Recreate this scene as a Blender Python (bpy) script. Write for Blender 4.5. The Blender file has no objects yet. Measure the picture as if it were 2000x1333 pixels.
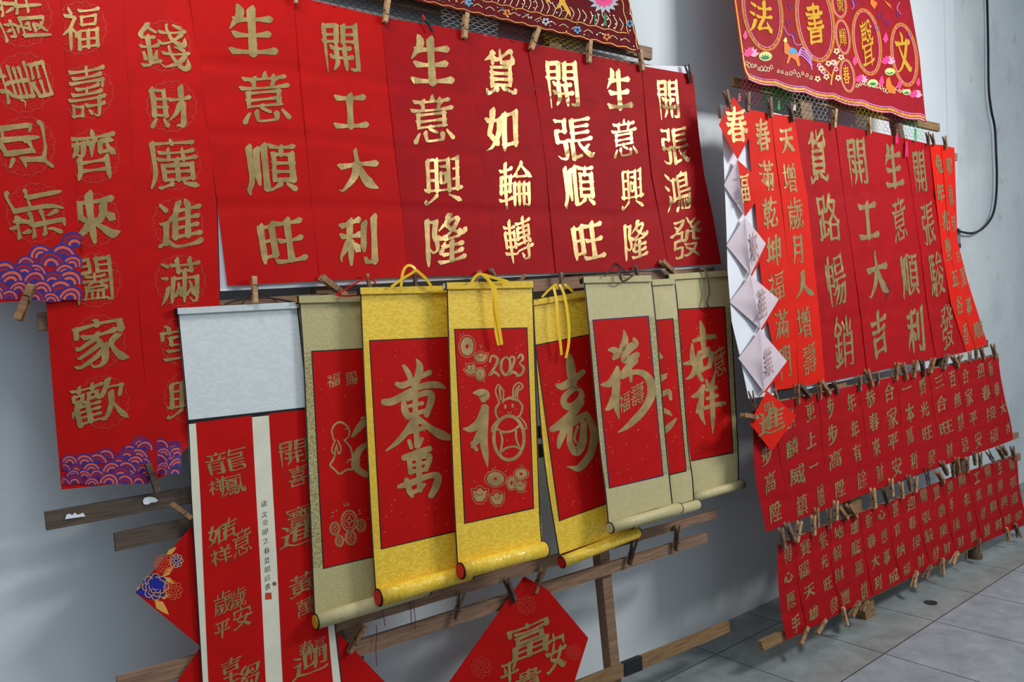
import bpy, bmesh, math, random
from mathutils import Vector, Matrix
# ------------------------------------------------------------------ camera, world, lights, exposure
SC = bpy.context.scene
COL = SC.collection
H = 1.5126                                   # eye height
YAW, PITCH, ROLL = 0.692655, 0.031214, -0.043733
FPX = 2000 * 28 / 36
cy, sy, cp, sp = math.cos(YAW), math.sin(YAW), math.cos(PITCH), math.sin(PITCH)
FWD = Vector((sy * cp, cy * cp, -sp)); _r = Vector((cy, -sy, 0)); _u = _r.cross(FWD)
RGT = _r * math.cos(ROLL) + _u * math.sin(ROLL)
UPV = -_r * math.sin(ROLL) + _u * math.cos(ROLL)
CAM = Vector((0, 0, H))
cd = bpy.data.cameras.new('camera'); cd.lens = 28; cd.sensor_width = 36; cd.clip_start = .05
cam = bpy.data.objects.new('camera', cd); COL.objects.link(cam); SC.camera = cam
cam.matrix_world = Matrix(((RGT.x, UPV.x, -FWD.x, 0), (RGT.y, UPV.y, -FWD.y, 0), (RGT.z, UPV.z, -FWD.z, H), (0, 0, 0, 1)))
cd.dof.use_dof = False
vs = SC.view_settings; vs.view_transform = 'Standard'; vs.look = 'None'; vs.gamma = 1; vs.use_curve_mapping = False
vs.exposure = -0.18
wd = bpy.data.worlds.new('world'); SC.world = wd; wd.use_nodes = True
_n = wd.node_tree.nodes; _l = wd.node_tree.links.new
_tc = _n.new('ShaderNodeTexCoord'); _sx = _n.new('ShaderNodeSeparateXYZ'); _mr = _n.new('ShaderNodeMapRange')   # pale ceiling above, darker hall below
_l(_tc.outputs['Generated'], _sx.inputs[0]); _l(_sx.outputs[2], _mr.inputs[0])
_mr.inputs[1].default_value = -.5; _mr.inputs[2].default_value = .7; _mr.inputs[3].default_value = .22; _mr.inputs[4].default_value = .66
_n['Background'].inputs[0].default_value = (.78, .91, 1, 1); _l(_mr.outputs[0], _n['Background'].inputs[1])
def tube(name, loc, sx, sy_, power, target, col=(1, .98, .95)):
    l = bpy.data.lights.new(name, 'AREA'); l.shape = 'RECTANGLE'; l.size = sx; l.size_y = sy_; l.energy = power; l.color = col
    o = bpy.data.objects.new(name, l); COL.objects.link(o); o.location = loc
    o.rotation_euler = (Vector(target) - Vector(loc)).to_track_quat('-Z', 'Y').to_euler()
tube('ceiling_tube_lamp', (.5, 1.4, 3.4), 1.2, .25, 26, (1.0, 2.1, 1.2))
tube('ceiling_tube_lamp', (4.6, -.5, 3.3), 1.3, 0.45, 112, (3.0, 2.2, 1.6), (1, .99, .97))

# ------------------------------------------------------------------ planes of the place
def nrm(v): return v.normalized()
WALL_Y = 2.295
def lean(a): return Vector((0, -math.sin(a), -math.cos(a)))
class Plane:
    def __init__(s, p, along, down):
        s.p = Vector(p); s.a = nrm(Vector(along)); s.n = nrm(s.a.cross(Vector(down)))
        if s.n.y > 0: s.n = -s.n
        s.d = nrm(s.a.cross(s.n)); 
        if s.d.z > 0: s.d = -s.d
    def at(s, x, y, off=0):
        """the point of the plane (moved off metres into the room) seen at pixel x, y of the 2000 x 1333 photograph"""
        d = FWD * FPX + RGT * (x - 1000) - UPV * (y - 666.5)
        q = s.p + s.n * off
        return CAM + d * ((q - CAM).dot(s.n) / d.dot(s.n))
WALL = Plane((0, WALL_Y, 0), (1, 0, 0), (0, 0, -1))
FLOOR = Plane((0, 0, 0), (1, 0, 0), (0, 1, 0)); FLOOR.n = Vector((0, 0, 1))
R1 = Plane((2.82, 1.98, .125), (1, -.035, .012), lean(math.radians(4.6)))
R2 = Plane((3.635, 1.81, 0), (1, -.02, .012), lean(math.radians(5.0)))
def pxm(pl, x, y):                            # metres per pixel there
    return (pl.at(x, y) - CAM).dot(FWD) / FPX

# ------------------------------------------------------------------ materials
def sl(c): c = c / 255; return c / 12.92 if c <= .04045 else ((c + .055) / 1.055) ** 2.4
def rgb(*c): return (sl(c[0]), sl(c[1]), sl(c[2]), 1)
MATS = {}
def mat(name, col, rough=.6, metal=0, noise=0, nscale=40, bump=0, bscale=300, spec=.3, col2=None, sheen=0, trans=0):
    if name in MATS: return MATS[name]
    m = bpy.data.materials.new(name); m.use_nodes = True; MATS[name] = m
    nt = m.node_tree; b = nt.nodes['Principled BSDF']
    b.inputs['Base Color'].default_value = rgb(*col); b.inputs['Roughness'].default_value = rough
    b.inputs['Metallic'].default_value = metal; b.inputs['Specular IOR Level'].default_value = spec
    tc = nt.nodes.new('ShaderNodeTexCoord')
    if noise or col2:
        n = nt.nodes.new('ShaderNodeTexNoise'); n.inputs['Scale'].default_value = nscale; n.inputs['Detail'].default_value = 5
        nt.links.new(tc.outputs['Object'], n.inputs['Vector'])
        r = nt.nodes.new('ShaderNodeValToRGB'); r.color_ramp.elements[0].position = .35; r.color_ramp.elements[1].position = .68
        c2 = col2 or tuple(max(0, c * (1 - noise)) for c in col)
        r.color_ramp.elements[0].color = rgb(*c2); r.color_ramp.elements[1].color = rgb(*col)
        nt.links.new(n.outputs['Fac'], r.inputs[0]); nt.links.new(r.outputs[0], b.inputs['Base Color'])
    if bump:
        n = nt.nodes.new('ShaderNodeTexNoise'); n.inputs['Scale'].default_value = bscale; n.inputs['Detail'].default_value = 3
        nt.links.new(tc.outputs['Object'], n.inputs['Vector'])
        bp = nt.nodes.new('ShaderNodeBump'); bp.inputs['Strength'].default_value = bump; bp.inputs['Distance'].default_value = .002
        nt.links.new(n.outputs['Fac'], bp.inputs['Height']); nt.links.new(bp.outputs[0], b.inputs['Normal'])
    return m
def brocade(name, base, fig, scale=55, rough=.42):
    """woven silk: swirling figure a shade lighter than the ground"""
    m = bpy.data.materials.new(name); m.use_nodes = True; MATS[name] = m; nt = m.node_tree; b = nt.nodes['Principled BSDF']
    tc = nt.nodes.new('ShaderNodeTexCoord')
    v = nt.nodes.new('ShaderNodeTexVoronoi'); v.inputs['Scale'].default_value = scale
    w = nt.nodes.new('ShaderNodeTexWave'); w.wave_type = 'RINGS'; w.inputs['Scale'].default_value = scale * .35; w.inputs['Distortion'].default_value = 14; w.inputs['Detail Scale'].default_value = 2.2
    nt.links.new(tc.outputs['Object'], v.inputs['Vector']); nt.links.new(tc.outputs['Object'], w.inputs['Vector'])
    mm = nt.nodes.new('ShaderNodeMath'); mm.operation = 'MULTIPLY'; nt.links.new(v.outputs['Distance'], mm.inputs[0]); nt.links.new(w.outputs['Fac'], mm.inputs[1])
    r = nt.nodes.new('ShaderNodeValToRGB'); r.color_ramp.elements[0].position = .16; r.color_ramp.elements[1].position = .30
    r.color_ramp.elements[0].color = rgb(*base); r.color_ramp.elements[1].color = rgb(*fig)
    nt.links.new(mm.outputs[0], r.inputs[0]); nt.links.new(r.outputs[0], b.inputs['Base Color'])
    rr = nt.nodes.new('ShaderNodeMapRange'); rr.inputs[1].default_value = .16; rr.inputs[2].default_value = .3; rr.inputs[3].default_value = rough + .25; rr.inputs[4].default_value = rough - .08
    nt.links.new(mm.outputs[0], rr.inputs[0]); nt.links.new(rr.outputs[0], b.inputs['Roughness'])
    b.inputs['Specular IOR Level'].default_value = .55
    bp = nt.nodes.new('ShaderNodeBump'); bp.inputs['Strength'].default_value = .25; bp.inputs['Distance'].default_value = .001
    nt.links.new(mm.outputs[0], bp.inputs['Height']); nt.links.new(bp.outputs[0], b.inputs['Normal'])
    return m
def wood(name, c1, c2, sc=9):
    m = bpy.data.materials.new(name); m.use_nodes = True; MATS[name] = m; nt = m.node_tree; b = nt.nodes['Principled BSDF']
    tc = nt.nodes.new('ShaderNodeTexCoord'); mp = nt.nodes.new('ShaderNodeMapping'); mp.inputs['Scale'].default_value = (2.2, 30, 42)
    n = nt.nodes.new('ShaderNodeTexNoise'); n.inputs['Scale'].default_value = sc * .4; n.inputs['Detail'].default_value = 7; n.inputs['Distortion'].default_value = .6
    nt.links.new(tc.outputs['Object'], mp.inputs[0]); nt.links.new(mp.outputs[0], n.inputs['Vector'])
    r = nt.nodes.new('ShaderNodeValToRGB'); r.color_ramp.elements[0].position = .3; r.color_ramp.elements[1].position = .7
    r.color_ramp.elements[0].color = rgb(*c1); r.color_ramp.elements[1].color = rgb(*c2)
    nt.links.new(n.outputs['Fac'], r.inputs[0]); nt.links.new(r.outputs[0], b.inputs['Base Color']); b.inputs['Roughness'].default_value = .72
    bp = nt.nodes.new('ShaderNodeBump'); bp.inputs['Strength'].default_value = .3; bp.inputs['Distance'].default_value = .002
    nt.links.new(n.outputs['Fac'], bp.inputs['Height']); nt.links.new(bp.outputs[0], b.inputs['Normal'])
    return m
GOLD = mat('gold_paint', (184, 156, 100), .36, .6, .16, 30, .14, 90, spec=.5)
GOLDB = mat('brushed_gold_ink', (180, 150, 96), .5, .2, .18, 22, .2, 90)
RED_DEEP = mat('deep_red_paper', (166, 11, 20), .62, 0, .08, 14, .2, 420, spec=.1)
RED = mat('red_paper', (186, 14, 11), .62, 0, .06, 14, .2, 420, spec=.1)
RED_ORANGE = mat('orange_red_paper', (216, 30, 14), .6, 0, .05, 14, .2, 420, spec=.1)
RED_PANEL = mat('panel_red_paper', (192, 16, 14), .6, 0, .05, 18, .15, 420, spec=.1)
RED_FAINT = mat('faint_print', (192, 46, 30), .6)
RED_DARKP = mat('dark_red_print', (160, 12, 14), .6)
WHITE = mat('white_paper', (232, 234, 242), .75, 0, .03, 8)
WHITE_BACK = mat('paper_reverse', (214, 196, 204), .75, 0, .04, 8)
SHOW = mat('show_through_ink', (172, 140, 140), .8)
SILK_W = brocade('white_silk', (208, 214, 216), (214, 220, 222), 30, .5)
CREAM = mat('cream_paper', (226, 222, 200), .7, 0, .04, 20)
BEIGE = brocade('beige_silk', (176, 164, 112), (190, 178, 128), 120, .5)
BEIGE_P = mat('plain_beige_silk', (196, 184, 136), .5, 0, .05, 60, .15, 600)
BEIGE_SIDE = brocade('patterned_beige_silk', (138, 124, 70), (188, 176, 126), 130, .5)
YEL = brocade('yellow_silk', (230, 186, 36), (242, 206, 70), 50, .36)
YEL_SIDE = brocade('dark_yellow_silk', (216, 170, 30), (232, 192, 58), 90, .42)
BLACK = mat('black_edging', (26, 22, 24), .6)
NAVY = mat('navy_line', (48, 30, 84), .6)
INK = mat('black_ink', (30, 28, 30), .7)
PURPLE = mat('indigo_print', (54, 36, 122), .6)
BLUE = mat('blue_print', (24, 34, 140), .6)
ORANGE = mat('orange_print', (218, 88, 52), .6)
OCHRE = mat('ochre_print', (222, 160, 74), .6)
RIB_Y = mat('yellow_ribbon', (244, 196, 20), .4, spec=.5)
RIB_R = mat('red_ribbon', (206, 16, 20), .45)
RIB_B = mat('brown_ribbon', (70, 44, 36), .5)
CAP_R = mat('red_cap', (196, 22, 28), .5)
CAP_Y = mat('yellow_cap', (206, 160, 40), .5)
W_MID = wood('brown_wood', (112, 82, 62), (156, 120, 94))
W_DARK = wood('dark_wood', (66, 52, 44), (96, 78, 64))
W_WARM = wood('warm_wood', (104, 76, 48), (150, 116, 74))
W_PEG = [wood('pale_peg_wood', (148, 112, 76), (188, 150, 108)), wood('tan_peg_wood', (112, 78, 50), (154, 114, 76)), wood('weathered_peg_wood', (92, 68, 54), (132, 102, 80)), wood('dark_peg_wood', (60, 42, 34), (92, 68, 54))]
STEEL = mat('rusty_wire', (74, 66, 62), .45, .8)
VELVET = mat('maroon_velvet', (112, 4, 16), .9, 0, .2, 60, .5, 900)
SATIN = mat('crimson_satin', (158, 6, 26), .55, 0, .10, 20, .2, 700, spec=.15)
def flat(name, c, r=.55): return mat(name, c, r)
PINK = flat('pink_thread', (236, 60, 130)); LPINK = flat('pale_pink_thread', (246, 160, 186)); GREEN = flat('green_thread', (30, 120, 84))
LIME = flat('pale_green_thread', (206, 214, 128)); GTHREAD = mat('gold_thread', (214, 160, 34), .45, .1); ORTH = flat('orange_thread', (216, 116, 34))
LILAC = flat('lilac_thread', (196, 130, 196)); CREAMT = flat('cream_thread', (226, 208, 160)); SKY = flat('blue_thread', (70, 150, 196)); PURT = flat('purple_thread', (110, 40, 130))
SILVER = mat('silver_sequin', (214, 216, 220), .2, .8)
NETS = {'black': flat('black_net', (34, 30, 34)), 'white': flat('white_net', (206, 204, 206)), 'red': flat('red_net', (140, 22, 40)), 'yellow': flat('yellow_net', (206, 170, 30)), 'pink': flat('pink_net', (226, 40, 110)), 'green': flat('green_net', (40, 150, 76))}

# ------------------------------------------------------------------ mesh helpers
def mesh_obj(name, V, F, m, parent=None, base=None, smooth=False, solid=0):
    base = base or Vector((0, 0, 0))
    used = sorted({i for f in F for i in f})
    if len(used) < len(V):
        ix = {q: k for k, q in enumerate(used)}; V = [V[q] for q in used]; F = [tuple(ix[q] for q in f) for f in F]
    V = [Vector(v) - base for v in V]
    if solid:
        N = [Vector((0, 0, 0)) for _ in V]; E = {}
        for f in F:
            q = (V[f[1]] - V[f[0]]).cross(V[f[2]] - V[f[0]])
            for i in f: N[i] = N[i] + q
            for a, b in zip(f, f[1:] + f[:1]): E[a, b] = 1
        k = len(V); V = V + [v - n_.normalized() * solid for v, n_ in zip(V, N)]
        F = list(F) + [tuple(i + k for i in f[::-1]) for f in F] + [(b, a, a + k, b + k) for a, b in E if (b, a) not in E]
    me = bpy.data.meshes.new(name); me.from_pydata([tuple(v) for v in V], [], F)
    me.materials.append(m); me.update()
    if smooth:
        for p in me.polygons: p.use_smooth = True
        me.set_sharp_from_angle(angle=.7)
    o = bpy.data.objects.new(name, me); COL.objects.link(o)
    if parent: o.parent = parent
    else: o.location = base
    return o
def thing(name, label, cat, base, group=None):
    o = bpy.data.objects.new(name, None); COL.objects.link(o); o.location = base; o.empty_display_size = .05
    o['label'] = label; o['category'] = cat
    if group: o['group'] = group
    return o
def tag(o, label, cat, group=None):
    o['label'] = label; o['category'] = cat
    if group: o['group'] = group
    return o
def box_from(a0, a1, b0, b1, n, t):
    """front quad a0 a1 (top edge) b0 b1 (bottom edge), pushed back by t"""
    f = [a0, a1, b1, b0]; k = [p - n * t for p in f]
    return f + k, [(3, 2, 1, 0), (4, 5, 6, 7), (0, 1, 5, 4), (1, 2, 6, 5), (2, 3, 7, 6), (3, 0, 4, 7)]
def tube_mesh(P, r, seg=8, cap=True):
    V, F = [], []
    P = [Vector(p) for p in P]; up = None
    for i, p in enumerate(P):
        t = nrm(P[min(i + 1, len(P) - 1)] - P[max(i - 1, 0)])
        if up is None: up = Vector((0, 0, 1)) if abs(t.z) < .9 else Vector((1, 0, 0))
        x = nrm(t.cross(up)); y = t.cross(x); up = -y if False else up
        rr = r[i] if isinstance(r, (list, tuple)) else r
        for k in range(seg):
            a = 2 * math.pi * k / seg; V.append(p + x * math.cos(a) * rr + y * math.sin(a) * rr)
    for i in range(len(P) - 1):
        for k in range(seg):
            F.append((i * seg + k, i * seg + (k + 1) % seg, (i + 1) * seg + (k + 1) % seg, (i + 1) * seg + k))
    if cap: F += [tuple(range(seg))[::-1], tuple((len(P) - 1) * seg + k for k in range(seg))]
    return V, F
def merge(parts):
    V, F = [], []
    for v, f in parts:
        b = len(V); V += v; F += [tuple(i + b for i in q) for q in f]
    return V, F
def smooth_line(P, n=6):
    if len(P) < 3: return P
    Q = []
    for i in range(len(P) - 1):
        p0, p1, p2, p3 = P[max(i - 1, 0)], P[i], P[i + 1], P[min(i + 2, len(P) - 1)]
        for j in range(n):
            t = j / n
            Q.append(tuple(.5 * (2 * p1[c] + (p2[c] - p0[c]) * t + (2 * p0[c] - 5 * p1[c] + 4 * p2[c] - p3[c]) * t * t + (3 * p1[c] - p0[c] - 3 * p2[c] + p3[c]) * t ** 3) for c in range(len(p1))))
    Q.append(tuple(P[-1])); return Q

# ------------------------------------------------------------------ a hanging sheet: two side edges, a plane it hangs on, and its folds
class Surf:
    def __init__(s, plane, L, R, off, folds=0, amp=.002, wave=.0015, curl=None, seed=0, mid=True):
        s.pl, s.L, s.R, s.off, s.folds, s.amp, s.wave, s.curl, s.mid = plane, L, R, off, folds, amp, wave, curl, mid
        s.ph = random.Random(seed).uniform(0, 6)
    def edge(s, E, v):
        t = max(0, min(1, v)) * (len(E) - 1); i = min(int(t), len(E) - 2); f = t - i
        return (E[i][0] + (E[i + 1][0] - E[i][0]) * f, E[i][1] + (E[i + 1][1] - E[i][1]) * f)
    def disp(s, u, v):
        d = s.wave * (math.sin(u * 5 + s.ph) + math.sin(v * 7 + u * 2 + s.ph * 2))
        if s.folds:
            z = v * s.folds; k = abs((z % 2) - 1)            # slight zigzag of the old creases
            d += s.amp * .8 * k
            g = abs(z - round(z))
            if 0 < round(z) < s.folds: d -= s.amp * .8 * max(0, 1 - g * 11)
            if s.mid: d += s.amp * .2 * (1 - abs(2 * u - 1)) - s.amp * .4 * max(0, 1 - abs(u - .5) * 10)
        if s.curl: d += s.curl(u, v)
        return d
    def px(s, u, v):
        a, b = s.edge(s.L, v), s.edge(s.R, v)
        return a[0] + (b[0] - a[0]) * u, a[1] + (b[1] - a[1]) * u
    def uv(s, x, y):
        lo, hi = 0.0, 1.0
        for _ in range(16):
            v = (lo + hi) / 2; a, b = s.edge(s.L, v), s.edge(s.R, v)
            u = (x - a[0]) / ((b[0] - a[0]) or 1)
            if a[1] + (b[1] - a[1]) * u < y: lo = v
            else: hi = v
        return max(-.05, min(1.05, u)), v
    def at(s, x, y, lift=0):
        u, v = s.uv(x, y)
        return s.pl.at(x, y, s.off + s.disp(u, v) + lift)
    def grid(s, nu, nv):
        V, F = [], []
        for j in range(nv + 1):
            for i in range(nu + 1):
                u, v = i / nu, j / nv; x, y = s.px(u, v); V.append(s.pl.at(x, y, s.off + s.disp(u, v)))
        for j in range(nv):
            for i in range(nu):
                a = j * (nu + 1) + i; F.append((a, a + nu + 1, a + nu + 2, a + 1))
        return V, F
def poly_on(surf, P, lift):
    return [surf.at(x, y, lift) for x, y in P], [tuple(range(len(P)))[::-1]]
def strip_on(surf, P, w, lift, n=6, smooth=True):
    """a painted line: points (x, y) or (x, y, width) in photograph pixels"""
    Q = [p if len(p) == 3 else (p[0], p[1], w) for p in P]
    if smooth: Q = smooth_line(Q, n)
    V, F = [], []
    for i, (x, y, ww) in enumerate(Q):
        a, b = Q[max(i - 1, 0)], Q[min(i + 1, len(Q) - 1)]
        l = math.hypot(b[0] - a[0], b[1] - a[1]) or 1; nx, ny = -(b[1] - a[1]) / l, (b[0] - a[0]) / l
        h = max(.2, ww) / 2
        V += [surf.at(x + nx * h, y + ny * h, lift), surf.at(x - nx * h, y - ny * h, lift)]
    for i in range(len(Q) - 1): F.append((2 * i, 2 * i + 1, 2 * i + 3, 2 * i + 2))
    return V, F
def brush_on(surf, P, lift):
    """a wet brush stroke with rounded ends"""
    Q = smooth_line(P, 6)
    a, b = Q[0], Q[1]; l = math.hypot(a[0] - b[0], a[1] - b[1]) or 1; d = ((a[0] - b[0]) / l, (a[1] - b[1]) / l)
    pre = [(a[0] + d[0] * a[2] * k, a[1] + d[1] * a[2] * k, a[2] * w) for k, w in ((.45, .25), (.33, .7), (.15, .95))]
    a, b = Q[-1], Q[-2]; l = math.hypot(a[0] - b[0], a[1] - b[1]) or 1; d = ((a[0] - b[0]) / l, (a[1] - b[1]) / l)
    post = [(a[0] + d[0] * a[2] * k, a[1] + d[1] * a[2] * k, a[2] * w) for k, w in ((.15, .95), (.33, .7), (.45, .25))]
    return strip_on(surf, pre + Q + post, 1, lift, smooth=False)
def ring(cx, cy_, rx, ry, n=28, tilt=0):
    return [(cx + rx * math.cos(a) + tilt * ry * math.sin(a), cy_ + ry * math.sin(a)) for a in (2 * math.pi * k / n for k in range(n))]
def ring_on(surf, cx, cy_, rx, ry, w, lift, n=28, tilt=0):
    P = ring(cx, cy_, rx, ry, n, tilt); P.append(P[0]); return strip_on(surf, P, w, lift, smooth=False)

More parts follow.
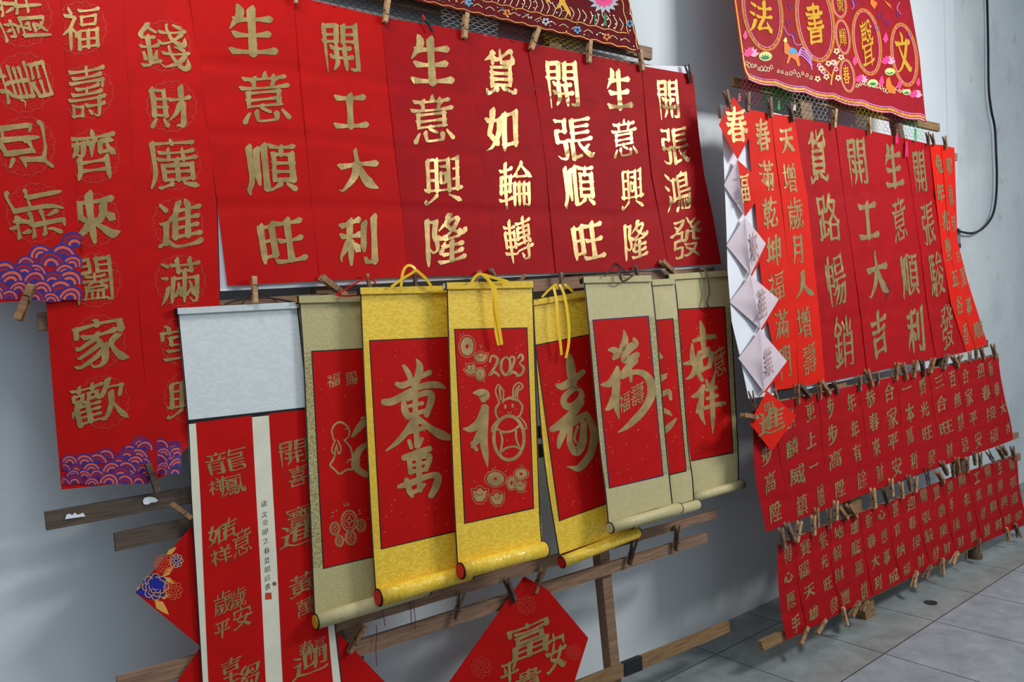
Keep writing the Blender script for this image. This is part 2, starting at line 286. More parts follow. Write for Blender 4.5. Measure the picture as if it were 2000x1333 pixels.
# ------------------------------------------------------------------ brush characters: stroke centre lines, painted with a swelling brush
GLYPH_ORDER = "福壽齊來闔家歡錢財廣進滿堂興新迎舊辭生意順旺開工大利隆貨如輪轉張鴻發龍鳳祥吉歲平安趨喜寶黃萬次癸卯之春梁朝銘書賜天增月人乾坤門路暢銷駿兔年兆豐五谷香引日事步高陞麒麟威鎮更上一層有餘恭合本光三無禁忌接百得心應手賽躍雄紫地解珊底羅想成言納鼎聚勝操陶朱偉業展機法聲文輝號富貴明畐"
GLYPH_LINES = [
[43, 13, 82, 13, -1, 62, 41, 62, 13, -1, 36, 39, 36, 34, -1, 26, 47, 36, 39, -1, 36, 39, 43, 39, 45, 42, 81, 42, -1, 81, 42, 82, 13, -1, 43, 27, 82, 27, -1, 43, 39, 43, 10, -1, 20, 82, 24, 75, -1, 12, 67, 33, 67, 33, 63, 23, 43, 19, 42, 10, 35, -1, 43, 79, 83, 79, -1, 23, 43, 24, 10, -1, 48, 53, 76, 53, -1, 47, 67, 48, 53, -1, 47, 67, 78, 67, -1, 78, 67, 78, 56, 76, 53],
[80, 60, 79, 53, -1, 11, 60, 80, 60, -1, 17, 69, 74, 69, -1, 9, 36, 82, 36, -1, 50, 19, 54, 15, -1, 12, 78, 81, 78, -1, 16, 44, 75, 44, -1, 46, 82, 46, 70, -1, 45, 52, 45, 45, -1, 16, 13, 35, 13, -1, 36, 26, 35, 13, -1, 17, 27, 36, 26, -1, 17, 27, 16, 13, -1, 71, 35, 71, 11, 68, 8, 64, 9, -1, 45, 26, 80, 26, -1, 23, 53, 68, 53],
[23, 41, 23, 24, 17, 14, -1, 71, 65, 75, 54, 82, 48, -1, 11, 75, 81, 75, -1, 45, 82, 47, 76, -1, 70, 40, 70, 10, -1, 23, 24, 70, 23, -1, 51, 67, 46, 59, 45, 47, -1, 19, 65, 19, 60, 17, 53, 11, 47, -1, 38, 70, 41, 65, -1, 32, 65, 31, 50, 27, 47, 23, 48, -1, 12, 65, 32, 65, -1, 23, 36, 70, 36, -1, 60, 48, 70, 49, -1, 78, 67, 62, 64, 60, 62, 60, 48],
[46, 40, 39, 38, 32, 29, 19, 19, 13, 15, 10, 16, -1, 67, 62, 65, 51, 58, 42, 53, 42, 50, 39, -1, 65, 51, 68, 51, 79, 41, -1, 13, 70, 79, 70, -1, 45, 82, 45, 10, -1, 24, 51, 32, 45, -1, 46, 40, 50, 39, 53, 36, 59, 30, 70, 20, 77, 16, 81, 16, -1, 26, 62, 24, 51, 21, 50, 13, 39],
[21, 44, 36, 44, 39, 43, 69, 44, -1, 27, 53, 64, 53, -1, 53, 61, 81, 60, -1, 53, 83, 53, 61, -1, 53, 83, 79, 84, 81, 82, 81, 14, 79, 10, 73, 10, 70, 13, 21, 13, -1, 26, 33, 60, 36, 65, 35, 67, 33, -1, 11, 83, 11, 9, -1, 11, 83, 37, 84, 38, 82, 38, 62, 37, 60, 11, 60, -1, 45, 56, 45, 44, -1, 39, 43, 38, 40, 33, 38, 32, 35, -1, 51, 27, 51, 13, -1, 59, 44, 60, 36, -1, 39, 27, 39, 13, -1, 27, 27, 26, 13, -1, 27, 27, 62, 27, -1, 62, 27, 63, 13, -1, 53, 72, 81, 72, -1, 11, 72, 38, 72, -1, 55, 40, 59, 40],
[59, 40, 63, 30, 67, 24, 75, 16, 79, 14, -1, 13, 75, 45, 75, 77, 75, 78, 73, 78, 63, -1, 13, 75, 12, 63, -1, 41, 82, 44, 81, 45, 75, -1, 50, 37, 50, 18, 47, 12, 42, 9, 35, 9, 32, 11, -1, 8, 15, 13, 14, 17, 15, 36, 24, 45, 30, 50, 31, -1, 23, 60, 66, 60, -1, 13, 29, 27, 34, 44, 43, -1, 11, 44, 15, 44, 35, 52, 39, 53, -1, 70, 50, 61, 44, 59, 40, 50, 37, -1, 42, 60, 39, 53, -1, 39, 53, 43, 48, 44, 43, 50, 37],
[67, 57, 67, 36, 65, 34, 60, 20, 53, 11, -1, 67, 36, 70, 35, 75, 20, 82, 10, -1, 17, 24, 45, 24, -1, 22, 51, 19, 50, 16, 39, 11, 37, 10, 33, -1, 16, 39, 17, 10, -1, 61, 82, 59, 69, 53, 54, 49, 53, 46, 56, 35, 55, -1, 34, 66, 35, 55, -1, 34, 66, 46, 66, -1, 46, 66, 46, 56, -1, 17, 13, 47, 13, 48, 11, 53, 11, -1, 10, 77, 50, 77, -1, 17, 34, 45, 34, -1, 19, 44, 47, 44, -1, 29, 51, 32, 50, 33, 44, 33, 14, -1, 39, 82, 39, 73, -1, 20, 82, 20, 73, -1, 82, 69, 79, 52, -1, 59, 69, 82, 69, -1, 13, 66, 13, 56, 16, 55, -1, 13, 66, 25, 66, -1, 25, 66, 25, 56, -1, 16, 55, 25, 56],
[67, 82, 75, 79, -1, 45, 69, 81, 72, -1, 11, 13, 20, 14, 24, 17, 35, 18, -1, 13, 64, 15, 60, 32, 60, -1, 25, 82, 23, 78, 13, 67, 13, 64, -1, 23, 78, 36, 69, -1, 54, 45, 55, 36, 59, 26, 69, 13, 76, 9, 79, 9, 82, 13, 82, 19, -1, 76, 28, 67, 20, 60, 16, 46, 10, 42, 11, -1, 34, 36, 31, 25, -1, 44, 32, 82, 35, -1, 13, 35, 15, 25, -1, 23, 60, 24, 17, -1, 56, 82, 56, 75, 60, 65, 62, 60, 69, 53, 75, 50, 78, 50, 81, 51, 82, 56, -1, 11, 45, 35, 45, -1, 41, 51, 47, 50, 62, 56, 76, 66, -1, 65, 44, 68, 44, 75, 41],
[14, 63, 38, 63, -1, 18, 23, 11, 11, -1, 14, 47, 38, 47, -1, 70, 54, 66, 52, 57, 36, 47, 25, -1, 61, 10, 70, 10, -1, 72, 82, 70, 54, 72, 51, 72, 16, 70, 10, -1, 33, 23, 39, 14, -1, 47, 62, 83, 62, -1, 14, 63, 14, 31, -1, 14, 31, 37, 31, -1, 14, 80, 36, 80, 38, 79, 37, 31, -1, 14, 80, 14, 63],
[42, 67, 42, 52, -1, 63, 22, 63, 17, 81, 10, -1, 53, 51, 53, 23, -1, 31, 33, 76, 33, -1, 65, 68, 65, 52, -1, 18, 75, 82, 75, -1, 18, 75, 17, 32, 11, 12, -1, 48, 82, 50, 76, -1, 42, 22, 43, 16, -1, 29, 63, 79, 63, -1, 26, 52, 82, 52, -1, 25, 10, 43, 16, -1, 32, 22, 63, 22, -1, 76, 42, 32, 43, 31, 42, 32, 22, -1, 76, 42, 76, 23, -1, 63, 22, 76, 23],
[38, 27, 81, 26, -1, 44, 81, 38, 63, 38, 27, -1, 58, 81, 62, 75, 61, 66, 61, 26, -1, 38, 41, 76, 41, -1, 38, 55, 76, 55, -1, 40, 69, 79, 69, -1, 11, 80, 19, 73, -1, 38, 63, 33, 62, 29, 57, -1, 21, 20, 26, 19, 33, 14, 44, 11, 72, 11, 82, 13, -1, 11, 50, 21, 49, -1, 21, 49, 21, 20, -1, 21, 20, 11, 14],
[80, 49, 80, 11, 78, 9, 72, 8, 69, 11, -1, 33, 50, 80, 49, -1, 33, 50, 32, 10, -1, 10, 57, 19, 53, -1, 45, 31, 39, 21, 32, 20, -1, 31, 74, 83, 74, -1, 69, 82, 69, 62, -1, 44, 62, 69, 62, -1, 44, 82, 44, 62, -1, 65, 42, 68, 38, 69, 32, 72, 29, 74, 22, -1, 69, 32, 62, 21, -1, 43, 41, 45, 31, 48, 29, 50, 22, -1, 23, 35, 13, 13, -1, 14, 80, 23, 75, -1, 56, 62, 56, 10],
[11, 68, 11, 55, -1, 11, 68, 45, 69, 81, 68, -1, 81, 68, 81, 55, -1, 18, 82, 21, 81, 24, 77, 25, 68, -1, 70, 81, 66, 75, 67, 68, -1, 17, 26, 75, 26, -1, 45, 82, 45, 69, -1, 10, 8, 82, 8, -1, 45, 39, 45, 9, -1, 25, 40, 45, 39, -1, 25, 56, 25, 40, -1, 25, 56, 66, 56, 67, 54, 67, 40, -1, 45, 39, 67, 40],
[15, 63, 25, 63, -1, 15, 78, 23, 81, 27, 81, -1, 15, 78, 16, 30, -1, 16, 47, 25, 47, -1, 59, 22, 79, 11, -1, 67, 63, 77, 63, -1, 67, 80, 77, 80, -1, 77, 80, 76, 30, -1, 10, 30, 82, 30, -1, 9, 11, 12, 10, 32, 21, -1, 41, 69, 51, 69, -1, 58, 80, 59, 30, -1, 33, 79, 58, 80, -1, 33, 79, 33, 30, -1, 66, 47, 76, 47, -1, 41, 43, 48, 42, 51, 45, -1, 41, 59, 41, 43, -1, 41, 59, 51, 58, -1, 51, 58, 51, 45],
[54, 53, 82, 53, -1, 9, 54, 44, 54, -1, 36, 73, 37, 67, 33, 54, -1, 54, 74, 53, 33, 50, 19, 47, 11, -1, 54, 74, 75, 80, 83, 79, -1, 27, 53, 27, 13, 25, 10, 20, 10, -1, 10, 39, 44, 39, -1, 16, 31, 15, 27, 10, 19, -1, 41, 69, 37, 67, -1, 11, 73, 43, 73, -1, 26, 82, 28, 74, -1, 73, 53, 73, 9, -1, 38, 30, 42, 20, -1, 17, 67, 19, 61],
[79, 76, 79, 33, 77, 30, 70, 31, -1, 60, 76, 79, 76, -1, 60, 76, 59, 20, -1, 21, 20, 40, 11, 54, 10, 76, 10, 83, 13, -1, 21, 52, 21, 20, -1, 10, 52, 21, 52, -1, 21, 20, 17, 18, 10, 11, -1, 13, 77, 23, 70, -1, 36, 33, 34, 31, -1, 52, 81, 38, 76, 36, 74, 36, 33, -1, 36, 33, 51, 36, 54, 40],
[23, 64, 76, 63, -1, 32, 82, 32, 73, 24, 69, 23, 64, 20, 61, 20, 58, 15, 57, 12, 53, 7, 53, -1, 20, 38, 80, 38, -1, 20, 58, 20, 38, -1, 45, 70, 48, 68, 49, 64, 50, 38, -1, 60, 83, 60, 73, -1, 11, 78, 82, 78, -1, 51, 29, 75, 29, -1, 75, 29, 76, 10, -1, 51, 20, 76, 20, -1, 43, 32, 39, 32, 19, 28, 17, 27, 17, 10, -1, 17, 20, 41, 20, -1, 20, 55, 73, 55, -1, 20, 47, 73, 47, -1, 17, 10, 76, 10],
[58, 65, 62, 56, -1, 11, 78, 39, 82, 43, 82, -1, 22, 22, 32, 15, -1, 20, 28, 33, 28, 33, 27, 28, 18, 22, 13, 19, 12, -1, 22, 36, 34, 36, -1, 26, 47, 26, 42, 22, 36, -1, 32, 41, 34, 36, -1, 15, 63, 41, 63, -1, 16, 70, 15, 63, -1, 66, 48, 66, 9, -1, 25, 73, 27, 70, -1, 75, 66, 70, 48, -1, 65, 82, 67, 78, 67, 72, -1, 55, 30, 78, 30, -1, 39, 74, 37, 69, -1, 12, 47, 12, 8, -1, 12, 47, 43, 47, -1, 43, 47, 43, 11, -1, 38, 10, 43, 11, -1, 29, 54, 30, 48, -1, 54, 72, 79, 72, -1, 36, 62, 35, 59, 29, 54, -1, 53, 48, 81, 48, -1, 20, 56, 29, 54],
[10, 10, 82, 10, -1, 46, 82, 46, 10, -1, 21, 65, 78, 65, -1, 24, 82, 25, 78, 21, 65, 18, 63, 12, 53, -1, 19, 39, 75, 39],
[32, 76, 30, 70, 32, 63, -1, 27, 72, 30, 70, -1, 32, 22, 32, 13, 35, 9, 59, 9, 62, 11, 62, 16, -1, 20, 22, 12, 11, -1, 16, 76, 76, 76, -1, 61, 76, 62, 70, 60, 63, -1, 72, 23, 79, 13, -1, 22, 42, 70, 42, -1, 47, 82, 48, 76, -1, 12, 62, 81, 62, -1, 62, 70, 66, 72, -1, 42, 32, 42, 27, 51, 22, -1, 23, 53, 22, 33, 23, 32, 69, 32, 70, 33, 70, 42, -1, 23, 53, 70, 53, -1, 70, 53, 70, 42],
[69, 20, 73, 19, 79, 14, -1, 25, 75, 25, 23, -1, 47, 79, 81, 79, -1, 37, 14, 45, 12, 57, 20, -1, 37, 80, 37, 14, -1, 49, 53, 78, 53, -1, 64, 79, 62, 66, -1, 49, 40, 78, 40, -1, 14, 81, 14, 36, 11, 19, 10, 16, 10, 11, -1, 49, 53, 49, 28, 50, 27, 78, 27, -1, 78, 66, 78, 27, -1, 50, 66, 78, 66, -1, 50, 66, 49, 53],
[39, 79, 81, 79, -1, 41, 48, 78, 48, -1, 9, 26, 29, 26, -1, 29, 78, 29, 26, -1, 9, 79, 29, 78, -1, 9, 79, 9, 19, -1, 9, 53, 29, 53, -1, 59, 79, 59, 13, -1, 35, 13, 82, 13],
[38, 58, 38, 82, 37, 84, 13, 84, 11, 82, 11, 10, -1, 11, 58, 38, 58, -1, 24, 31, 67, 31, -1, 36, 46, 35, 23, 32, 17, 27, 11, -1, 26, 47, 65, 47, -1, 80, 83, 80, 14, 78, 10, 76, 10, 69, 10, 66, 11, -1, 53, 83, 80, 83, -1, 53, 83, 53, 58, -1, 53, 58, 80, 58, -1, 11, 70, 38, 70, -1, 53, 70, 80, 70, -1, 54, 46, 54, 11],
[45, 75, 45, 17, -1, 14, 75, 78, 75, -1, 9, 17, 82, 17],
[11, 57, 43, 57, 46, 56, 48, 57, 81, 57, -1, 46, 82, 46, 56, 48, 53, 56, 36, 62, 26, 72, 16, 81, 12, -1, 46, 56, 42, 52, 39, 39, 33, 28, 22, 17, 13, 11, 10, 11],
[13, 75, 30, 78, 42, 82, 47, 81, -1, 30, 78, 29, 48, 31, 44, 30, 10, -1, 29, 48, 25, 45, 20, 35, 11, 25, 11, 21, -1, 31, 44, 36, 42, 47, 33, -1, 81, 81, 81, 11, -1, 63, 12, 68, 9, 75, 9, 81, 11, -1, 13, 57, 48, 57, -1, 60, 73, 60, 31],
[31, 51, 36, 50, 42, 51, 53, 57, 56, 60, 60, 60, 63, 57, 77, 51, 82, 53, -1, 41, 23, 75, 23, -1, 56, 85, 51, 82, 50, 76, 47, 76, 45, 72, 42, 71, 35, 66, -1, 42, 41, 41, 35, 36, 28, -1, 10, 79, 10, 9, -1, 10, 79, 27, 78, -1, 27, 78, 21, 56, 26, 47, 28, 35, 27, 32, 23, 29, 19, 29, 16, 32, -1, 33, 11, 80, 11, -1, 42, 51, 44, 47, 70, 47, 73, 53, -1, 50, 76, 71, 76, 70, 71, 60, 60, -1, 41, 35, 76, 34, -1, 57, 39, 57, 11, -1, 45, 72, 56, 60],
[22, 32, 72, 32, -1, 55, 16, 60, 17, 78, 10, 84, 10, -1, 33, 67, 38, 67, 46, 69, 72, 81, 78, 81, -1, 49, 82, 49, 67, 50, 64, 52, 62, 78, 62, 81, 65, 80, 70, -1, 9, 11, 16, 10, 33, 16, 36, 16, -1, 30, 79, 27, 77, 26, 73, 11, 68, -1, 26, 73, 26, 61, -1, 22, 42, 72, 42, -1, 23, 22, 70, 22, 72, 23, 72, 32, -1, 23, 22, 22, 51, 23, 53, 70, 53, 72, 51, 72, 32],
[25, 82, 23, 69, 16, 41, 17, 38, 27, 30, 29, 30, 35, 25, -1, 11, 65, 41, 65, -1, 53, 73, 53, 11, -1, 53, 73, 81, 73, -1, 81, 73, 81, 13, -1, 53, 18, 81, 18, -1, 41, 65, 39, 47, 33, 30, 27, 22, 20, 14, 13, 10, -1, 45, 67, 41, 65],
[66, 46, 66, 10, -1, 23, 82, 23, 9, -1, 11, 48, 34, 48, -1, 47, 62, 49, 59, 72, 59, 76, 63, -1, 44, 29, 78, 29, -1, 9, 23, 35, 23, -1, 11, 61, 31, 61, 34, 59, 41, 59, 44, 62, 47, 62, 48, 65, 60, 78, 62, 82, -1, 11, 61, 11, 36, -1, 11, 36, 33, 35, -1, 34, 59, 33, 35, -1, 55, 46, 55, 10, -1, 10, 73, 35, 73, -1, 78, 45, 78, 12, 76, 9, 72, 11, -1, 44, 46, 78, 45, -1, 44, 46, 43, 9, -1, 60, 78, 76, 63, 81, 59],
[8, 25, 39, 25, 44, 29, 82, 29, -1, 72, 32, 72, 11, 69, 9, 63, 9, -1, 10, 73, 37, 73, -1, 45, 38, 78, 39, 81, 38, -1, 63, 82, 63, 39, -1, 45, 76, 82, 76, -1, 47, 58, 79, 58, -1, 24, 82, 24, 10, -1, 47, 49, 75, 49, -1, 48, 67, 47, 49, -1, 48, 67, 78, 67, 79, 67, 79, 50, 75, 49, 75, 45, 78, 39, -1, 11, 49, 37, 49, -1, 53, 20, 56, 16, -1, 11, 62, 24, 62, -1, 11, 62, 11, 37, -1, 11, 37, 37, 36, -1, 37, 62, 37, 36, -1, 24, 62, 37, 62],
[36, 45, 81, 45, -1, 44, 70, 76, 70, -1, 44, 81, 79, 82, -1, 44, 81, 44, 48, 42, 42, 42, 13, -1, 56, 45, 57, 39, 63, 29, 67, 27, 67, 24, 73, 19, 78, 14, 81, 14, -1, 76, 34, 67, 27, -1, 44, 58, 76, 58, -1, 27, 42, 26, 16, 23, 11, 20, 11, 14, 11, 11, 13, -1, 11, 42, 27, 42, -1, 11, 62, 10, 57, 11, 42, -1, 11, 62, 28, 62, -1, 28, 81, 28, 62, -1, 9, 81, 28, 81, -1, 42, 13, 57, 17],
[51, 65, 78, 65, -1, 29, 27, 36, 31, 45, 33, -1, 36, 70, 36, 31, -1, 14, 81, 23, 75, -1, 29, 70, 43, 70, -1, 54, 25, 55, 14, -1, 22, 36, 22, 32, 13, 13, -1, 63, 25, 65, 17, -1, 11, 58, 19, 53, -1, 81, 33, 80, 19, 78, 10, 74, 8, 67, 9, -1, 78, 75, 62, 76, 53, 75, 51, 74, 51, 35, 53, 34, 81, 33, -1, 78, 75, 77, 54, -1, 51, 54, 77, 54, -1, 51, 44, 84, 44, -1, 70, 27, 73, 22, -1, 63, 82, 62, 76, -1, 46, 25, 44, 17, 41, 12],
[79, 73, 70, 66, 67, 57, 67, 45, 68, 42, 79, 41, -1, 50, 57, 67, 57, 68, 60, -1, 50, 57, 48, 45, 44, 41, 38, 41, 36, 43, 19, 42, -1, 19, 42, 17, 29, -1, 17, 29, 35, 29, 36, 25, 32, 11, -1, 17, 13, 20, 10, 32, 11, -1, 36, 57, 36, 43, -1, 10, 55, 23, 59, 26, 57, 36, 57, -1, 63, 19, 65, 16, 73, 10, -1, 38, 79, 36, 72, 29, 66, 25, 65, 23, 59, -1, 18, 79, 38, 79, -1, 18, 71, 22, 69, 25, 65, -1, 47, 83, 50, 82, 53, 76, 58, 72, 62, 66, 69, 63, 68, 60, 73, 60, 79, 56, 82, 57, -1, 69, 81, 58, 72, -1, 47, 26, 56, 22, 59, 19, 63, 19, -1, 72, 32, 70, 27, 63, 19, -1, 46, 32, 72, 32, -1, 40, 11, 47, 11, 58, 16, 59, 19],
[16, 69, 18, 66, 19, 57, -1, 9, 57, 42, 57, -1, 35, 68, 32, 57, -1, 53, 76, 81, 76, -1, 53, 31, 78, 31, -1, 14, 36, 39, 36, -1, 14, 47, 38, 47, 39, 46, 38, 11, 36, 10, 30, 10, -1, 14, 47, 14, 10, -1, 53, 41, 78, 41, -1, 53, 82, 53, 65, 54, 63, 78, 63, -1, 78, 63, 78, 51, -1, 53, 50, 78, 51, -1, 53, 50, 54, 11, -1, 54, 11, 59, 9, 78, 9, 82, 11, 81, 17, -1, 10, 75, 41, 75, -1, 25, 82, 26, 75, -1, 14, 25, 39, 25, -1, 53, 22, 79, 22],
[35, 23, 36, 15, -1, 51, 14, 56, 12, 62, 14, -1, 31, 31, 64, 30, 65, 29, 62, 14, -1, 59, 62, 44, 63, 32, 62, 30, 61, 31, 31, -1, 59, 62, 59, 47, 57, 46, 30, 46, -1, 44, 23, 45, 17, -1, 26, 23, 25, 18, 20, 14, -1, 27, 71, 64, 71, -1, 30, 39, 65, 39, -1, 19, 80, 17, 37, 10, 13, -1, 19, 80, 72, 80, -1, 72, 80, 73, 39, 75, 19, 78, 14, 82, 14, 84, 20, 82, 27, -1, 30, 54, 59, 54, -1, 51, 25, 54, 20, -1, 44, 70, 44, 63],
[22, 45, 28, 44, 33, 37, -1, 40, 29, 83, 29, -1, 44, 47, 79, 47, -1, 11, 67, 30, 67, -1, 30, 67, 30, 62, 24, 53, 22, 45, 22, 10, -1, 42, 65, 81, 65, -1, 62, 65, 62, 10, -1, 22, 45, 16, 43, 10, 36, -1, 19, 82, 23, 75, 22, 67, -1, 47, 82, 50, 81, 53, 74, 51, 65, -1, 76, 83, 70, 66],
[46, 82, 46, 52, -1, 12, 70, 80, 70, -1, 22, 36, 22, 9, -1, 22, 36, 70, 36, -1, 70, 36, 71, 9, -1, 22, 13, 71, 13, -1, 17, 52, 75, 52],
[11, 63, 82, 63, -1, 27, 32, 24, 22, -1, 47, 76, 74, 76, -1, 64, 20, 74, 10, 79, 10, 81, 12, 82, 20, -1, 57, 63, 59, 39, 61, 30, 64, 26, 64, 20, -1, 38, 40, 38, 22, 41, 20, -1, 26, 40, 48, 40, -1, 17, 51, 16, 25, 11, 11, -1, 17, 51, 81, 51, -1, 47, 83, 47, 63, -1, 49, 30, 46, 25, 41, 20, 39, 17, 26, 10, 23, 10, -1, 78, 42, 74, 40, 69, 29, 64, 26, -1, 25, 79, 25, 63, -1, 64, 20, 60, 19, 50, 10, 46, 11, -1, 68, 63, 70, 59, 74, 56, 75, 51],
[10, 42, 82, 42, -1, 45, 80, 45, 12, -1, 14, 81, 77, 81, -1, 70, 69, 63, 54, -1, 22, 69, 27, 55],
[12, 11, 18, 10, 35, 16, 42, 20, 45, 25, -1, 32, 48, 30, 42, 26, 36, 28, 32, 41, 27, 45, 25, 51, 25, 75, 11, 80, 12, -1, 41, 63, 36, 49, -1, 11, 48, 81, 48, -1, 78, 72, 78, 62, -1, 14, 72, 45, 73, 78, 72, -1, 14, 72, 14, 62, -1, 43, 82, 45, 73, -1, 63, 48, 62, 43, 59, 36, 53, 29, 51, 25],
[13, 72, 36, 72, -1, 25, 82, 25, 59, 27, 53, 26, 20, -1, 69, 36, 69, 29, -1, 48, 29, 69, 29, -1, 45, 38, 48, 29, -1, 46, 53, 51, 53, -1, 58, 38, 58, 32, 56, 25, 49, 20, 44, 20, -1, 11, 56, 38, 56, -1, 51, 53, 51, 46, 48, 44, 45, 38, -1, 59, 70, 57, 57, 51, 53, -1, 53, 82, 52, 78, 49, 76, 47, 70, 43, 68, -1, 51, 46, 81, 45, -1, 81, 45, 78, 23, 76, 21, 72, 20, 67, 22, -1, 15, 27, 19, 26, 22, 22, 26, 20, 27, 16, 32, 14, 51, 11, 80, 12, -1, 69, 68, 69, 62, -1, 47, 70, 48, 67, 48, 62, 69, 62, -1, 15, 43, 15, 27, 10, 13, 10, 9, -1, 27, 39, 37, 39, 41, 37, 45, 38, -1, 80, 76, 78, 56, 75, 54, 69, 54, 66, 56, -1, 52, 78, 80, 76],
[19, 66, 75, 66, -1, 12, 77, 80, 77, -1, 46, 82, 46, 67, -1, 10, 35, 82, 35, -1, 30, 45, 32, 35, -1, 62, 45, 60, 35, -1, 22, 10, 71, 10, -1, 22, 25, 22, 10, -1, 22, 25, 70, 25, -1, 70, 25, 71, 10, -1, 23, 46, 30, 45, -1, 23, 46, 23, 56, 24, 57, 67, 57, 69, 56, 69, 47, 68, 45, 30, 45],
[14, 50, 41, 52, -1, 29, 67, 29, 52, -1, 34, 19, 34, 15, -1, 56, 72, 53, 71, 53, 67, 48, 64, -1, 13, 77, 47, 78, 79, 77, 80, 76, 80, 71, 75, 67, 53, 67, -1, 13, 77, 13, 70, 17, 67, 41, 67, -1, 22, 27, 72, 27, -1, 48, 64, 48, 60, -1, 22, 35, 72, 35, -1, 48, 60, 78, 60, -1, 50, 54, 50, 50, 75, 50, 76, 53, -1, 18, 59, 40, 59, -1, 10, 10, 14, 9, 31, 14, 39, 15, -1, 63, 66, 63, 50, -1, 53, 15, 61, 19, 70, 19, 72, 21, 72, 41, 70, 43, 23, 43, 22, 42, 22, 21, 24, 19, 55, 19, 61, 14, 76, 10, 81, 10, -1, 45, 82, 47, 78],
[45, 56, 45, 23, -1, 10, 56, 82, 56, -1, 32, 22, 32, 17, -1, 14, 76, 78, 76, -1, 7, 10, 14, 10, 32, 17, 36, 17, -1, 20, 34, 72, 34, -1, 60, 17, 81, 10, -1, 60, 22, 60, 17, -1, 30, 83, 30, 66, 32, 65, 60, 65, 62, 66, 62, 82, -1, 20, 23, 32, 22, -1, 21, 46, 20, 23, -1, 21, 46, 72, 46, -1, 72, 46, 72, 23, 71, 22, 32, 22],
[45, 66, 45, 19, -1, 15, 33, 15, 9, -1, 15, 33, 77, 33, -1, 77, 33, 77, 11, 75, 9, 68, 9, -1, 61, 82, 61, 73, -1, 57, 28, 61, 26, 62, 20, 65, 19, 66, 16, -1, 27, 18, 62, 20, -1, 30, 82, 30, 73, -1, 12, 78, 80, 78, -1, 20, 55, 71, 55, -1, 20, 55, 20, 45, 22, 44, 70, 44, -1, 71, 66, 70, 44, -1, 21, 66, 71, 66, -1, 21, 66, 20, 55],
[44, 82, 42, 68, 39, 66, 33, 51, -1, 56, 40, 53, 39, 51, 32, 45, 23, 36, 15, 27, 11, -1, 55, 57, 56, 40, 59, 39, 62, 29, 74, 15, 79, 12, 82, 13, -1, 42, 68, 78, 67, -1, 78, 67, 78, 62, 73, 50, -1, 12, 76, 23, 69, -1, 24, 40, 11, 20],
[48, 83, 51, 81, 60, 66, 65, 61, 67, 60, -1, 46, 53, 45, 30, 40, 24, 33, 18, 22, 13, 13, 11, -1, 26, 56, 28, 53, 64, 53, 67, 56, -1, 16, 35, 76, 35, -1, 45, 30, 78, 13, -1, 67, 79, 57, 72, -1, 8, 48, 12, 48, 22, 55, 26, 56, -1, 67, 60, 67, 56, -1, 79, 69, 67, 60, -1, 26, 61, 26, 56, -1, 15, 69, 26, 61, -1, 16, 78, 38, 78, 37, 73, 33, 66, 29, 62, 26, 61, -1, 67, 56, 70, 56, 78, 50, 81, 50],
[39, 66, 38, 38, 35, 27, 26, 16, 16, 10, -1, 15, 31, 36, 35, -1, 79, 75, 79, 27, 78, 26, 75, 25, 69, 26, -1, 55, 75, 79, 75, -1, 55, 75, 55, 10, -1, 17, 74, 37, 82, 42, 82, -1, 17, 74, 15, 31],
[27, 20, 28, 17, 35, 13, 47, 10, 77, 11, 83, 13, -1, 14, 65, 70, 64, 75, 65, -1, 70, 64, 67, 57, 51, 39, 27, 20, 17, 19, 11, 13, 11, 8, -1, 41, 82, 45, 79, 48, 73],
[30, 51, 27, 39, 27, 13, -1, 11, 51, 81, 51, -1, 27, 13, 65, 12, -1, 62, 51, 65, 39, 65, 12, -1, 18, 64, 74, 64, -1, 44, 82, 42, 68, 38, 61, 36, 52, -1, 11, 32, 27, 39, 65, 39, 72, 37, 79, 32, 82, 32, -1, 15, 76, 76, 76, -1, 27, 26, 65, 26],
[46, 41, 46, 10, -1, 52, 33, 54, 29, 59, 24, 66, 19, 79, 13, 84, 14, -1, 36, 69, 31, 60, 24, 59, 17, 50, -1, 11, 34, 36, 34, 39, 33, 81, 34, -1, 11, 70, 20, 67, -1, 69, 70, 73, 70, 76, 69, 81, 57, -1, 69, 79, 69, 65, 67, 51, 64, 48, 57, 48, -1, 36, 79, 69, 79, -1, 53, 79, 51, 67, 47, 56, 41, 50, 36, 47, -1, 39, 33, 38, 29, 25, 19, 13, 12, 8, 13, -1, 16, 82, 25, 79],
[14, 48, 42, 48, -1, 56, 58, 81, 58, -1, 81, 78, 81, 12, 79, 10, 75, 9, 71, 9, 67, 11, -1, 57, 79, 81, 78, -1, 57, 79, 55, 32, 50, 18, 45, 11, -1, 56, 37, 81, 37, -1, 28, 36, 28, 10, -1, 11, 24, 45, 24, 47, 22, 51, 21, -1, 28, 82, 28, 61, -1, 12, 73, 45, 73, -1, 42, 48, 42, 36, -1, 14, 60, 14, 38, 16, 36, 42, 36, -1, 14, 60, 42, 61, -1, 42, 61, 42, 48],
[54, 36, 54, 9, -1, 13, 13, 38, 18, -1, 26, 60, 26, 16, -1, 14, 64, 17, 60, 34, 60, -1, 26, 82, 25, 78, 21, 75, 14, 64, -1, 36, 36, 33, 25, -1, 54, 13, 82, 13, -1, 14, 35, 16, 24, -1, 13, 45, 37, 45, -1, 60, 82, 58, 73, 55, 72, 48, 63, -1, 58, 73, 76, 73, -1, 76, 73, 75, 65, 67, 52, 63, 50, 59, 39, 54, 36, 44, 33, -1, 56, 57, 63, 50, -1, 25, 78, 30, 76, 39, 67, -1, 59, 39, 82, 38, -1, 82, 38, 82, 13],
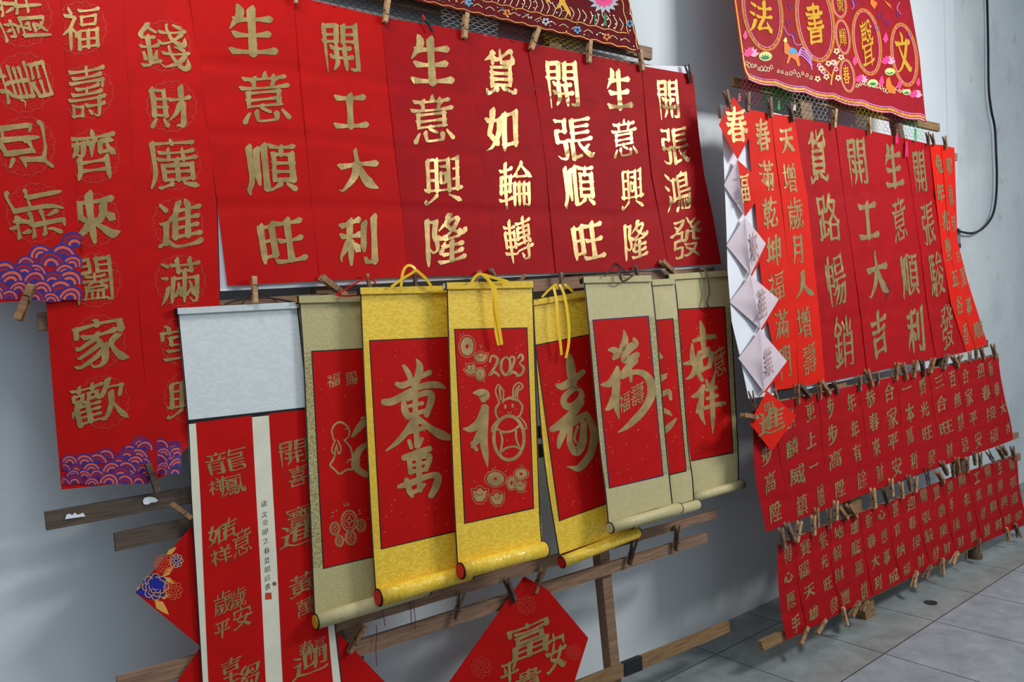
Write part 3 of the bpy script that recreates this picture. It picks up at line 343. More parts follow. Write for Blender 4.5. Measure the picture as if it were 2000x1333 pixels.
[45, 83, 45, 40, -1, 16, 49, 76, 49, -1, 22, 10, 71, 10, -1, 70, 30, 71, 10, -1, 22, 30, 70, 30, -1, 22, 30, 22, 10, -1, 19, 78, 69, 78, 70, 76, 70, 60, 69, 59, 18, 59, -1, 10, 39, 82, 39, -1, 22, 21, 71, 21, -1, 10, 68, 82, 68],
[52, 54, 78, 55, -1, 47, 81, 78, 81, 79, 80, 78, 55, -1, 47, 81, 46, 56, -1, 46, 56, 52, 54, -1, 46, 68, 79, 68, -1, 13, 65, 33, 65, -1, 33, 81, 33, 33, -1, 13, 81, 33, 81, -1, 13, 81, 13, 32, -1, 13, 32, 39, 33, 46, 41, 49, 42, -1, 13, 49, 33, 49, -1, 82, 41, 81, 25, 78, 13, 75, 11, 68, 11, 65, 13, -1, 49, 42, 82, 41, -1, 17, 25, 11, 12, -1, 58, 41, 57, 37, 54, 31, 44, 20, -1, 52, 54, 49, 42, -1, 71, 42, 70, 36, 65, 25, 54, 11, -1, 30, 25, 35, 16],
[45, 78, 45, 50, 48, 47, 53, 37, 60, 27, 71, 18, 79, 14, 82, 15, -1, 14, 79, 76, 79, -1, 11, 53, 42, 53, 45, 50, 48, 53, 79, 53, -1, 45, 50, 42, 47, 39, 38, 33, 29, 23, 20, 11, 14],
[46, 65, 49, 63, 53, 55, -1, 74, 64, 67, 54, -1, 13, 62, 30, 62, -1, 60, 70, 60, 47, -1, 78, 84, 73, 82, 70, 77, 69, 71, -1, 44, 24, 76, 24, -1, 45, 36, 44, 9, -1, 45, 36, 76, 36, -1, 76, 36, 76, 9, -1, 48, 82, 50, 78, 50, 70, -1, 10, 23, 14, 22, 19, 24, 22, 27, 29, 27, 32, 29, 33, 32, -1, 44, 13, 76, 13, -1, 22, 81, 22, 27, -1, 40, 47, 60, 47, -1, 40, 70, 40, 47, -1, 40, 70, 81, 70, -1, 81, 70, 81, 47, -1, 60, 47, 81, 47],
[28, 38, 79, 38, -1, 29, 82, 29, 41, 23, 22, 17, 13, -1, 29, 82, 78, 82, -1, 78, 82, 78, 14, 77, 11, 74, 10, 64, 10, 56, 13, -1, 29, 60, 79, 60],
[45, 59, 49, 56, 53, 42, 65, 23, 81, 12, -1, 45, 82, 45, 59, 42, 56, 39, 44, 29, 26, 21, 18, 12, 12],
[8, 25, 42, 25, -1, 13, 49, 40, 49, -1, 13, 60, 13, 38, 14, 37, 39, 37, 40, 38, 40, 59, -1, 58, 82, 55, 70, 52, 67, 47, 59, 40, 59, 38, 61, 13, 60, -1, 26, 82, 26, 61, -1, 10, 73, 42, 73, -1, 55, 70, 82, 69, -1, 26, 36, 26, 10, -1, 71, 50, 70, 45, 52, 21, 52, 13, -1, 52, 13, 57, 10, 79, 11, 81, 12, 82, 17, 83, 21, 81, 24, -1, 53, 51, 71, 50],
[12, 62, 31, 62, -1, 42, 53, 81, 53, -1, 11, 25, 20, 28, 22, 31, 33, 33, -1, 22, 81, 22, 31, -1, 62, 82, 62, 9, -1, 42, 71, 42, 29, -1, 42, 71, 81, 70, -1, 81, 70, 81, 29, -1, 42, 33, 81, 33],
[11, 69, 38, 69, -1, 11, 82, 11, 10, -1, 11, 82, 38, 82, -1, 38, 82, 38, 56, -1, 11, 55, 38, 56, -1, 80, 83, 79, 11, 75, 10, 65, 10, 62, 11, -1, 53, 83, 80, 83, -1, 53, 83, 53, 56, -1, 53, 56, 80, 55, -1, 53, 69, 80, 69],
[59, 84, 56, 82, 54, 74, 51, 72, 51, 67, 48, 66, 42, 59, 14, 58, -1, 13, 79, 14, 58, -1, 13, 79, 34, 79, -1, 34, 79, 35, 59, -1, 54, 74, 73, 73, 73, 70, 66, 56, 47, 38, -1, 25, 58, 26, 19, -1, 25, 40, 36, 40, 41, 37, 47, 38, -1, 10, 14, 26, 19, 36, 20, 39, 24, -1, 48, 12, 76, 12, -1, 78, 38, 76, 34, 76, 12, -1, 51, 67, 64, 50, 78, 38, -1, 47, 38, 48, 35, 48, 12, -1, 13, 44, 13, 16, -1, 78, 38, 81, 39, -1, 48, 35, 76, 34],
[22, 83, 22, 10, -1, 10, 71, 10, 35, -1, 10, 71, 35, 70, -1, 35, 70, 35, 40, -1, 10, 40, 35, 40, -1, 46, 69, 76, 69, -1, 68, 35, 67, 30, 60, 17, 54, 10, 51, 9, -1, 47, 35, 43, 34, 36, 27, 33, 26, -1, 10, 56, 35, 56, -1, 65, 11, 68, 9, 76, 10, -1, 80, 35, 79, 20, 76, 10, -1, 47, 35, 80, 35, -1, 55, 35, 54, 30, 51, 25, 38, 12, -1, 50, 47, 47, 35, -1, 35, 47, 82, 47, -1, 46, 69, 46, 58, 47, 57, 76, 57, -1, 75, 81, 76, 57, -1, 47, 81, 75, 81, -1, 47, 81, 46, 69],
[25, 60, 25, 16, -1, 13, 64, 17, 60, 33, 60, -1, 25, 78, 32, 73, 39, 67, -1, 81, 78, 75, 66, -1, 47, 78, 53, 67, -1, 48, 56, 48, 9, -1, 48, 56, 64, 57, 79, 56, -1, 79, 56, 79, 12, 77, 10, 70, 10, -1, 48, 27, 79, 27, -1, 48, 42, 79, 42, -1, 13, 45, 36, 45, -1, 11, 13, 37, 18, -1, 12, 36, 14, 32, 16, 24, -1, 27, 84, 25, 81, 25, 78, 20, 75, 13, 64, -1, 35, 36, 32, 25, -1, 64, 82, 64, 57],
[22, 30, 25, 20, -1, 13, 53, 35, 53, -1, 53, 34, 61, 23, 68, 17, 79, 11, 82, 11, -1, 57, 39, 75, 39, 75, 33, 70, 27, 60, 17, 46, 10, -1, 70, 57, 81, 48, -1, 71, 78, 76, 72, 76, 67, 80, 65, -1, 50, 66, 76, 67, -1, 60, 82, 51, 71, 50, 66, -1, 59, 46, 57, 39, 54, 38, 53, 34, 44, 29, -1, 25, 11, 28, 9, 35, 11, -1, 37, 39, 35, 11, -1, 13, 39, 37, 39, -1, 13, 79, 13, 39, -1, 13, 79, 36, 79, -1, 26, 79, 26, 39, -1, 27, 33, 31, 24, -1, 17, 30, 18, 17, -1, 13, 65, 35, 65, -1, 57, 59, 45, 47, -1, 11, 30, 8, 16],
[51, 38, 51, 15, 54, 10, 79, 10, 82, 16, 81, 22, -1, 33, 82, 32, 77, 29, 76, 20, 64, 19, 39, -1, 19, 39, 51, 38, 76, 39, -1, 11, 57, 19, 61, 75, 60, 76, 59, 76, 39, -1, 47, 60, 45, 41, 38, 26, 32, 20, 23, 14, 12, 10, -1, 32, 77, 55, 76, 56, 73, 51, 67, 50, 61, -1, 63, 30, 67, 27],
[25, 53, 25, 29, -1, 25, 53, 75, 53, -1, 50, 72, 50, 9, -1, 10, 29, 82, 29, -1, 29, 82, 26, 72, 23, 71, 13, 57, -1, 26, 72, 78, 72],
[14, 75, 23, 60, -1, 76, 75, 67, 60, 64, 58, -1, 11, 35, 29, 43, 35, 44, -1, 55, 82, 56, 14, 60, 11, 76, 11, 81, 13, 82, 20, -1, 35, 82, 35, 51, 34, 38, 32, 29, 22, 16, 14, 11, 10, 11, -1, 55, 47, 61, 47, 79, 35],
[53, 62, 69, 62, -1, 45, 83, 45, 53, -1, 55, 70, 69, 70, -1, 9, 8, 82, 8, -1, 14, 81, 15, 53, -1, 15, 53, 77, 53, -1, 77, 81, 77, 53, -1, 22, 78, 38, 78, -1, 62, 82, 62, 53, -1, 11, 44, 82, 44, -1, 22, 62, 38, 62, -1, 23, 70, 37, 70, -1, 54, 78, 70, 78, -1, 63, 22, 59, 8, -1, 30, 82, 30, 53, -1, 30, 22, 33, 13, 33, 8, -1, 21, 23, 30, 22, -1, 22, 35, 21, 23, -1, 22, 35, 71, 35, 72, 33, 72, 24, 70, 23, 33, 23, 30, 22],
[66, 51, 67, 44, 64, 15, -1, 20, 51, 66, 51, -1, 41, 76, 39, 55, 32, 15, -1, 9, 15, 82, 15, -1, 15, 77, 76, 77],
[70, 42, 67, 38, 67, 13, -1, 25, 38, 67, 38, -1, 56, 81, 60, 81, 74, 69, -1, 25, 13, 67, 13, -1, 22, 43, 25, 38, 25, 13, -1, 46, 64, 42, 62, 35, 53, 22, 43, 12, 39, -1, 46, 64, 70, 42, 74, 42, 79, 39, 82, 40, -1, 37, 82, 33, 81, 16, 65, 13, 65],
[46, 78, 46, 47, -1, 19, 76, 46, 78, 67, 82, 72, 81, -1, 23, 12, 69, 12, -1, 23, 38, 68, 38, 69, 37, 69, 12, -1, 23, 25, 69, 25, -1, 54, 62, 56, 57, 65, 50, 79, 41, 82, 42, -1, 11, 63, 81, 63, -1, 23, 38, 23, 12, -1, 19, 43, 23, 38, -1, 38, 63, 37, 58, 28, 50, 19, 43, 11, 41],
[76, 82, 76, 9, -1, 17, 80, 49, 79, -1, 49, 79, 48, 60, -1, 48, 60, 20, 60, 19, 58, 17, 40, -1, 17, 40, 49, 39, -1, 49, 39, 45, 13, 39, 10, 28, 10],
[19, 50, 73, 50, -1, 19, 82, 19, 10, -1, 19, 82, 73, 82, -1, 73, 82, 73, 10, -1, 19, 16, 73, 16],
[17, 22, 73, 22, -1, 72, 44, 73, 22, -1, 17, 44, 72, 44, -1, 10, 33, 82, 33, -1, 45, 82, 45, 14, 44, 10, 32, 9, -1, 11, 76, 80, 76, -1, 21, 56, 20, 65, 22, 66, 45, 66, -1, 21, 56, 70, 56, 72, 57, 72, 65, 70, 66, 45, 66],
[11, 56, 81, 56, -1, 47, 82, 47, 29, 52, 24, -1, 76, 45, 72, 43, 64, 32, 49, 21, 32, 14, 16, 10, 11, 11, -1, 30, 46, 23, 37, 16, 30, -1, 47, 73, 73, 73, -1, 25, 75, 25, 56],
[11, 73, 81, 73, -1, 44, 83, 46, 80, 47, 74, -1, 15, 41, 77, 41, 78, 40, 78, 11, 75, 9, 69, 10, -1, 15, 41, 14, 9, -1, 30, 17, 60, 17, -1, 61, 30, 60, 17, -1, 30, 30, 61, 30, -1, 30, 30, 30, 17, -1, 25, 51, 67, 51, 69, 52, 69, 59, -1, 25, 63, 25, 51, -1, 25, 63, 68, 63, 69, 59],
[48, 78, 47, 56, 44, 48, 39, 43, -1, 32, 11, 81, 11, -1, 57, 40, 57, 11, -1, 36, 76, 48, 78, 51, 81, 57, 82, -1, 69, 82, 69, 44, -1, 38, 30, 76, 30, -1, 35, 63, 80, 63, -1, 27, 79, 27, 73, 22, 57, 27, 48, 29, 36, 26, 30, 20, 29, -1, 10, 79, 27, 79, -1, 10, 79, 10, 9],
[59, 22, 55, 14, 49, 10, -1, 76, 82, 76, 30, -1, 50, 30, 83, 30, -1, 57, 82, 57, 30, -1, 27, 82, 29, 74, -1, 35, 30, 41, 30, -1, 34, 39, 35, 14, -1, 21, 14, 27, 15, 32, 14, 42, 16, -1, 21, 39, 21, 14, -1, 13, 45, 42, 46, -1, 13, 61, 41, 61, 42, 60, 42, 46, -1, 23, 74, 23, 45, -1, 74, 22, 81, 11, -1, 57, 44, 76, 44, -1, 22, 30, 27, 30, -1, 13, 73, 13, 45, 12, 23, 9, 12, 10, 8, -1, 13, 73, 42, 74, -1, 51, 70, 82, 70, -1, 57, 57, 76, 57, -1, 33, 74, 33, 45],
[67, 39, 82, 39, -1, 23, 67, 23, 45, -1, 13, 60, 41, 60, -1, 41, 60, 41, 45, -1, 13, 45, 41, 45, -1, 77, 47, 77, 10, -1, 69, 66, 71, 63, 82, 53, -1, 49, 53, 51, 48, 51, 41, 48, 38, 45, 29, 42, 28, 38, 30, 33, 30, -1, 44, 53, 49, 53, -1, 62, 66, 58, 61, 49, 53, -1, 32, 67, 32, 45, -1, 51, 41, 60, 41, 60, 39, 58, 29, 54, 25, 55, 22, 47, 10, -1, 49, 67, 69, 66, 82, 67, -1, 21, 30, 26, 30, -1, 66, 32, 66, 22, -1, 66, 22, 82, 22, -1, 13, 73, 41, 74, -1, 13, 73, 13, 45, 12, 22, 9, 11, 10, 7, -1, 79, 80, 75, 74, -1, 65, 82, 65, 51, -1, 26, 82, 28, 74, -1, 21, 14, 28, 16, 30, 14, 40, 16, -1, 53, 79, 55, 74, -1, 20, 39, 21, 14, -1, 33, 39, 33, 14],
[29, 32, 50, 20, -1, 38, 57, 35, 45, 31, 40, 29, 32, -1, 16, 70, 78, 70, -1, 16, 70, 16, 32, 13, 18, 10, 12, 11, 9, -1, 70, 82, 78, 77, 78, 70, -1, 65, 22, 62, 20, 51, 11, -1, 59, 82, 60, 54, 63, 33, 65, 30, 65, 22, 74, 10, 79, 10, 81, 12, 82, 16, 81, 26, -1, 26, 57, 51, 57, -1, 25, 43, 49, 43, 50, 41, 44, 27, 34, 19, 24, 15, -1, 78, 55, 70, 32, 65, 30],
[11, 13, 19, 14, 23, 17, 34, 18, 37, 21, -1, 13, 36, 15, 25, -1, 33, 36, 31, 24, -1, 47, 45, 78, 45, -1, 23, 61, 23, 17, -1, 13, 64, 15, 61, 31, 61, -1, 44, 75, 81, 75, -1, 54, 19, 42, 11, 39, 11, -1, 42, 25, 83, 25, -1, 47, 54, 78, 54, -1, 11, 45, 33, 45, -1, 24, 82, 23, 78, 13, 67, 13, 64, 10, 63, 9, 60, -1, 62, 82, 59, 65, -1, 23, 78, 32, 72, 36, 66, -1, 78, 63, 78, 25, -1, 47, 63, 59, 65, 78, 63, -1, 47, 63, 47, 25, -1, 47, 36, 78, 36, -1, 70, 25, 70, 19, 81, 11],
[46, 81, 46, 42, 44, 34, 37, 22, -1, 11, 81, 80, 81, -1, 19, 54, 75, 54, -1, 8, 13, 12, 12, 23, 15, 30, 19, 32, 22, -1, 32, 22, 37, 22, 40, 19, 47, 16, 62, 13, 80, 12, 84, 14, -1, 20, 33, 23, 32, 32, 22, -1, 19, 67, 46, 67, -1, 19, 67, 19, 39, -1, 19, 39, 75, 40, -1, 46, 67, 73, 67, 75, 66, 75, 40],
[9, 11, 82, 11, -1, 43, 53, 76, 53, -1, 43, 80, 43, 11],
[9, 46, 82, 46],
[56, 58, 56, 40, -1, 42, 70, 42, 65, 44, 60, -1, 70, 52, 66, 46, -1, 36, 30, 35, 10, -1, 36, 30, 78, 30, -1, 78, 30, 78, 11, -1, 35, 10, 78, 11, -1, 35, 21, 78, 21, -1, 20, 83, 19, 37, 16, 22, 12, 13, -1, 20, 83, 81, 83, -1, 81, 83, 82, 70, -1, 20, 70, 82, 70, -1, 71, 65, 75, 66, -1, 70, 70, 70, 60, -1, 40, 53, 44, 50, 45, 47, -1, 32, 39, 56, 40, -1, 32, 39, 31, 58, 32, 59, 44, 60, 56, 58, 70, 60, 81, 59, -1, 81, 59, 82, 41, 81, 39, 56, 40],
[30, 56, 70, 56, 72, 54, 71, 11, 70, 10, 66, 9, 59, 10, -1, 29, 26, 72, 26, -1, 29, 41, 72, 41, -1, 27, 51, 29, 48, 29, 9, -1, 12, 72, 81, 72, -1, 39, 82, 38, 74, 30, 62, 30, 56, 27, 51, 23, 50, 13, 40],
[23, 66, 25, 58, -1, 62, 57, 62, 13, 62, 11, 56, 10, 51, 12, -1, 49, 57, 75, 57, -1, 15, 57, 15, 17, 14, 14, -1, 15, 57, 32, 57, -1, 32, 57, 32, 35, -1, 15, 34, 32, 35, -1, 62, 78, 73, 69, 81, 64, -1, 24, 79, 35, 68, -1, 48, 31, 42, 17, -1, 15, 46, 32, 46, -1, 75, 30, 81, 17, -1, 24, 79, 10, 65, -1, 14, 14, 32, 19, -1, 28, 27, 31, 24, 34, 14, -1, 45, 41, 81, 41, -1, 66, 83, 63, 82, 62, 78, 59, 77, 50, 67, 45, 65, 42, 64],
[41, 41, 41, 13, 39, 10, 30, 10, -1, 26, 32, 20, 22, -1, 60, 81, 60, 58, 62, 49, 70, 41, 81, 35, -1, 50, 33, 53, 30, 56, 20, -1, 17, 71, 75, 71, -1, 32, 81, 32, 58, 30, 49, 20, 39, 13, 35, 10, 35, -1, 11, 54, 81, 54, -1, 62, 36, 67, 32, 73, 20],
[23, 38, 23, 10, -1, 23, 38, 69, 38, -1, 69, 38, 69, 14, -1, 23, 14, 69, 14, -1, 47, 78, 66, 62, 79, 54, 82, 55, -1, 47, 78, 44, 76, 24, 59, 11, 54, -1, 24, 59, 27, 54, 64, 54, 69, 60, -1, 48, 82, 47, 78],
[46, 82, 46, 10, -1, 26, 26, 66, 26, -1, 54, 65, 57, 54, 65, 40, 76, 29, 81, 26, -1, 12, 65, 79, 65, -1, 38, 65, 36, 58, 26, 39, 11, 25],
[46, 82, 46, 50, -1, 34, 50, 32, 33, 27, 22, 21, 15, 11, 11, -1, 57, 50, 57, 14, 58, 11, 65, 9, 79, 10, 82, 17, 82, 22, 80, 26, -1, 11, 50, 82, 50, -1, 78, 80, 73, 78, 66, 62, -1, 20, 78, 27, 62],
[9, 15, 82, 15, -1, 14, 77, 77, 77, -1, 21, 47, 70, 47],
[23, 73, 78, 73, -1, 52, 22, 55, 20, 59, 10, -1, 11, 32, 81, 32, -1, 69, 73, 69, 32, -1, 38, 73, 38, 32, -1, 70, 23, 73, 22, 81, 10, -1, 22, 70, 22, 32, -1, 35, 20, 37, 11, -1, 13, 52, 79, 52, -1, 19, 23, 16, 16, 11, 9, -1, 53, 73, 53, 32, -1, 26, 82, 22, 70, 17, 69, 13, 64, 10, 63],
[47, 31, 47, 14, 45, 10, 33, 10, -1, 26, 68, 21, 66, 11, 56, -1, 21, 44, 72, 44, -1, 12, 31, 81, 31, -1, 65, 82, 65, 53, -1, 12, 75, 39, 75, -1, 27, 82, 26, 71, 27, 53, -1, 26, 68, 33, 66, 39, 61, -1, 27, 23, 14, 11, 9, 11, -1, 49, 75, 63, 74, 67, 68, 69, 67, 81, 56, -1, 64, 22, 68, 20, 79, 11, -1, 79, 75, 67, 75, 49, 56, 47, 55, 44, 56],
[29, 30, 29, 13, 31, 11, 36, 10, 59, 10, 65, 11, 67, 16, 66, 23, -1, 17, 30, 11, 14, -1, 43, 36, 51, 26, -1, 72, 33, 75, 30, 82, 15, -1, 17, 81, 72, 81, -1, 72, 81, 72, 65, -1, 20, 65, 72, 65, -1, 20, 65, 20, 50, 23, 46, 32, 45, 73, 45, 78, 48, 79, 53, 83, 56],
[10, 65, 29, 65, -1, 48, 38, 44, 27, -1, 53, 83, 57, 81, 59, 74, -1, 10, 38, 26, 43, 32, 42, 34, 39, 83, 39, -1, 20, 82, 20, 13, 18, 10, 12, 10, -1, 44, 27, 56, 22, 58, 19, 65, 19, 79, 11, -1, 72, 38, 71, 32, 65, 23, 65, 19, -1, 54, 47, 52, 39, -1, 36, 54, 82, 54, -1, 75, 68, 71, 67, 66, 54, -1, 39, 73, 79, 73, -1, 41, 26, 44, 27, -1, 36, 10, 54, 15, 57, 16, 58, 19, -1, 47, 67, 50, 61],
[72, 62, 73, 10, -1, 20, 62, 72, 62, -1, 20, 62, 20, 10, -1, 20, 16, 73, 16, -1, 45, 82, 42, 62, -1, 9, 82, 82, 82, -1, 20, 39, 73, 39],
[35, 33, 83, 33, -1, 22, 50, 16, 48, 10, 42, 10, 39, -1, 31, 83, 27, 82, 19, 73, 11, 67, -1, 36, 46, 81, 46, -1, 44, 26, 49, 19, -1, 28, 63, 23, 56, 22, 50, 23, 10, -1, 42, 69, 77, 69, -1, 70, 45, 69, 11, 67, 10, 59, 10, 56, 11, -1, 42, 57, 76, 57, 77, 58, 77, 69, -1, 43, 80, 42, 57, -1, 43, 80, 76, 80, -1, 76, 80, 77, 69],
[36, 79, 56, 65, -1, 31, 59, 31, 17, 33, 13, 37, 11, 58, 11, 62, 13, 65, 15, 66, 20, 65, 30, -1, 16, 52, 14, 36, 11, 27, 11, 22, -1, 71, 54, 73, 52, 78, 41, 82, 27],
[45, 56, 46, 53, 46, 35, -1, 46, 45, 78, 45, -1, 48, 83, 51, 75, -1, 16, 51, 23, 51, 27, 56, 31, 57, -1, 36, 69, 32, 63, 31, 57, 32, 34, -1, 42, 23, 42, 11, 45, 10, 65, 10, 67, 13, 66, 18, -1, 32, 52, 38, 52, 45, 56, -1, 50, 69, 45, 56, -1, 17, 75, 82, 75, -1, 17, 75, 16, 37, 13, 19, 10, 11, 11, 8, -1, 33, 25, 30, 23, 27, 16, 23, 11, -1, 46, 53, 78, 53, -1, 46, 35, 81, 36, -1, 63, 69, 65, 62, 65, 36, -1, 73, 23, 81, 12, -1, 51, 29, 60, 23, -1, 48, 62, 79, 62],
[16, 58, 77, 58, -1, 46, 78, 45, 12, 43, 10, 29, 10, -1, 14, 78, 17, 76, 23, 76, 46, 78, 69, 82, 75, 81, -1, 10, 38, 82, 38],
[63, 50, 67, 39, 67, 21, 65, 19, 60, 19, 52, 15, -1, 25, 20, 55, 19, 60, 14, 75, 10, 82, 10, -1, 25, 41, 25, 20, -1, 25, 27, 67, 27, -1, 34, 19, 34, 16, -1, 59, 67, 59, 51, -1, 20, 59, 72, 59, -1, 11, 51, 81, 51, -1, 19, 67, 72, 67, -1, 33, 67, 33, 54, 28, 44, 15, 38, 10, 37, -1, 25, 35, 67, 35, -1, 13, 77, 47, 78, 79, 77, 80, 76, 80, 70, -1, 13, 77, 12, 70, -1, 28, 44, 31, 42, 66, 43, 79, 38, 82, 38, -1, 11, 10, 14, 9, 34, 16, 37, 15, -1, 46, 82, 47, 78],
[48, 54, 44, 41, 45, 13, -1, 45, 25, 80, 25, -1, 56, 82, 56, 60, -1, 41, 82, 56, 82, -1, 81, 82, 81, 59, -1, 65, 82, 81, 82, -1, 23, 61, 23, 19, -1, 23, 42, 32, 42, -1, 47, 47, 82, 46, -1, 62, 54, 65, 51, 65, 46, 65, 13, -1, 68, 75, 72, 71, -1, 65, 61, 76, 66, 81, 66, -1, 44, 41, 40, 39, 37, 35, -1, 12, 16, 33, 22, -1, 41, 60, 51, 65, 56, 65, -1, 12, 61, 23, 61, -1, 12, 82, 12, 61, -1, 12, 82, 31, 81, -1, 31, 81, 31, 61, -1, 23, 61, 31, 61, -1, 45, 13, 83, 13, -1, 45, 35, 80, 35, -1, 42, 75, 45, 73, -1, 11, 47, 12, 16],
[52, 48, 81, 48, -1, 38, 33, 42, 13, -1, 51, 66, 82, 66, -1, 70, 66, 70, 13, -1, 25, 82, 20, 54, 17, 41, 11, 28, -1, 13, 67, 41, 67, -1, 52, 31, 81, 31, -1, 51, 62, 47, 60, 43, 52, -1, 56, 81, 52, 71, 51, 62, 52, 59, 52, 9, -1, 32, 51, 20, 19, 20, 16, 41, 19, -1, 52, 13, 83, 13, -1, 64, 82, 67, 81, 70, 73],
[53, 83, 53, 62, 55, 58, 79, 57, 81, 59, 82, 63, -1, 45, 53, 33, 47, 31, 43, -1, 44, 41, 33, 34, 32, 31, 29, 29, 22, 27, 16, 28, -1, 20, 42, 24, 41, 31, 43, 44, 41, 54, 44, 62, 48, -1, 53, 71, 60, 71, 78, 76, -1, 9, 11, 13, 11, 28, 20, 32, 21, -1, 30, 82, 30, 59, -1, 32, 31, 35, 29, 47, 29, 70, 32, -1, 39, 42, 40, 38, -1, 10, 55, 44, 60, -1, 61, 39, 66, 38, 70, 32, 75, 30, 81, 25, -1, 59, 21, 63, 21, 78, 11, 82, 11, -1, 30, 74, 44, 74, -1, 32, 11, 36, 9, 46, 10, -1, 47, 29, 46, 10, -1, 15, 76, 15, 56],
[79, 65, 78, 35, 76, 32, 71, 31, -1, 61, 60, 79, 65, -1, 10, 60, 30, 60, -1, 8, 25, 13, 25, 19, 27, 21, 30, 27, 30, 32, 33, -1, 60, 81, 60, 28, -1, 20, 80, 21, 30, -1, 43, 73, 44, 14, 47, 11, 52, 10, 78, 11, 81, 13, 82, 18, 81, 24, -1, 43, 53, 60, 57, -1, 35, 48, 43, 49],
[62, 78, 62, 74, 58, 64, 54, 59, 50, 56, -1, 50, 79, 80, 78, -1, 80, 78, 80, 67, 78, 59, -1, 69, 57, 78, 59, -1, 56, 50, 54, 42, 50, 35, -1, 11, 59, 15, 61, 32, 62, 41, 60, -1, 28, 61, 28, 14, 35, 10, 39, 10, 41, 11, 41, 14, 41, 60, -1, 16, 45, 41, 45, -1, 51, 26, 83, 26, -1, 54, 42, 81, 42, -1, 15, 29, 41, 29, -1, 67, 50, 67, 10, -1, 20, 76, 35, 75, -1, 35, 75, 32, 62, -1, 21, 82, 20, 76, 15, 66, 16, 36, 14, 22, 10, 11],
[11, 53, 25, 53, -1, 18, 78, 18, 25, -1, 64, 81, 64, 35, 63, 26, 60, 15, 61, 11, -1, 64, 81, 78, 81, -1, 78, 81, 78, 14, 76, 12, 71, 13, -1, 35, 50, 83, 50, -1, 10, 78, 26, 78, -1, 39, 81, 39, 34, 35, 13, -1, 39, 81, 53, 81, -1, 53, 81, 53, 17, 52, 14, 50, 13, 45, 14, -1, 10, 22, 27, 26],
[48, 26, 52, 25, 57, 12, -1, 32, 14, 47, 17, -1, 32, 59, 32, 14, -1, 32, 59, 57, 61, 70, 63, 78, 62, -1, 32, 41, 79, 41, -1, 57, 61, 59, 44, 62, 30, 67, 19, 73, 11, 79, 11, 82, 15, 83, 21, 82, 24, -1, 17, 74, 82, 74, -1, 17, 74, 16, 29, 10, 11, -1, 47, 83, 50, 82, 51, 75],
[55, 82, 55, 69, -1, 32, 26, 39, 14, -1, 11, 48, 14, 49, 25, 48, -1, 48, 47, 41, 44, -1, 23, 69, 23, 63, 16, 54, 14, 49, -1, 13, 23, 10, 12, -1, 34, 42, 38, 32, -1, 53, 62, 48, 47, 48, 13, -1, 48, 38, 80, 38, -1, 48, 13, 83, 13, -1, 66, 61, 68, 57, 67, 13, -1, 48, 26, 80, 26, -1, 34, 56, 29, 50, 25, 48, 23, 44, 17, 38, 16, 33, -1, 11, 32, 36, 35, -1, 23, 23, 25, 13, -1, 34, 82, 34, 69, -1, 50, 52, 81, 51, -1, 13, 69, 55, 69, -1, 13, 82, 13, 69, -1, 13, 82, 76, 82, -1, 76, 82, 76, 69, -1, 55, 69, 76, 69],
[11, 69, 41, 69, -1, 16, 29, 17, 25, 12, 14, -1, 31, 26, 31, 14, 32, 12, 35, 10, 60, 10, 64, 13, 65, 17, 64, 20, -1, 50, 65, 78, 65, -1, 50, 51, 78, 51, -1, 72, 29, 75, 27, 81, 17, -1, 26, 59, 33, 57, 41, 49, -1, 26, 59, 22, 59, 17, 51, 11, 44, -1, 27, 81, 27, 38, -1, 78, 65, 78, 38, -1, 50, 38, 78, 38, -1, 51, 78, 50, 38, -1, 51, 78, 78, 78, -1, 78, 78, 78, 65],
[53, 82, 54, 57, 59, 35, 61, 32, 61, 25, 70, 12, 77, 11, 80, 13, 82, 20, 81, 28, -1, 65, 82, 68, 81, 76, 75, 76, 68, -1, 17, 68, 81, 68, -1, 17, 68, 17, 39, 16, 25, 11, 10, -1, 39, 50, 38, 26, 35, 22, 26, 23, -1, 17, 50, 39, 50, -1, 61, 25, 57, 23, 45, 13, 39, 12, -1, 75, 54, 67, 36, 65, 33, 61, 32],
[22, 57, 69, 57, -1, 10, 70, 82, 70, -1, 43, 83, 48, 76, 48, 70, -1, 23, 30, 22, 9, -1, 23, 30, 69, 30, 70, 29, 70, 13, -1, 22, 13, 70, 13, -1, 22, 44, 69, 44],
[33, 29, 37, 17, -1, 13, 38, 17, 41, 20, 39, 35, 41, -1, 33, 50, 35, 41, -1, 81, 63, 81, 13, 79, 10, 70, 10, -1, 46, 63, 81, 63, -1, 46, 63, 46, 9, -1, 33, 69, 27, 59, 24, 57, 23, 53, 17, 45, 17, 41, -1, 13, 27, 11, 11, -1, 64, 82, 63, 47, 60, 44, 53, 29, 46, 28, -1, 63, 47, 67, 44, 73, 28, -1, 24, 27, 25, 14, -1, 25, 82, 13, 59, 13, 57, 24, 57],
[17, 77, 17, 43, -1, 17, 43, 37, 43, 38, 42, 38, 10, -1, 20, 30, 20, 25, 18, 17, 13, 11, -1, 32, 73, 64, 73, -1, 10, 30, 38, 30, -1, 57, 42, 57, 10, -1, 57, 42, 79, 44, -1, 79, 77, 79, 44, -1, 57, 30, 81, 30, -1, 81, 30, 81, 10, -1, 32, 63, 64, 63, -1, 32, 73, 32, 53, -1, 63, 84, 64, 54, 63, 53, 32, 53, -1, 32, 84, 63, 84, -1, 32, 84, 32, 73],
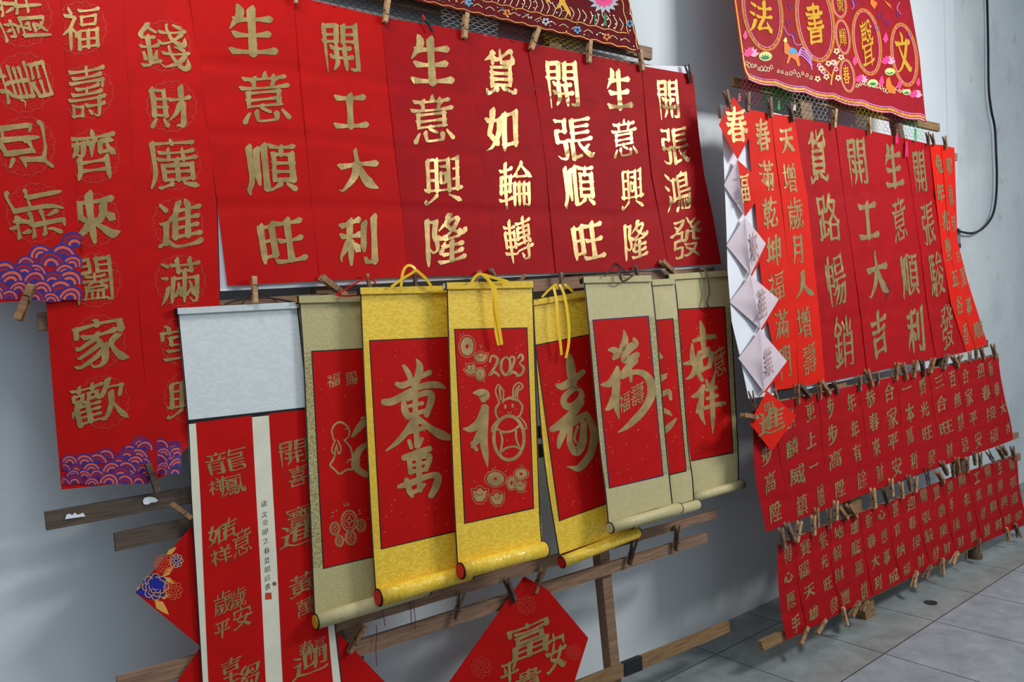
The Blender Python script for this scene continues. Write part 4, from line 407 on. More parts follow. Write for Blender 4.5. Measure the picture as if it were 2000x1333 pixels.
[46, 32, 52, 30, 54, 28, 58, 27, 60, 24, 68, 20, 78, 16, 84, 17, -1, 78, 38, 60, 30, 58, 27, -1, 65, 62, 68, 62, 78, 54, -1, 17, 81, 17, 53, -1, 17, 63, 40, 63, -1, 51, 69, 57, 67, 65, 62, -1, 8, 51, 46, 55, 50, 53, 52, 53, 61, 57, 65, 62, -1, 76, 77, 75, 71, 68, 62, -1, 52, 78, 76, 77, -1, 11, 81, 45, 81, -1, 40, 81, 40, 50, -1, 17, 72, 40, 72, -1, 10, 30, 14, 29, 36, 35, 40, 34, -1, 46, 43, 46, 11, -1, 7, 17, 15, 16, 38, 25, 46, 25, -1, 14, 44, 17, 42, 33, 42, 46, 43, 66, 47, 73, 46],
[14, 60, 30, 60, -1, 14, 42, 30, 42, -1, 60, 82, 59, 69, 54, 53, -1, 41, 67, 78, 67, -1, 57, 42, 54, 27, 51, 20, 44, 13, 38, 11, -1, 30, 38, 40, 38, 43, 34, 73, 33, -1, 50, 53, 48, 47, 40, 38, -1, 38, 53, 81, 53, -1, 79, 39, 82, 39, -1, 68, 53, 69, 48, 79, 39, -1, 79, 39, 73, 33, -1, 30, 78, 30, 13, 27, 10, 22, 10, 20, 13, -1, 14, 78, 30, 78, -1, 14, 78, 14, 35, 10, 13, 10, 8, -1, 73, 33, 73, 20, 71, 12, 69, 10, 61, 10, 57, 13, -1, 43, 80, 48, 74, -1, 75, 81, 70, 73, 70, 67],
[19, 82, 19, 12, 18, 10, 13, 10, -1, 53, 42, 58, 36, -1, 36, 42, 53, 42, -1, 36, 57, 36, 42, -1, 36, 57, 53, 57, -1, 53, 57, 53, 42, -1, 10, 65, 27, 65, -1, 9, 38, 17, 39, 22, 43, 28, 44, -1, 63, 42, 58, 36, 57, 29, 58, 26, 58, 10, -1, 63, 42, 80, 42, -1, 80, 56, 80, 42, -1, 63, 57, 80, 56, -1, 63, 57, 63, 42, -1, 35, 30, 54, 30, 57, 29, 62, 29, 65, 30, 81, 30, -1, 57, 29, 41, 16, 32, 13, -1, 62, 29, 73, 17, 79, 14, 82, 14, -1, 48, 79, 45, 79, 45, 66, -1, 45, 66, 70, 66, -1, 70, 79, 70, 66, -1, 48, 79, 70, 79],
[48, 63, 47, 57, 44, 56, 41, 50, -1, 67, 33, 67, 22, -1, 42, 22, 67, 22, -1, 41, 33, 42, 22, -1, 47, 57, 67, 56, -1, 11, 79, 11, 10, -1, 11, 79, 29, 79, -1, 29, 79, 28, 73, 22, 57, 29, 47, 30, 36, 26, 30, 21, 29, 19, 32, -1, 45, 83, 42, 71, 32, 58, -1, 42, 71, 80, 70, -1, 80, 70, 78, 16, 74, 9, 64, 9, -1, 54, 56, 54, 23, -1, 39, 42, 70, 42],
[23, 67, 73, 67, -1, 50, 44, 54, 37, 66, 26, 79, 17, 82, 18, -1, 45, 81, 45, 47, 44, 44, 45, 41, 45, 11, -1, 11, 46, 40, 46, 44, 44, 50, 44, 52, 46, 79, 46, -1, 27, 79, 23, 67, 20, 66, 16, 57, -1, 44, 44, 41, 42, 25, 25, 11, 17],
[60, 41, 60, 10, -1, 41, 27, 38, 25, 37, 19, -1, 37, 19, 83, 19, -1, 34, 32, 80, 32, -1, 52, 82, 49, 64, -1, 33, 64, 82, 64, -1, 72, 76, 72, 64, -1, 39, 76, 72, 76, -1, 19, 57, 14, 56, 10, 50, -1, 32, 84, 28, 82, 20, 62, 20, 10, -1, 40, 42, 60, 41, -1, 39, 54, 40, 42, -1, 39, 54, 75, 54, -1, 75, 54, 75, 43, 74, 42, 60, 41],
[15, 53, 77, 53, -1, 54, 82, 54, 67, -1, 11, 67, 80, 67, -1, 39, 29, 38, 25, 30, 19, 17, 13, 13, 11, 10, 13, -1, 11, 29, 81, 29, -1, 62, 67, 58, 53, -1, 46, 52, 46, 10, -1, 72, 81, 69, 73, 69, 67, -1, 38, 82, 38, 67, -1, 20, 81, 24, 73, 24, 67, -1, 19, 41, 73, 41, -1, 53, 29, 55, 23, 67, 16, 79, 11, 82, 13, -1, 31, 67, 33, 53],
[35, 37, 34, 14, -1, 26, 37, 82, 37, -1, 53, 37, 57, 27, 64, 23, 66, 19, 78, 13, 82, 13, -1, 78, 30, 73, 29, 64, 23, -1, 34, 14, 53, 17, 56, 20, -1, 19, 81, 17, 31, 10, 14, -1, 19, 81, 75, 81, 76, 79, 76, 67, -1, 19, 66, 76, 67, -1, 41, 60, 41, 37, -1, 27, 52, 78, 52, -1, 64, 60, 64, 37],
[11, 66, 26, 66, -1, 34, 38, 81, 38, -1, 76, 60, 79, 57, 81, 50, -1, 68, 52, 80, 53, -1, 48, 58, 49, 51, -1, 78, 72, 67, 55, 68, 52, -1, 19, 51, 14, 47, 9, 32, 9, 26, -1, 20, 82, 19, 54, 20, 48, 20, 10, -1, 50, 71, 43, 65, 42, 60, 38, 56, 36, 50, -1, 56, 81, 57, 49, 64, 23, 68, 16, 75, 10, 79, 10, 82, 13, 83, 16, 82, 21, -1, 75, 32, 72, 26, 64, 17, 51, 10, 47, 11, -1, 40, 30, 44, 29, 51, 23, -1, 36, 50, 49, 51, -1, 41, 43, 40, 30, 32, 14, -1, 68, 52, 70, 47, 75, 43, 75, 38, -1, 19, 51, 23, 51, 25, 50, 27, 44, 27, 41, -1, 71, 80, 65, 66, -1, 42, 80, 35, 65, -1, 35, 65, 43, 65, -1, 65, 66, 73, 66],
[27, 35, 14, 13, -1, 41, 14, 75, 18, -1, 59, 82, 59, 48, 50, 30, 42, 19, 41, 14, -1, 36, 46, 81, 46, -1, 40, 67, 78, 67, -1, 11, 57, 22, 53, -1, 70, 29, 81, 10, -1, 16, 81, 27, 75],
[13, 72, 41, 72, -1, 45, 51, 52, 50, 59, 52, 62, 55, 67, 55, 70, 52, 79, 50, 84, 51, -1, 68, 43, 68, 9, -1, 56, 81, 54, 75, 50, 70, 50, 66, 56, 65, 56, 62, 62, 55, -1, 56, 81, 70, 81, -1, 70, 81, 73, 71, -1, 73, 71, 81, 71, -1, 56, 65, 74, 65, 73, 61, 67, 55, -1, 14, 56, 39, 55, 41, 56, 40, 65, -1, 15, 65, 40, 65, -1, 15, 65, 14, 56, 11, 50, 11, 44, -1, 11, 44, 81, 44, -1, 27, 65, 27, 56, -1, 26, 83, 26, 73, -1, 10, 79, 44, 79, -1, 10, 15, 81, 17, -1, 23, 43, 23, 16, -1, 23, 25, 68, 25, -1, 23, 34, 68, 34],
[11, 67, 81, 67, -1, 25, 67, 25, 60, 28, 54, 44, 32, 65, 17, 79, 11, 82, 12, -1, 40, 83, 45, 81, 48, 75, 46, 72, 46, 67, -1, 67, 66, 66, 59, 60, 48, 49, 32, 38, 23, 29, 17, 13, 11, 8, 11],
[9, 78, 12, 73, 14, 63, -1, 17, 53, 15, 26, 10, 10, -1, 10, 53, 36, 53, -1, 46, 44, 79, 44, -1, 45, 65, 79, 65, -1, 44, 81, 44, 72, -1, 44, 81, 81, 81, -1, 81, 81, 82, 72, -1, 28, 23, 38, 25, 43, 22, 83, 22, -1, 29, 53, 28, 23, -1, 62, 72, 62, 10, -1, 35, 76, 31, 62, -1, 23, 82, 23, 53, -1, 46, 33, 62, 33, -1, 46, 54, 46, 33, -1, 46, 54, 78, 54, 79, 53, 79, 33, -1, 62, 33, 79, 33],
[44, 65, 44, 36, 38, 10, -1, 44, 65, 81, 66, -1, 81, 66, 81, 56, -1, 61, 82, 61, 66, -1, 61, 77, 78, 77, -1, 82, 23, 83, 20, 82, 13, -1, 69, 32, 69, 13, 71, 11, 76, 11, 82, 13, -1, 56, 33, 69, 32, -1, 56, 33, 54, 19, 50, 13, 47, 11, -1, 60, 59, 60, 45, 62, 44, 66, 42, 78, 43, 79, 45, 78, 48, -1, 51, 53, 71, 54, -1, 8, 50, 34, 50, -1, 30, 35, 27, 13, 23, 10, 18, 10, -1, 14, 36, 30, 35, -1, 16, 50, 14, 36, -1, 13, 79, 13, 62, 16, 62, -1, 13, 79, 32, 79, -1, 32, 79, 32, 62, -1, 16, 62, 32, 62],
[45, 82, 46, 76, -1, 14, 75, 46, 76, 78, 75, 79, 74, 79, 65, -1, 14, 75, 13, 65, -1, 19, 35, 19, 11, -1, 19, 35, 73, 35, -1, 73, 35, 73, 11, -1, 19, 23, 73, 23, -1, 45, 34, 45, 12, -1, 19, 11, 45, 12, 73, 11, -1, 24, 65, 68, 65, -1, 24, 50, 25, 44, -1, 25, 56, 65, 56, 67, 54, 67, 45, 66, 44, 25, 44, -1, 25, 56, 24, 50],
[46, 82, 46, 59, -1, 54, 15, 59, 16, 78, 9, 84, 10, -1, 10, 59, 82, 59, -1, 8, 11, 14, 9, 33, 16, 38, 16, -1, 22, 31, 72, 31, -1, 22, 40, 72, 40, -1, 23, 68, 46, 68, -1, 23, 68, 22, 78, 23, 79, 70, 78, -1, 70, 78, 70, 68, -1, 46, 68, 70, 68, -1, 22, 22, 70, 22, 72, 23, 72, 31, -1, 22, 22, 22, 48, 23, 50, 70, 50, 72, 48, 72, 31],
[49, 83, 48, 39, 43, 22, 34, 11, -1, 49, 83, 81, 82, -1, 81, 82, 81, 13, 76, 10, 67, 10, 64, 13, -1, 11, 81, 11, 25, -1, 11, 81, 34, 81, -1, 34, 81, 34, 33, -1, 11, 33, 34, 33, -1, 11, 57, 34, 57, -1, 49, 61, 81, 61, -1, 48, 39, 81, 39],
[11, 83, 81, 83, -1, 45, 44, 45, 13, -1, 15, 44, 14, 9, -1, 15, 44, 77, 44, -1, 77, 44, 77, 12, -1, 14, 13, 77, 12, -1, 14, 29, 77, 29, -1, 21, 62, 21, 56, 70, 56, -1, 22, 71, 69, 71, 70, 70, 70, 56, -1, 22, 71, 21, 62]]
def load_glyphs():
    out = {}
    for c, row_ in zip(GLYPH_ORDER, GLYPH_LINES):
        st = [[]]; it = iter(row_)
        for q in it:
            if q < 0: st.append([])
            else: st[-1].append((q, next(it)))
        out[c] = st
    return out
def brush(strokes, seed=0, weight=1.0, slant=.15):
    """strokes (80-unit box, y up) -> list of ribbons: list of (left,right) point pairs in -0.5..0.5 units"""
    rnd=random.Random(seed); n=len(strokes)
    R=(5.5-.19*min(n,16))*weight
    allp=[p for s in strokes for p in s]
    def free(p,me):
        for k,s in enumerate(strokes):
            if k==me: continue
            for a,b in zip(s,s[1:]):
                dx,dy=b[0]-a[0],b[1]-a[1]; L=dx*dx+dy*dy or 1
                t=max(0,min(1,((p[0]-a[0])*dx+(p[1]-a[1])*dy)/L))
                if math.hypot(a[0]+t*dx-p[0],a[1]+t*dy-p[1])<5: return False
        return True
    out=[]; wx,wy=rnd.uniform(0,6.3),rnd.uniform(0,6.3)
    for k,s in enumerate(strokes):
        f0,f1=free(s[0],k),free(s[-1],k)
        P=[(x+rnd.uniform(-.6,.6)+2.2*math.sin(y*.055+wx),y+rnd.uniform(-.6,.6)+1.8*math.sin(x*.06+wy)) for x,y in s]
        Lc=sum(math.hypot(b[0]-a[0],b[1]-a[1]) for a,b in zip(P,P[1:]))
        dx,dy=P[-1][0]-P[0][0],P[-1][1]-P[0][1]
        # catmull-rom
        Q=[]
        for i in range(len(P)-1):
            p0=P[max(i-1,0)];p1=P[i];p2=P[i+1];p3=P[min(i+2,len(P)-1)]
            seg=math.hypot(p2[0]-p1[0],p2[1]-p1[1]); m=max(2,int(seg/6))
            for j in range(m):
                t=j/m
                Q.append(tuple(.5*(2*p1[c]+(p2[c]-p0[c])*t+(2*p0[c]-5*p1[c]+4*p2[c]-p3[c])*t*t+(3*p1[c]-p0[c]-3*p2[c]+p3[c])*t**3) for c in(0,1)))
        Q.append(P[-1])
        # kind
        if Lc<17: kind='dot'
        elif abs(dy)<.4*abs(dx): kind='h'
        elif abs(dx)<.22*abs(dy): kind='v'
        elif dx<0: kind='l'
        else: kind='r'
        if len(Q)>3 and kind in 'hv' and Lc>25:   # slight bow
            pass
        def rad(t):
            if kind=='dot': return .62+.5*t if f0 else .85
            if kind=='h': return .80+.30*(1-t)**3+.42*t**4-.24*math.sin(math.pi*t)
            if kind=='v':
                r=1.26-.22*math.sin(math.pi*t)
                return r*(1-.55*max(0,(t-.7)/.3)**1.5) if f1 else r
            if kind=='l':
                r=1.25-.25*t
                return r*(1-.78*max(0,(t-.35)/.65)**1.4) if f1 else r
            r=.58+.95*min(1,t/.78)**1.5
            return r*(1-.8*max(0,(t-.78)/.22)**1.2) if f1 else .75+.3*t
        if Lc>24 and f0 and f1 and len(Q)>3:      # free strokes bow and reach out
            B_=(-1.6 if kind=='h' else 1.8 if kind=='l' else -1.2)
            l=math.hypot(dx,dy) or 1
            Q=[(x-dy/l*B_*math.sin(math.pi*i/(len(Q)-1)),y+dx/l*B_*math.sin(math.pi*i/(len(Q)-1))) for i,(x,y) in enumerate(Q)]
        # extend ends
        def ext(a,b,d):
            l=math.hypot(a[0]-b[0],a[1]-b[1]) or 1
            return (a[0]+(a[0]-b[0])/l*d,a[1]+(a[1]-b[1])/l*d)
        e0=1.0 if f0 else .2
        if f1: Q.append(ext(Q[-1],Q[max(0,len(Q)-2)],5.5 if kind in 'lr' else 1.5))
        D=[0]
        for a,b in zip(Q,Q[1:]): D.append(D[-1]+math.hypot(b[0]-a[0],b[1]-a[1]))
        T=D[-1] or 1
        rib=[]
        for i,q in enumerate(Q):
            a=Q[max(i-1,0)];b=Q[min(i+1,len(Q)-1)]
            l=math.hypot(b[0]-a[0],b[1]-a[1]) or 1
            tx,ty=(b[0]-a[0])/l,(b[1]-a[1])/l
            r=R*rad(D[i]/T)*rnd.uniform(.94,1.06)
            rib.append((q,(tx,ty),r))
        # caps: slanted brush entry at the start, rounded at the end
        pts=[]
        q,(tx,ty),r=rib[0]
        ca=.7071*tx+.7071*ty
        for d,w,sk in ((-1.45,.08,1.15),(-1.0,.5,.8),(-.45,.92,.35)):
            pts.append(((q[0]+tx*d*r*.9,q[1]+ty*d*r*.9),(tx,ty),r*w,sk*r))
        for q,t,r in rib: pts.append((q,t,r,0))
        q,(tx,ty),r=rib[-1]
        for d,w in ((.3,.95),(.72,.66),(1.1,.12)):
            pts.append(((q[0]+tx*d*r,q[1]+ty*d*r),(tx,ty),r*w,0))
        R2=[]
        for q,(tx,ty),r,sk in pts:
            nx,ny=-ty,tx
            # anisotropic tip (45 deg brush): fatter for verticals than horizontals
            an=1.0+.14*(abs(ty)-abs(tx))
            sh=sk*.5
            L_=(q[0]+nx*(r*an+sh),q[1]+ny*(r*an+sh)); R_=(q[0]-nx*(r*an-sh),q[1]-ny*(r*an-sh))
            R2.append((L_,R_))
        out.append(R2)
    xs=[p[0] for r in out for pr in r for p in pr]; ys=[p[1]+slant*p[0] for r in out for pr in r for p in pr]
    x0,x1,y0,y1=min(xs),max(xs),min(ys),max(ys)
    f=lambda p:((p[0]-x0)/(x1-x0)-.5,(p[1]+slant*p[0]-y0)/max(y1-y0,.25*(x1-x0))-.5)
    return [[(f(a),f(b)) for a,b in r] for r in out]

GL = load_glyphs(); BR = {}
def ribs(c, weight):
    k = (c, weight)
    if k not in BR: BR[k] = brush(GL[c], ord(c), weight)
    return BR[k]
def char_on(surf, c, cx, cy_, w, h, lift=.0012, vp=(2980, 450), k=.08, weight=1.32):
    s = (vp[1] - cy_) / (vp[0] - cx)
    w1 = max(w - k * h, .6 * w); h1 = max(h - abs(s) * w * .8, .7 * h)
    V, F = [], []
    for q, r in enumerate(ribs(c, weight)):
        b = len(V)
        for a, d in r:
            for X, Y in (a, d):
                x = cx + X * w1 - k * Y * h1; y = cy_ + s * X * w1 - Y * h1
                V.append(surf.at(x, y, lift + q * .00004))
        for i in range(len(r) - 1): F.append((b + 2 * i, b + 2 * i + 2, b + 2 * i + 3, b + 2 * i + 1))
    return V, F
def lettering(surf, root, base, chars, m=None, name='gold_character', **kw):
    for c, *q in chars:
        V, F = char_on(surf, c, *q, **kw); mesh_obj(name, V, F, m or GOLD, root, base)
def sheet(name, label, cat, surf, m, nu=8, nv=28, chars=(), group=None, part='paper', gold=None, **kw):
    base = surf.pl.at(*surf.px(.5, 1), surf.off)
    root = thing(name, label, cat, base, group)
    V, F = surf.grid(nu, nv)
    mesh_obj(part, V, F, m, root, base, smooth=True, solid=.0004)
    lettering(surf, root, base, chars, gold, **kw)
    return root, base
def part_of(root, base, name, pieces, m, **kw):
    V, F = merge(pieces); return mesh_obj(name, V, F, m, root, base, **kw)
# ------------------------------------------------------------------ the setting
def plaster(name, old):
    m = bpy.data.materials.new(name); m.use_nodes = True; nt = m.node_tree; b = nt.nodes['Principled BSDF']; L = nt.links.new
    tc = nt.nodes.new('ShaderNodeTexCoord'); b.inputs['Roughness'].default_value = .7; b.inputs['Specular IOR Level'].default_value = .25
    def noise(sc, det, p0, p1, c0, c1):
        n = nt.nodes.new('ShaderNodeTexNoise'); n.inputs['Scale'].default_value = sc; n.inputs['Detail'].default_value = det
        L(tc.outputs['Object'], n.inputs['Vector']); r = nt.nodes.new('ShaderNodeValToRGB')
        r.color_ramp.elements[0].position = p0; r.color_ramp.elements[1].position = p1
        r.color_ramp.elements[0].color = c0; r.color_ramp.elements[1].color = c1; L(n.outputs['Fac'], r.inputs[0]); return r
    base = noise(1.6, 6, .3, .7, rgb(*(204, 211, 214) if old else (212, 218, 222)), rgb(*(221, 227, 228) if old else (220, 226, 230)))
    out = base.outputs[0]
    if old:
        for sc, p0, p1, c in ((3.2, .52, .80, rgb(182, 188, 190)), (7, .60, .80, rgb(160, 160, 154)), (2.3, .54, .74, rgb(204, 198, 214)), (1.3, .5, .66, rgb(190, 198, 202))):
            k = noise(sc, 8, p0, p1, (0, 0, 0, 1), (1, 1, 1, 1)); mx = nt.nodes.new('ShaderNodeMix'); mx.data_type = 'RGBA'
            f = nt.nodes.new('ShaderNodeMath'); f.operation = 'MULTIPLY'; f.inputs[1].default_value = .7
            L(k.outputs[0], f.inputs[0]); L(f.outputs[0], mx.inputs[0]); L(out, mx.inputs[6]); mx.inputs[7].default_value = c; out = mx.outputs[2]
    L(out, b.inputs['Base Color'])
    n = nt.nodes.new('ShaderNodeTexNoise'); n.inputs['Scale'].default_value = 30 if old else 60; n.inputs['Detail'].default_value = 6; L(tc.outputs['Object'], n.inputs['Vector'])
    bp = nt.nodes.new('ShaderNodeBump'); bp.inputs['Strength'].default_value = .35 if old else .12; bp.inputs['Distance'].default_value = .006; L(n.outputs['Fac'], bp.inputs['Height']); L(bp.outputs[0], b.inputs['Normal'])
    return m
def slab(name, x0, x1, y0, y1, z0, z1, m):
    V = [Vector(p) for p in ((x0, y0, z0), (x1, y0, z0), (x1, y1, z0), (x0, y1, z0), (x0, y0, z1), (x1, y0, z1), (x1, y1, z1), (x0, y1, z1))]
    o = mesh_obj(name, V, [(3, 2, 1, 0), (4, 5, 6, 7), (0, 1, 5, 4), (1, 2, 6, 5), (2, 3, 7, 6), (3, 0, 4, 7)], m)
    o['kind'] = 'structure'; return o
XE = WALL.at(1864, 150).x                     # where the fresh paint stops
XP = WALL.at(1846, 150).x
slab('wall_back', -4, XP, WALL_Y, WALL_Y + .2, 0, 5.2, plaster('white_wall_paint', False))
slab('trim_1', XP, XE, WALL_Y - .008, WALL_Y + .2, 0, 5.2, plaster('white_pilaster_paint', False))
slab('wall_right', XE, 16, WALL_Y + .004, WALL_Y + .2, 0, 5.2, plaster('old_wall_plaster', True))
# tiled floor
def tile_mat():
    m = bpy.data.materials.new('grey_floor_tiles'); m.use_nodes = True; nt = m.node_tree; b = nt.nodes['Principled BSDF']; L = nt.links.new
    tc = nt.nodes.new('ShaderNodeTexCoord'); sx = nt.nodes.new('ShaderNodeSeparateXYZ'); L(tc.outputs['Object'], sx.inputs[0])
    def math_(op, a, bb):
        n = nt.nodes.new('ShaderNodeMath'); n.operation = op
        for i, q in enumerate((a, bb)):
            if isinstance(q, (int, float)): n.inputs[i].default_value = q
            else: L(q, n.inputs[i])
        return n.outputs[0]
    def line(o, off):                        # 1 on the joint
        f = math_('FRACT', math_('DIVIDE', math_('SUBTRACT', o, off), .5), 0)
        d = math_('MINIMUM', f, math_('SUBTRACT', 1.0, f)); return math_('LESS_THAN', d, .006)
    g = math_('MAXIMUM', line(sx.outputs[0], 5.65379 * .5), line(sx.outputs[1], 4.2159 * .5))
    n = nt.nodes.new('ShaderNodeTexNoise'); n.inputs['Scale'].default_value = 7; n.inputs['Detail'].default_value = 9; n.inputs['Roughness'].default_value = .7; L(tc.outputs['Object'], n.inputs['Vector'])
    r = nt.nodes.new('ShaderNodeValToRGB'); r.color_ramp.elements[0].position = .36; r.color_ramp.elements[1].position = .66
    r.color_ramp.elements[0].color = rgb(124, 132, 138); r.color_ramp.elements[1].color = rgb(150, 158, 166); L(n.outputs['Fac'], r.inputs[0])
    r2 = nt.nodes.new('ShaderNodeValToRGB'); r2.color_ramp.elements[0].position = .36; r2.color_ramp.elements[1].position = .66
    r2.color_ramp.elements[0].color = rgb(116, 120, 118); r2.color_ramp.elements[1].color = rgb(140, 147, 147); L(n.outputs['Fac'], r2.inputs[0])
    mz = nt.nodes.new('ShaderNodeMix'); mz.data_type = 'RGBA'; L(math_('GREATER_THAN', sx.outputs[1], 3.2159 * .5), mz.inputs[0]); L(r.outputs[0], mz.inputs[6]); L(r2.outputs[0], mz.inputs[7])
    mx = nt.nodes.new('ShaderNodeMix'); mx.data_type = 'RGBA'; L(g, mx.inputs[0]); L(mz.outputs[2], mx.inputs[6]); mx.inputs[7].default_value = rgb(62, 64, 68)
    L(mx.outputs[2], b.inputs['Base Color']); b.inputs['Roughness'].default_value = .42; b.inputs['Specular IOR Level'].default_value = .4
    bp = nt.nodes.new('ShaderNodeBump'); bp.inputs['Strength'].default_value = .4; bp.inputs['Distance'].default_value = .002; bp.invert = True; L(g, bp.inputs['Height']); L(bp.outputs[0], b.inputs['Normal'])
    return m
slab('floor', -4, 16, -5, WALL_Y + .2, -.1, 0, tile_mat())
# floor socket
fp = FLOOR.at(1818, 1178.5)
V, F = [], []
for r_, z in ((.030, .001), (.030, .004), (.022, .004), (.018, .0015)):
    for k in range(20): a = 2 * math.pi * k / 20; V.append(fp + Vector((math.cos(a) * r_, math.sin(a) * r_, z)))
for j in range(3):
    for k in range(20): F.append((j * 20 + k, j * 20 + (k + 1) % 20, (j + 1) * 20 + (k + 1) % 20, (j + 1) * 20 + k))
F.append(tuple(60 + k for k in range(20)))
o = mesh_obj('floor_drain', V, F, mat('dark_drain_metal', (60, 62, 66), .5, .6), None, fp, smooth=False)
tag(o, 'small round dark drain cover set in the grey floor tiles', 'drain')
# cable and the little bracket it ends at
cb = thing('wall_cable', 'black cable hanging in a loop on the stained wall at the right', 'cable', WALL.at(1872, 452, .02))
P = smooth_line([(1926, -60), (1928, 0), (1930, 90), (1931, 170), (1936, 215), (1943, 250), (1945.5, 300), (1947, 345), (1945, 390), (1938, 422), (1922, 444), (1903, 455), (1886, 455), (1871, 451)], 5)
dp = [.02 + .012 * min(1, i / 20) for i in range(len(P))]
mesh_obj('cord', *tube_mesh([WALL.at(x, y, d) for (x, y), d in zip(P, dp)], .0085, 8), mat('black_rubber', (22, 23, 28), .45), cb, cb.location, smooth=True)
bk = thing('cable_bracket', 'small grey metal bracket on the wall at the end of the black cable', 'bracket', WALL.at(1873, 468, 0))
def wall_box(x0, y0, x1, y1, t): return box_from(WALL.at(x0, y0, t), WALL.at(x1, y0, t), WALL.at(x0, y1, t), WALL.at(x1, y1, t), WALL.n, t)
mesh_obj('plate', *wall_box(1868, 447, 1876, 486, .012), mat('dull_metal', (150, 150, 150), .5, .4), bk, bk.location)
mesh_obj('clip', *wall_box(1869, 446, 1873, 457, .03), STEEL, bk, bk.location)
mesh_obj('clip', *wall_box(1870, 476, 1877, 485, .03), STEEL, bk, bk.location)

# ------------------------------------------------------------------ the two slatted wooden racks
def plank(root, name, pl, q, m, off=-.0065, t=.018):
    """q = top-left, top-right, bottom-left, bottom-right of the front face"""
    V, F = box_from(*[pl.at(x, y, off) for x, y in q], pl.n, t)
    return mesh_obj(name, V, F, m, root, root.location)
rk1 = thing('display_rack', 'brown wooden slat rack standing along the white wall on the left', 'rack', R1.at(1192, 1333, -.03))
def rail(root, pl, tl, tr, bl, br, m, **k): return plank(root, 'rail', pl, (tl, tr, bl, br), m, **k)
rail(rk1, R1, (560, -62), (1274, 93), (560, -38), (1274, 116), W_MID)
rail(rk1, R1, (560, -2), (1345, 140), (560, 22), (1346, 158), W_MID)
rail(rk1, R1, (73, 611), (1395, 522), (75, 647), (1395, 542), W_MID)
r1 = rail(rk1, R1, (87.6, 1001.3), (1130, 820), (91.5, 1037.3), (1132, 842), W_DARK)
rail(rk1, R1, (224, 1043), (1060, 868), (227, 1078), (1062, 893), W_DARK)
rail(rk1, R1, (229, 1325), (1399.5, 997), (231, 1362), (1402, 1011.7), W_MID)
rail(rk1, R1, (600, 1284), (1380.6, 1041), (604, 1316), (1382, 1060), W_MID)
r5 = rail(rk1, R1, (560, 1560), (1424, 1215), (560, 1604), (1426, 1235), W_WARM)
mesh_obj('black_tape', *box_from(*[R1.at(x, y, -.0025) for x, y in ((1220, 1296), (1254, 1282.5), (1221, 1323), (1255, 1310))], R1.n, .021), mat('black_tape', (30, 32, 36), .4), r5, rk1.location)
def post(root, pl, tl, tr, bl, br, m): return plank(root, 'post', pl, (tl, tr, bl, br), m, off=-.024, t=.042)
def to_floor(pl, a, b):
    """follow the line a-b down to the floor"""
    t = 0
    while t < 6:
        x, y = a[0] + (b[0] - a[0]) * t, a[1] + (b[1] - a[1]) * t
        if pl.at(x, y, -.024).z < .002: return (x, y)
        t += .002
    return b
post(rk1, R1, (568, -40), (606, -33), to_floor(R1, (568, -40), (622, 620)), to_floor(R1, (606, -33), (658, 620)), W_MID)
post(rk1, R1, (1070, 50), (1094, 55), to_floor(R1, (1070, 50), (1174, 1105)), to_floor(R1, (1094, 55), (1191, 1090)), W_MID)
# torn scraps of paper left on the upper slat
def scrap(P):
    mesh_obj('torn_paper', [R1.at(x, y, -.0028) for x, y in P], [tuple(range(len(P)))[::-1]], WHITE, r1, rk1.location)
scrap([(127, 1015), (130, 1006), (136, 1004), (141, 1007), (146, 1002), (151, 1006), (156, 1005), (162, 1002), (167, 1009)])
scrap([(279, 979), (282, 973), (290, 971), (297, 971.5), (303, 973), (309, 978), (303, 982), (296, 982), (289, 986), (281, 986)])

rk2 = thing('display_rack', 'brown wooden slat rack standing near the old plaster on the right', 'rack', R2.at(1700, 1214, -.03))
rail(rk2, R2, (1432.5, 150), (1835.5, 241.5), (1434, 167), (1836, 256.5), W_WARM, off=-.03)
rail(rk2, R2, (1408, 210), (1870, 300), (1410, 228), (1870, 314), W_MID)
def along(pts, dx=0):
    def f(x):
        for a, b in zip(pts, pts[1:]):
            if x <= b[0] or b is pts[-1]: return a[1] + (b[1] - a[1]) * (x - a[0]) / (b[0] - a[0])
    return f
D_TOP = along([(1470, 797), (1529, 783.5), (1740, 738), (1949, 695)]); D_BOT = along([(1497, 1040), (1740, 946), (1966, 865)])
E_TOP = along([(1519, 1066), (1629, 1020), (1735, 982), (1862, 930), (1986, 891)]); E_BOT = along([(1537, 1251), (1757, 1139), (1888, 1073), (2000, 1027)])
rail(rk2, R2, (1500, 787), (1950, 691), (1502, 811), (1952, 708), W_MID)
rail(rk2, R2, (1500, 1012), (1990, 844), (1501, 1036), (1990, 856), W_MID)
rail(rk2, R2, (1524, 1060), (1993, 885), (1526, 1086), (1994, 899), W_MID)
rail(rk2, R2, (1487, 1254), (1992, 1013), (1492.5, 1273), (1993, 1026), W_WARM)
rail(rk2, R2, (1500, 752), (1930, 664), (1502, 770), (1930, 678), W_DARK, off=-.012)
post(rk2, R2, (1553, 120), (1575, 125), to_floor(R2, (1553, 120), (1692, 1214)), to_floor(R2, (1575, 125), (1711, 1210)), W_WARM)
# round log post
a, b = R2.at(1740, 190, -.05), R2.at(1906, 1095, -.05)
d = nrm(b - a); foot = a + d * ((a.z) / -d.z)
n = 14; P = [a + (foot - a) * (i / n) for i in range(n + 1)]; rnd = random.Random(4)
o = mesh_obj('post', *tube_mesh(P, [.034 + .003 * rnd.uniform(-1, 1) + .006 * (i / n) for i in range(n + 1)], 14), wood('bark_wood', (70, 54, 40), (116, 92, 68), 14), rk2, rk2.location, smooth=True)

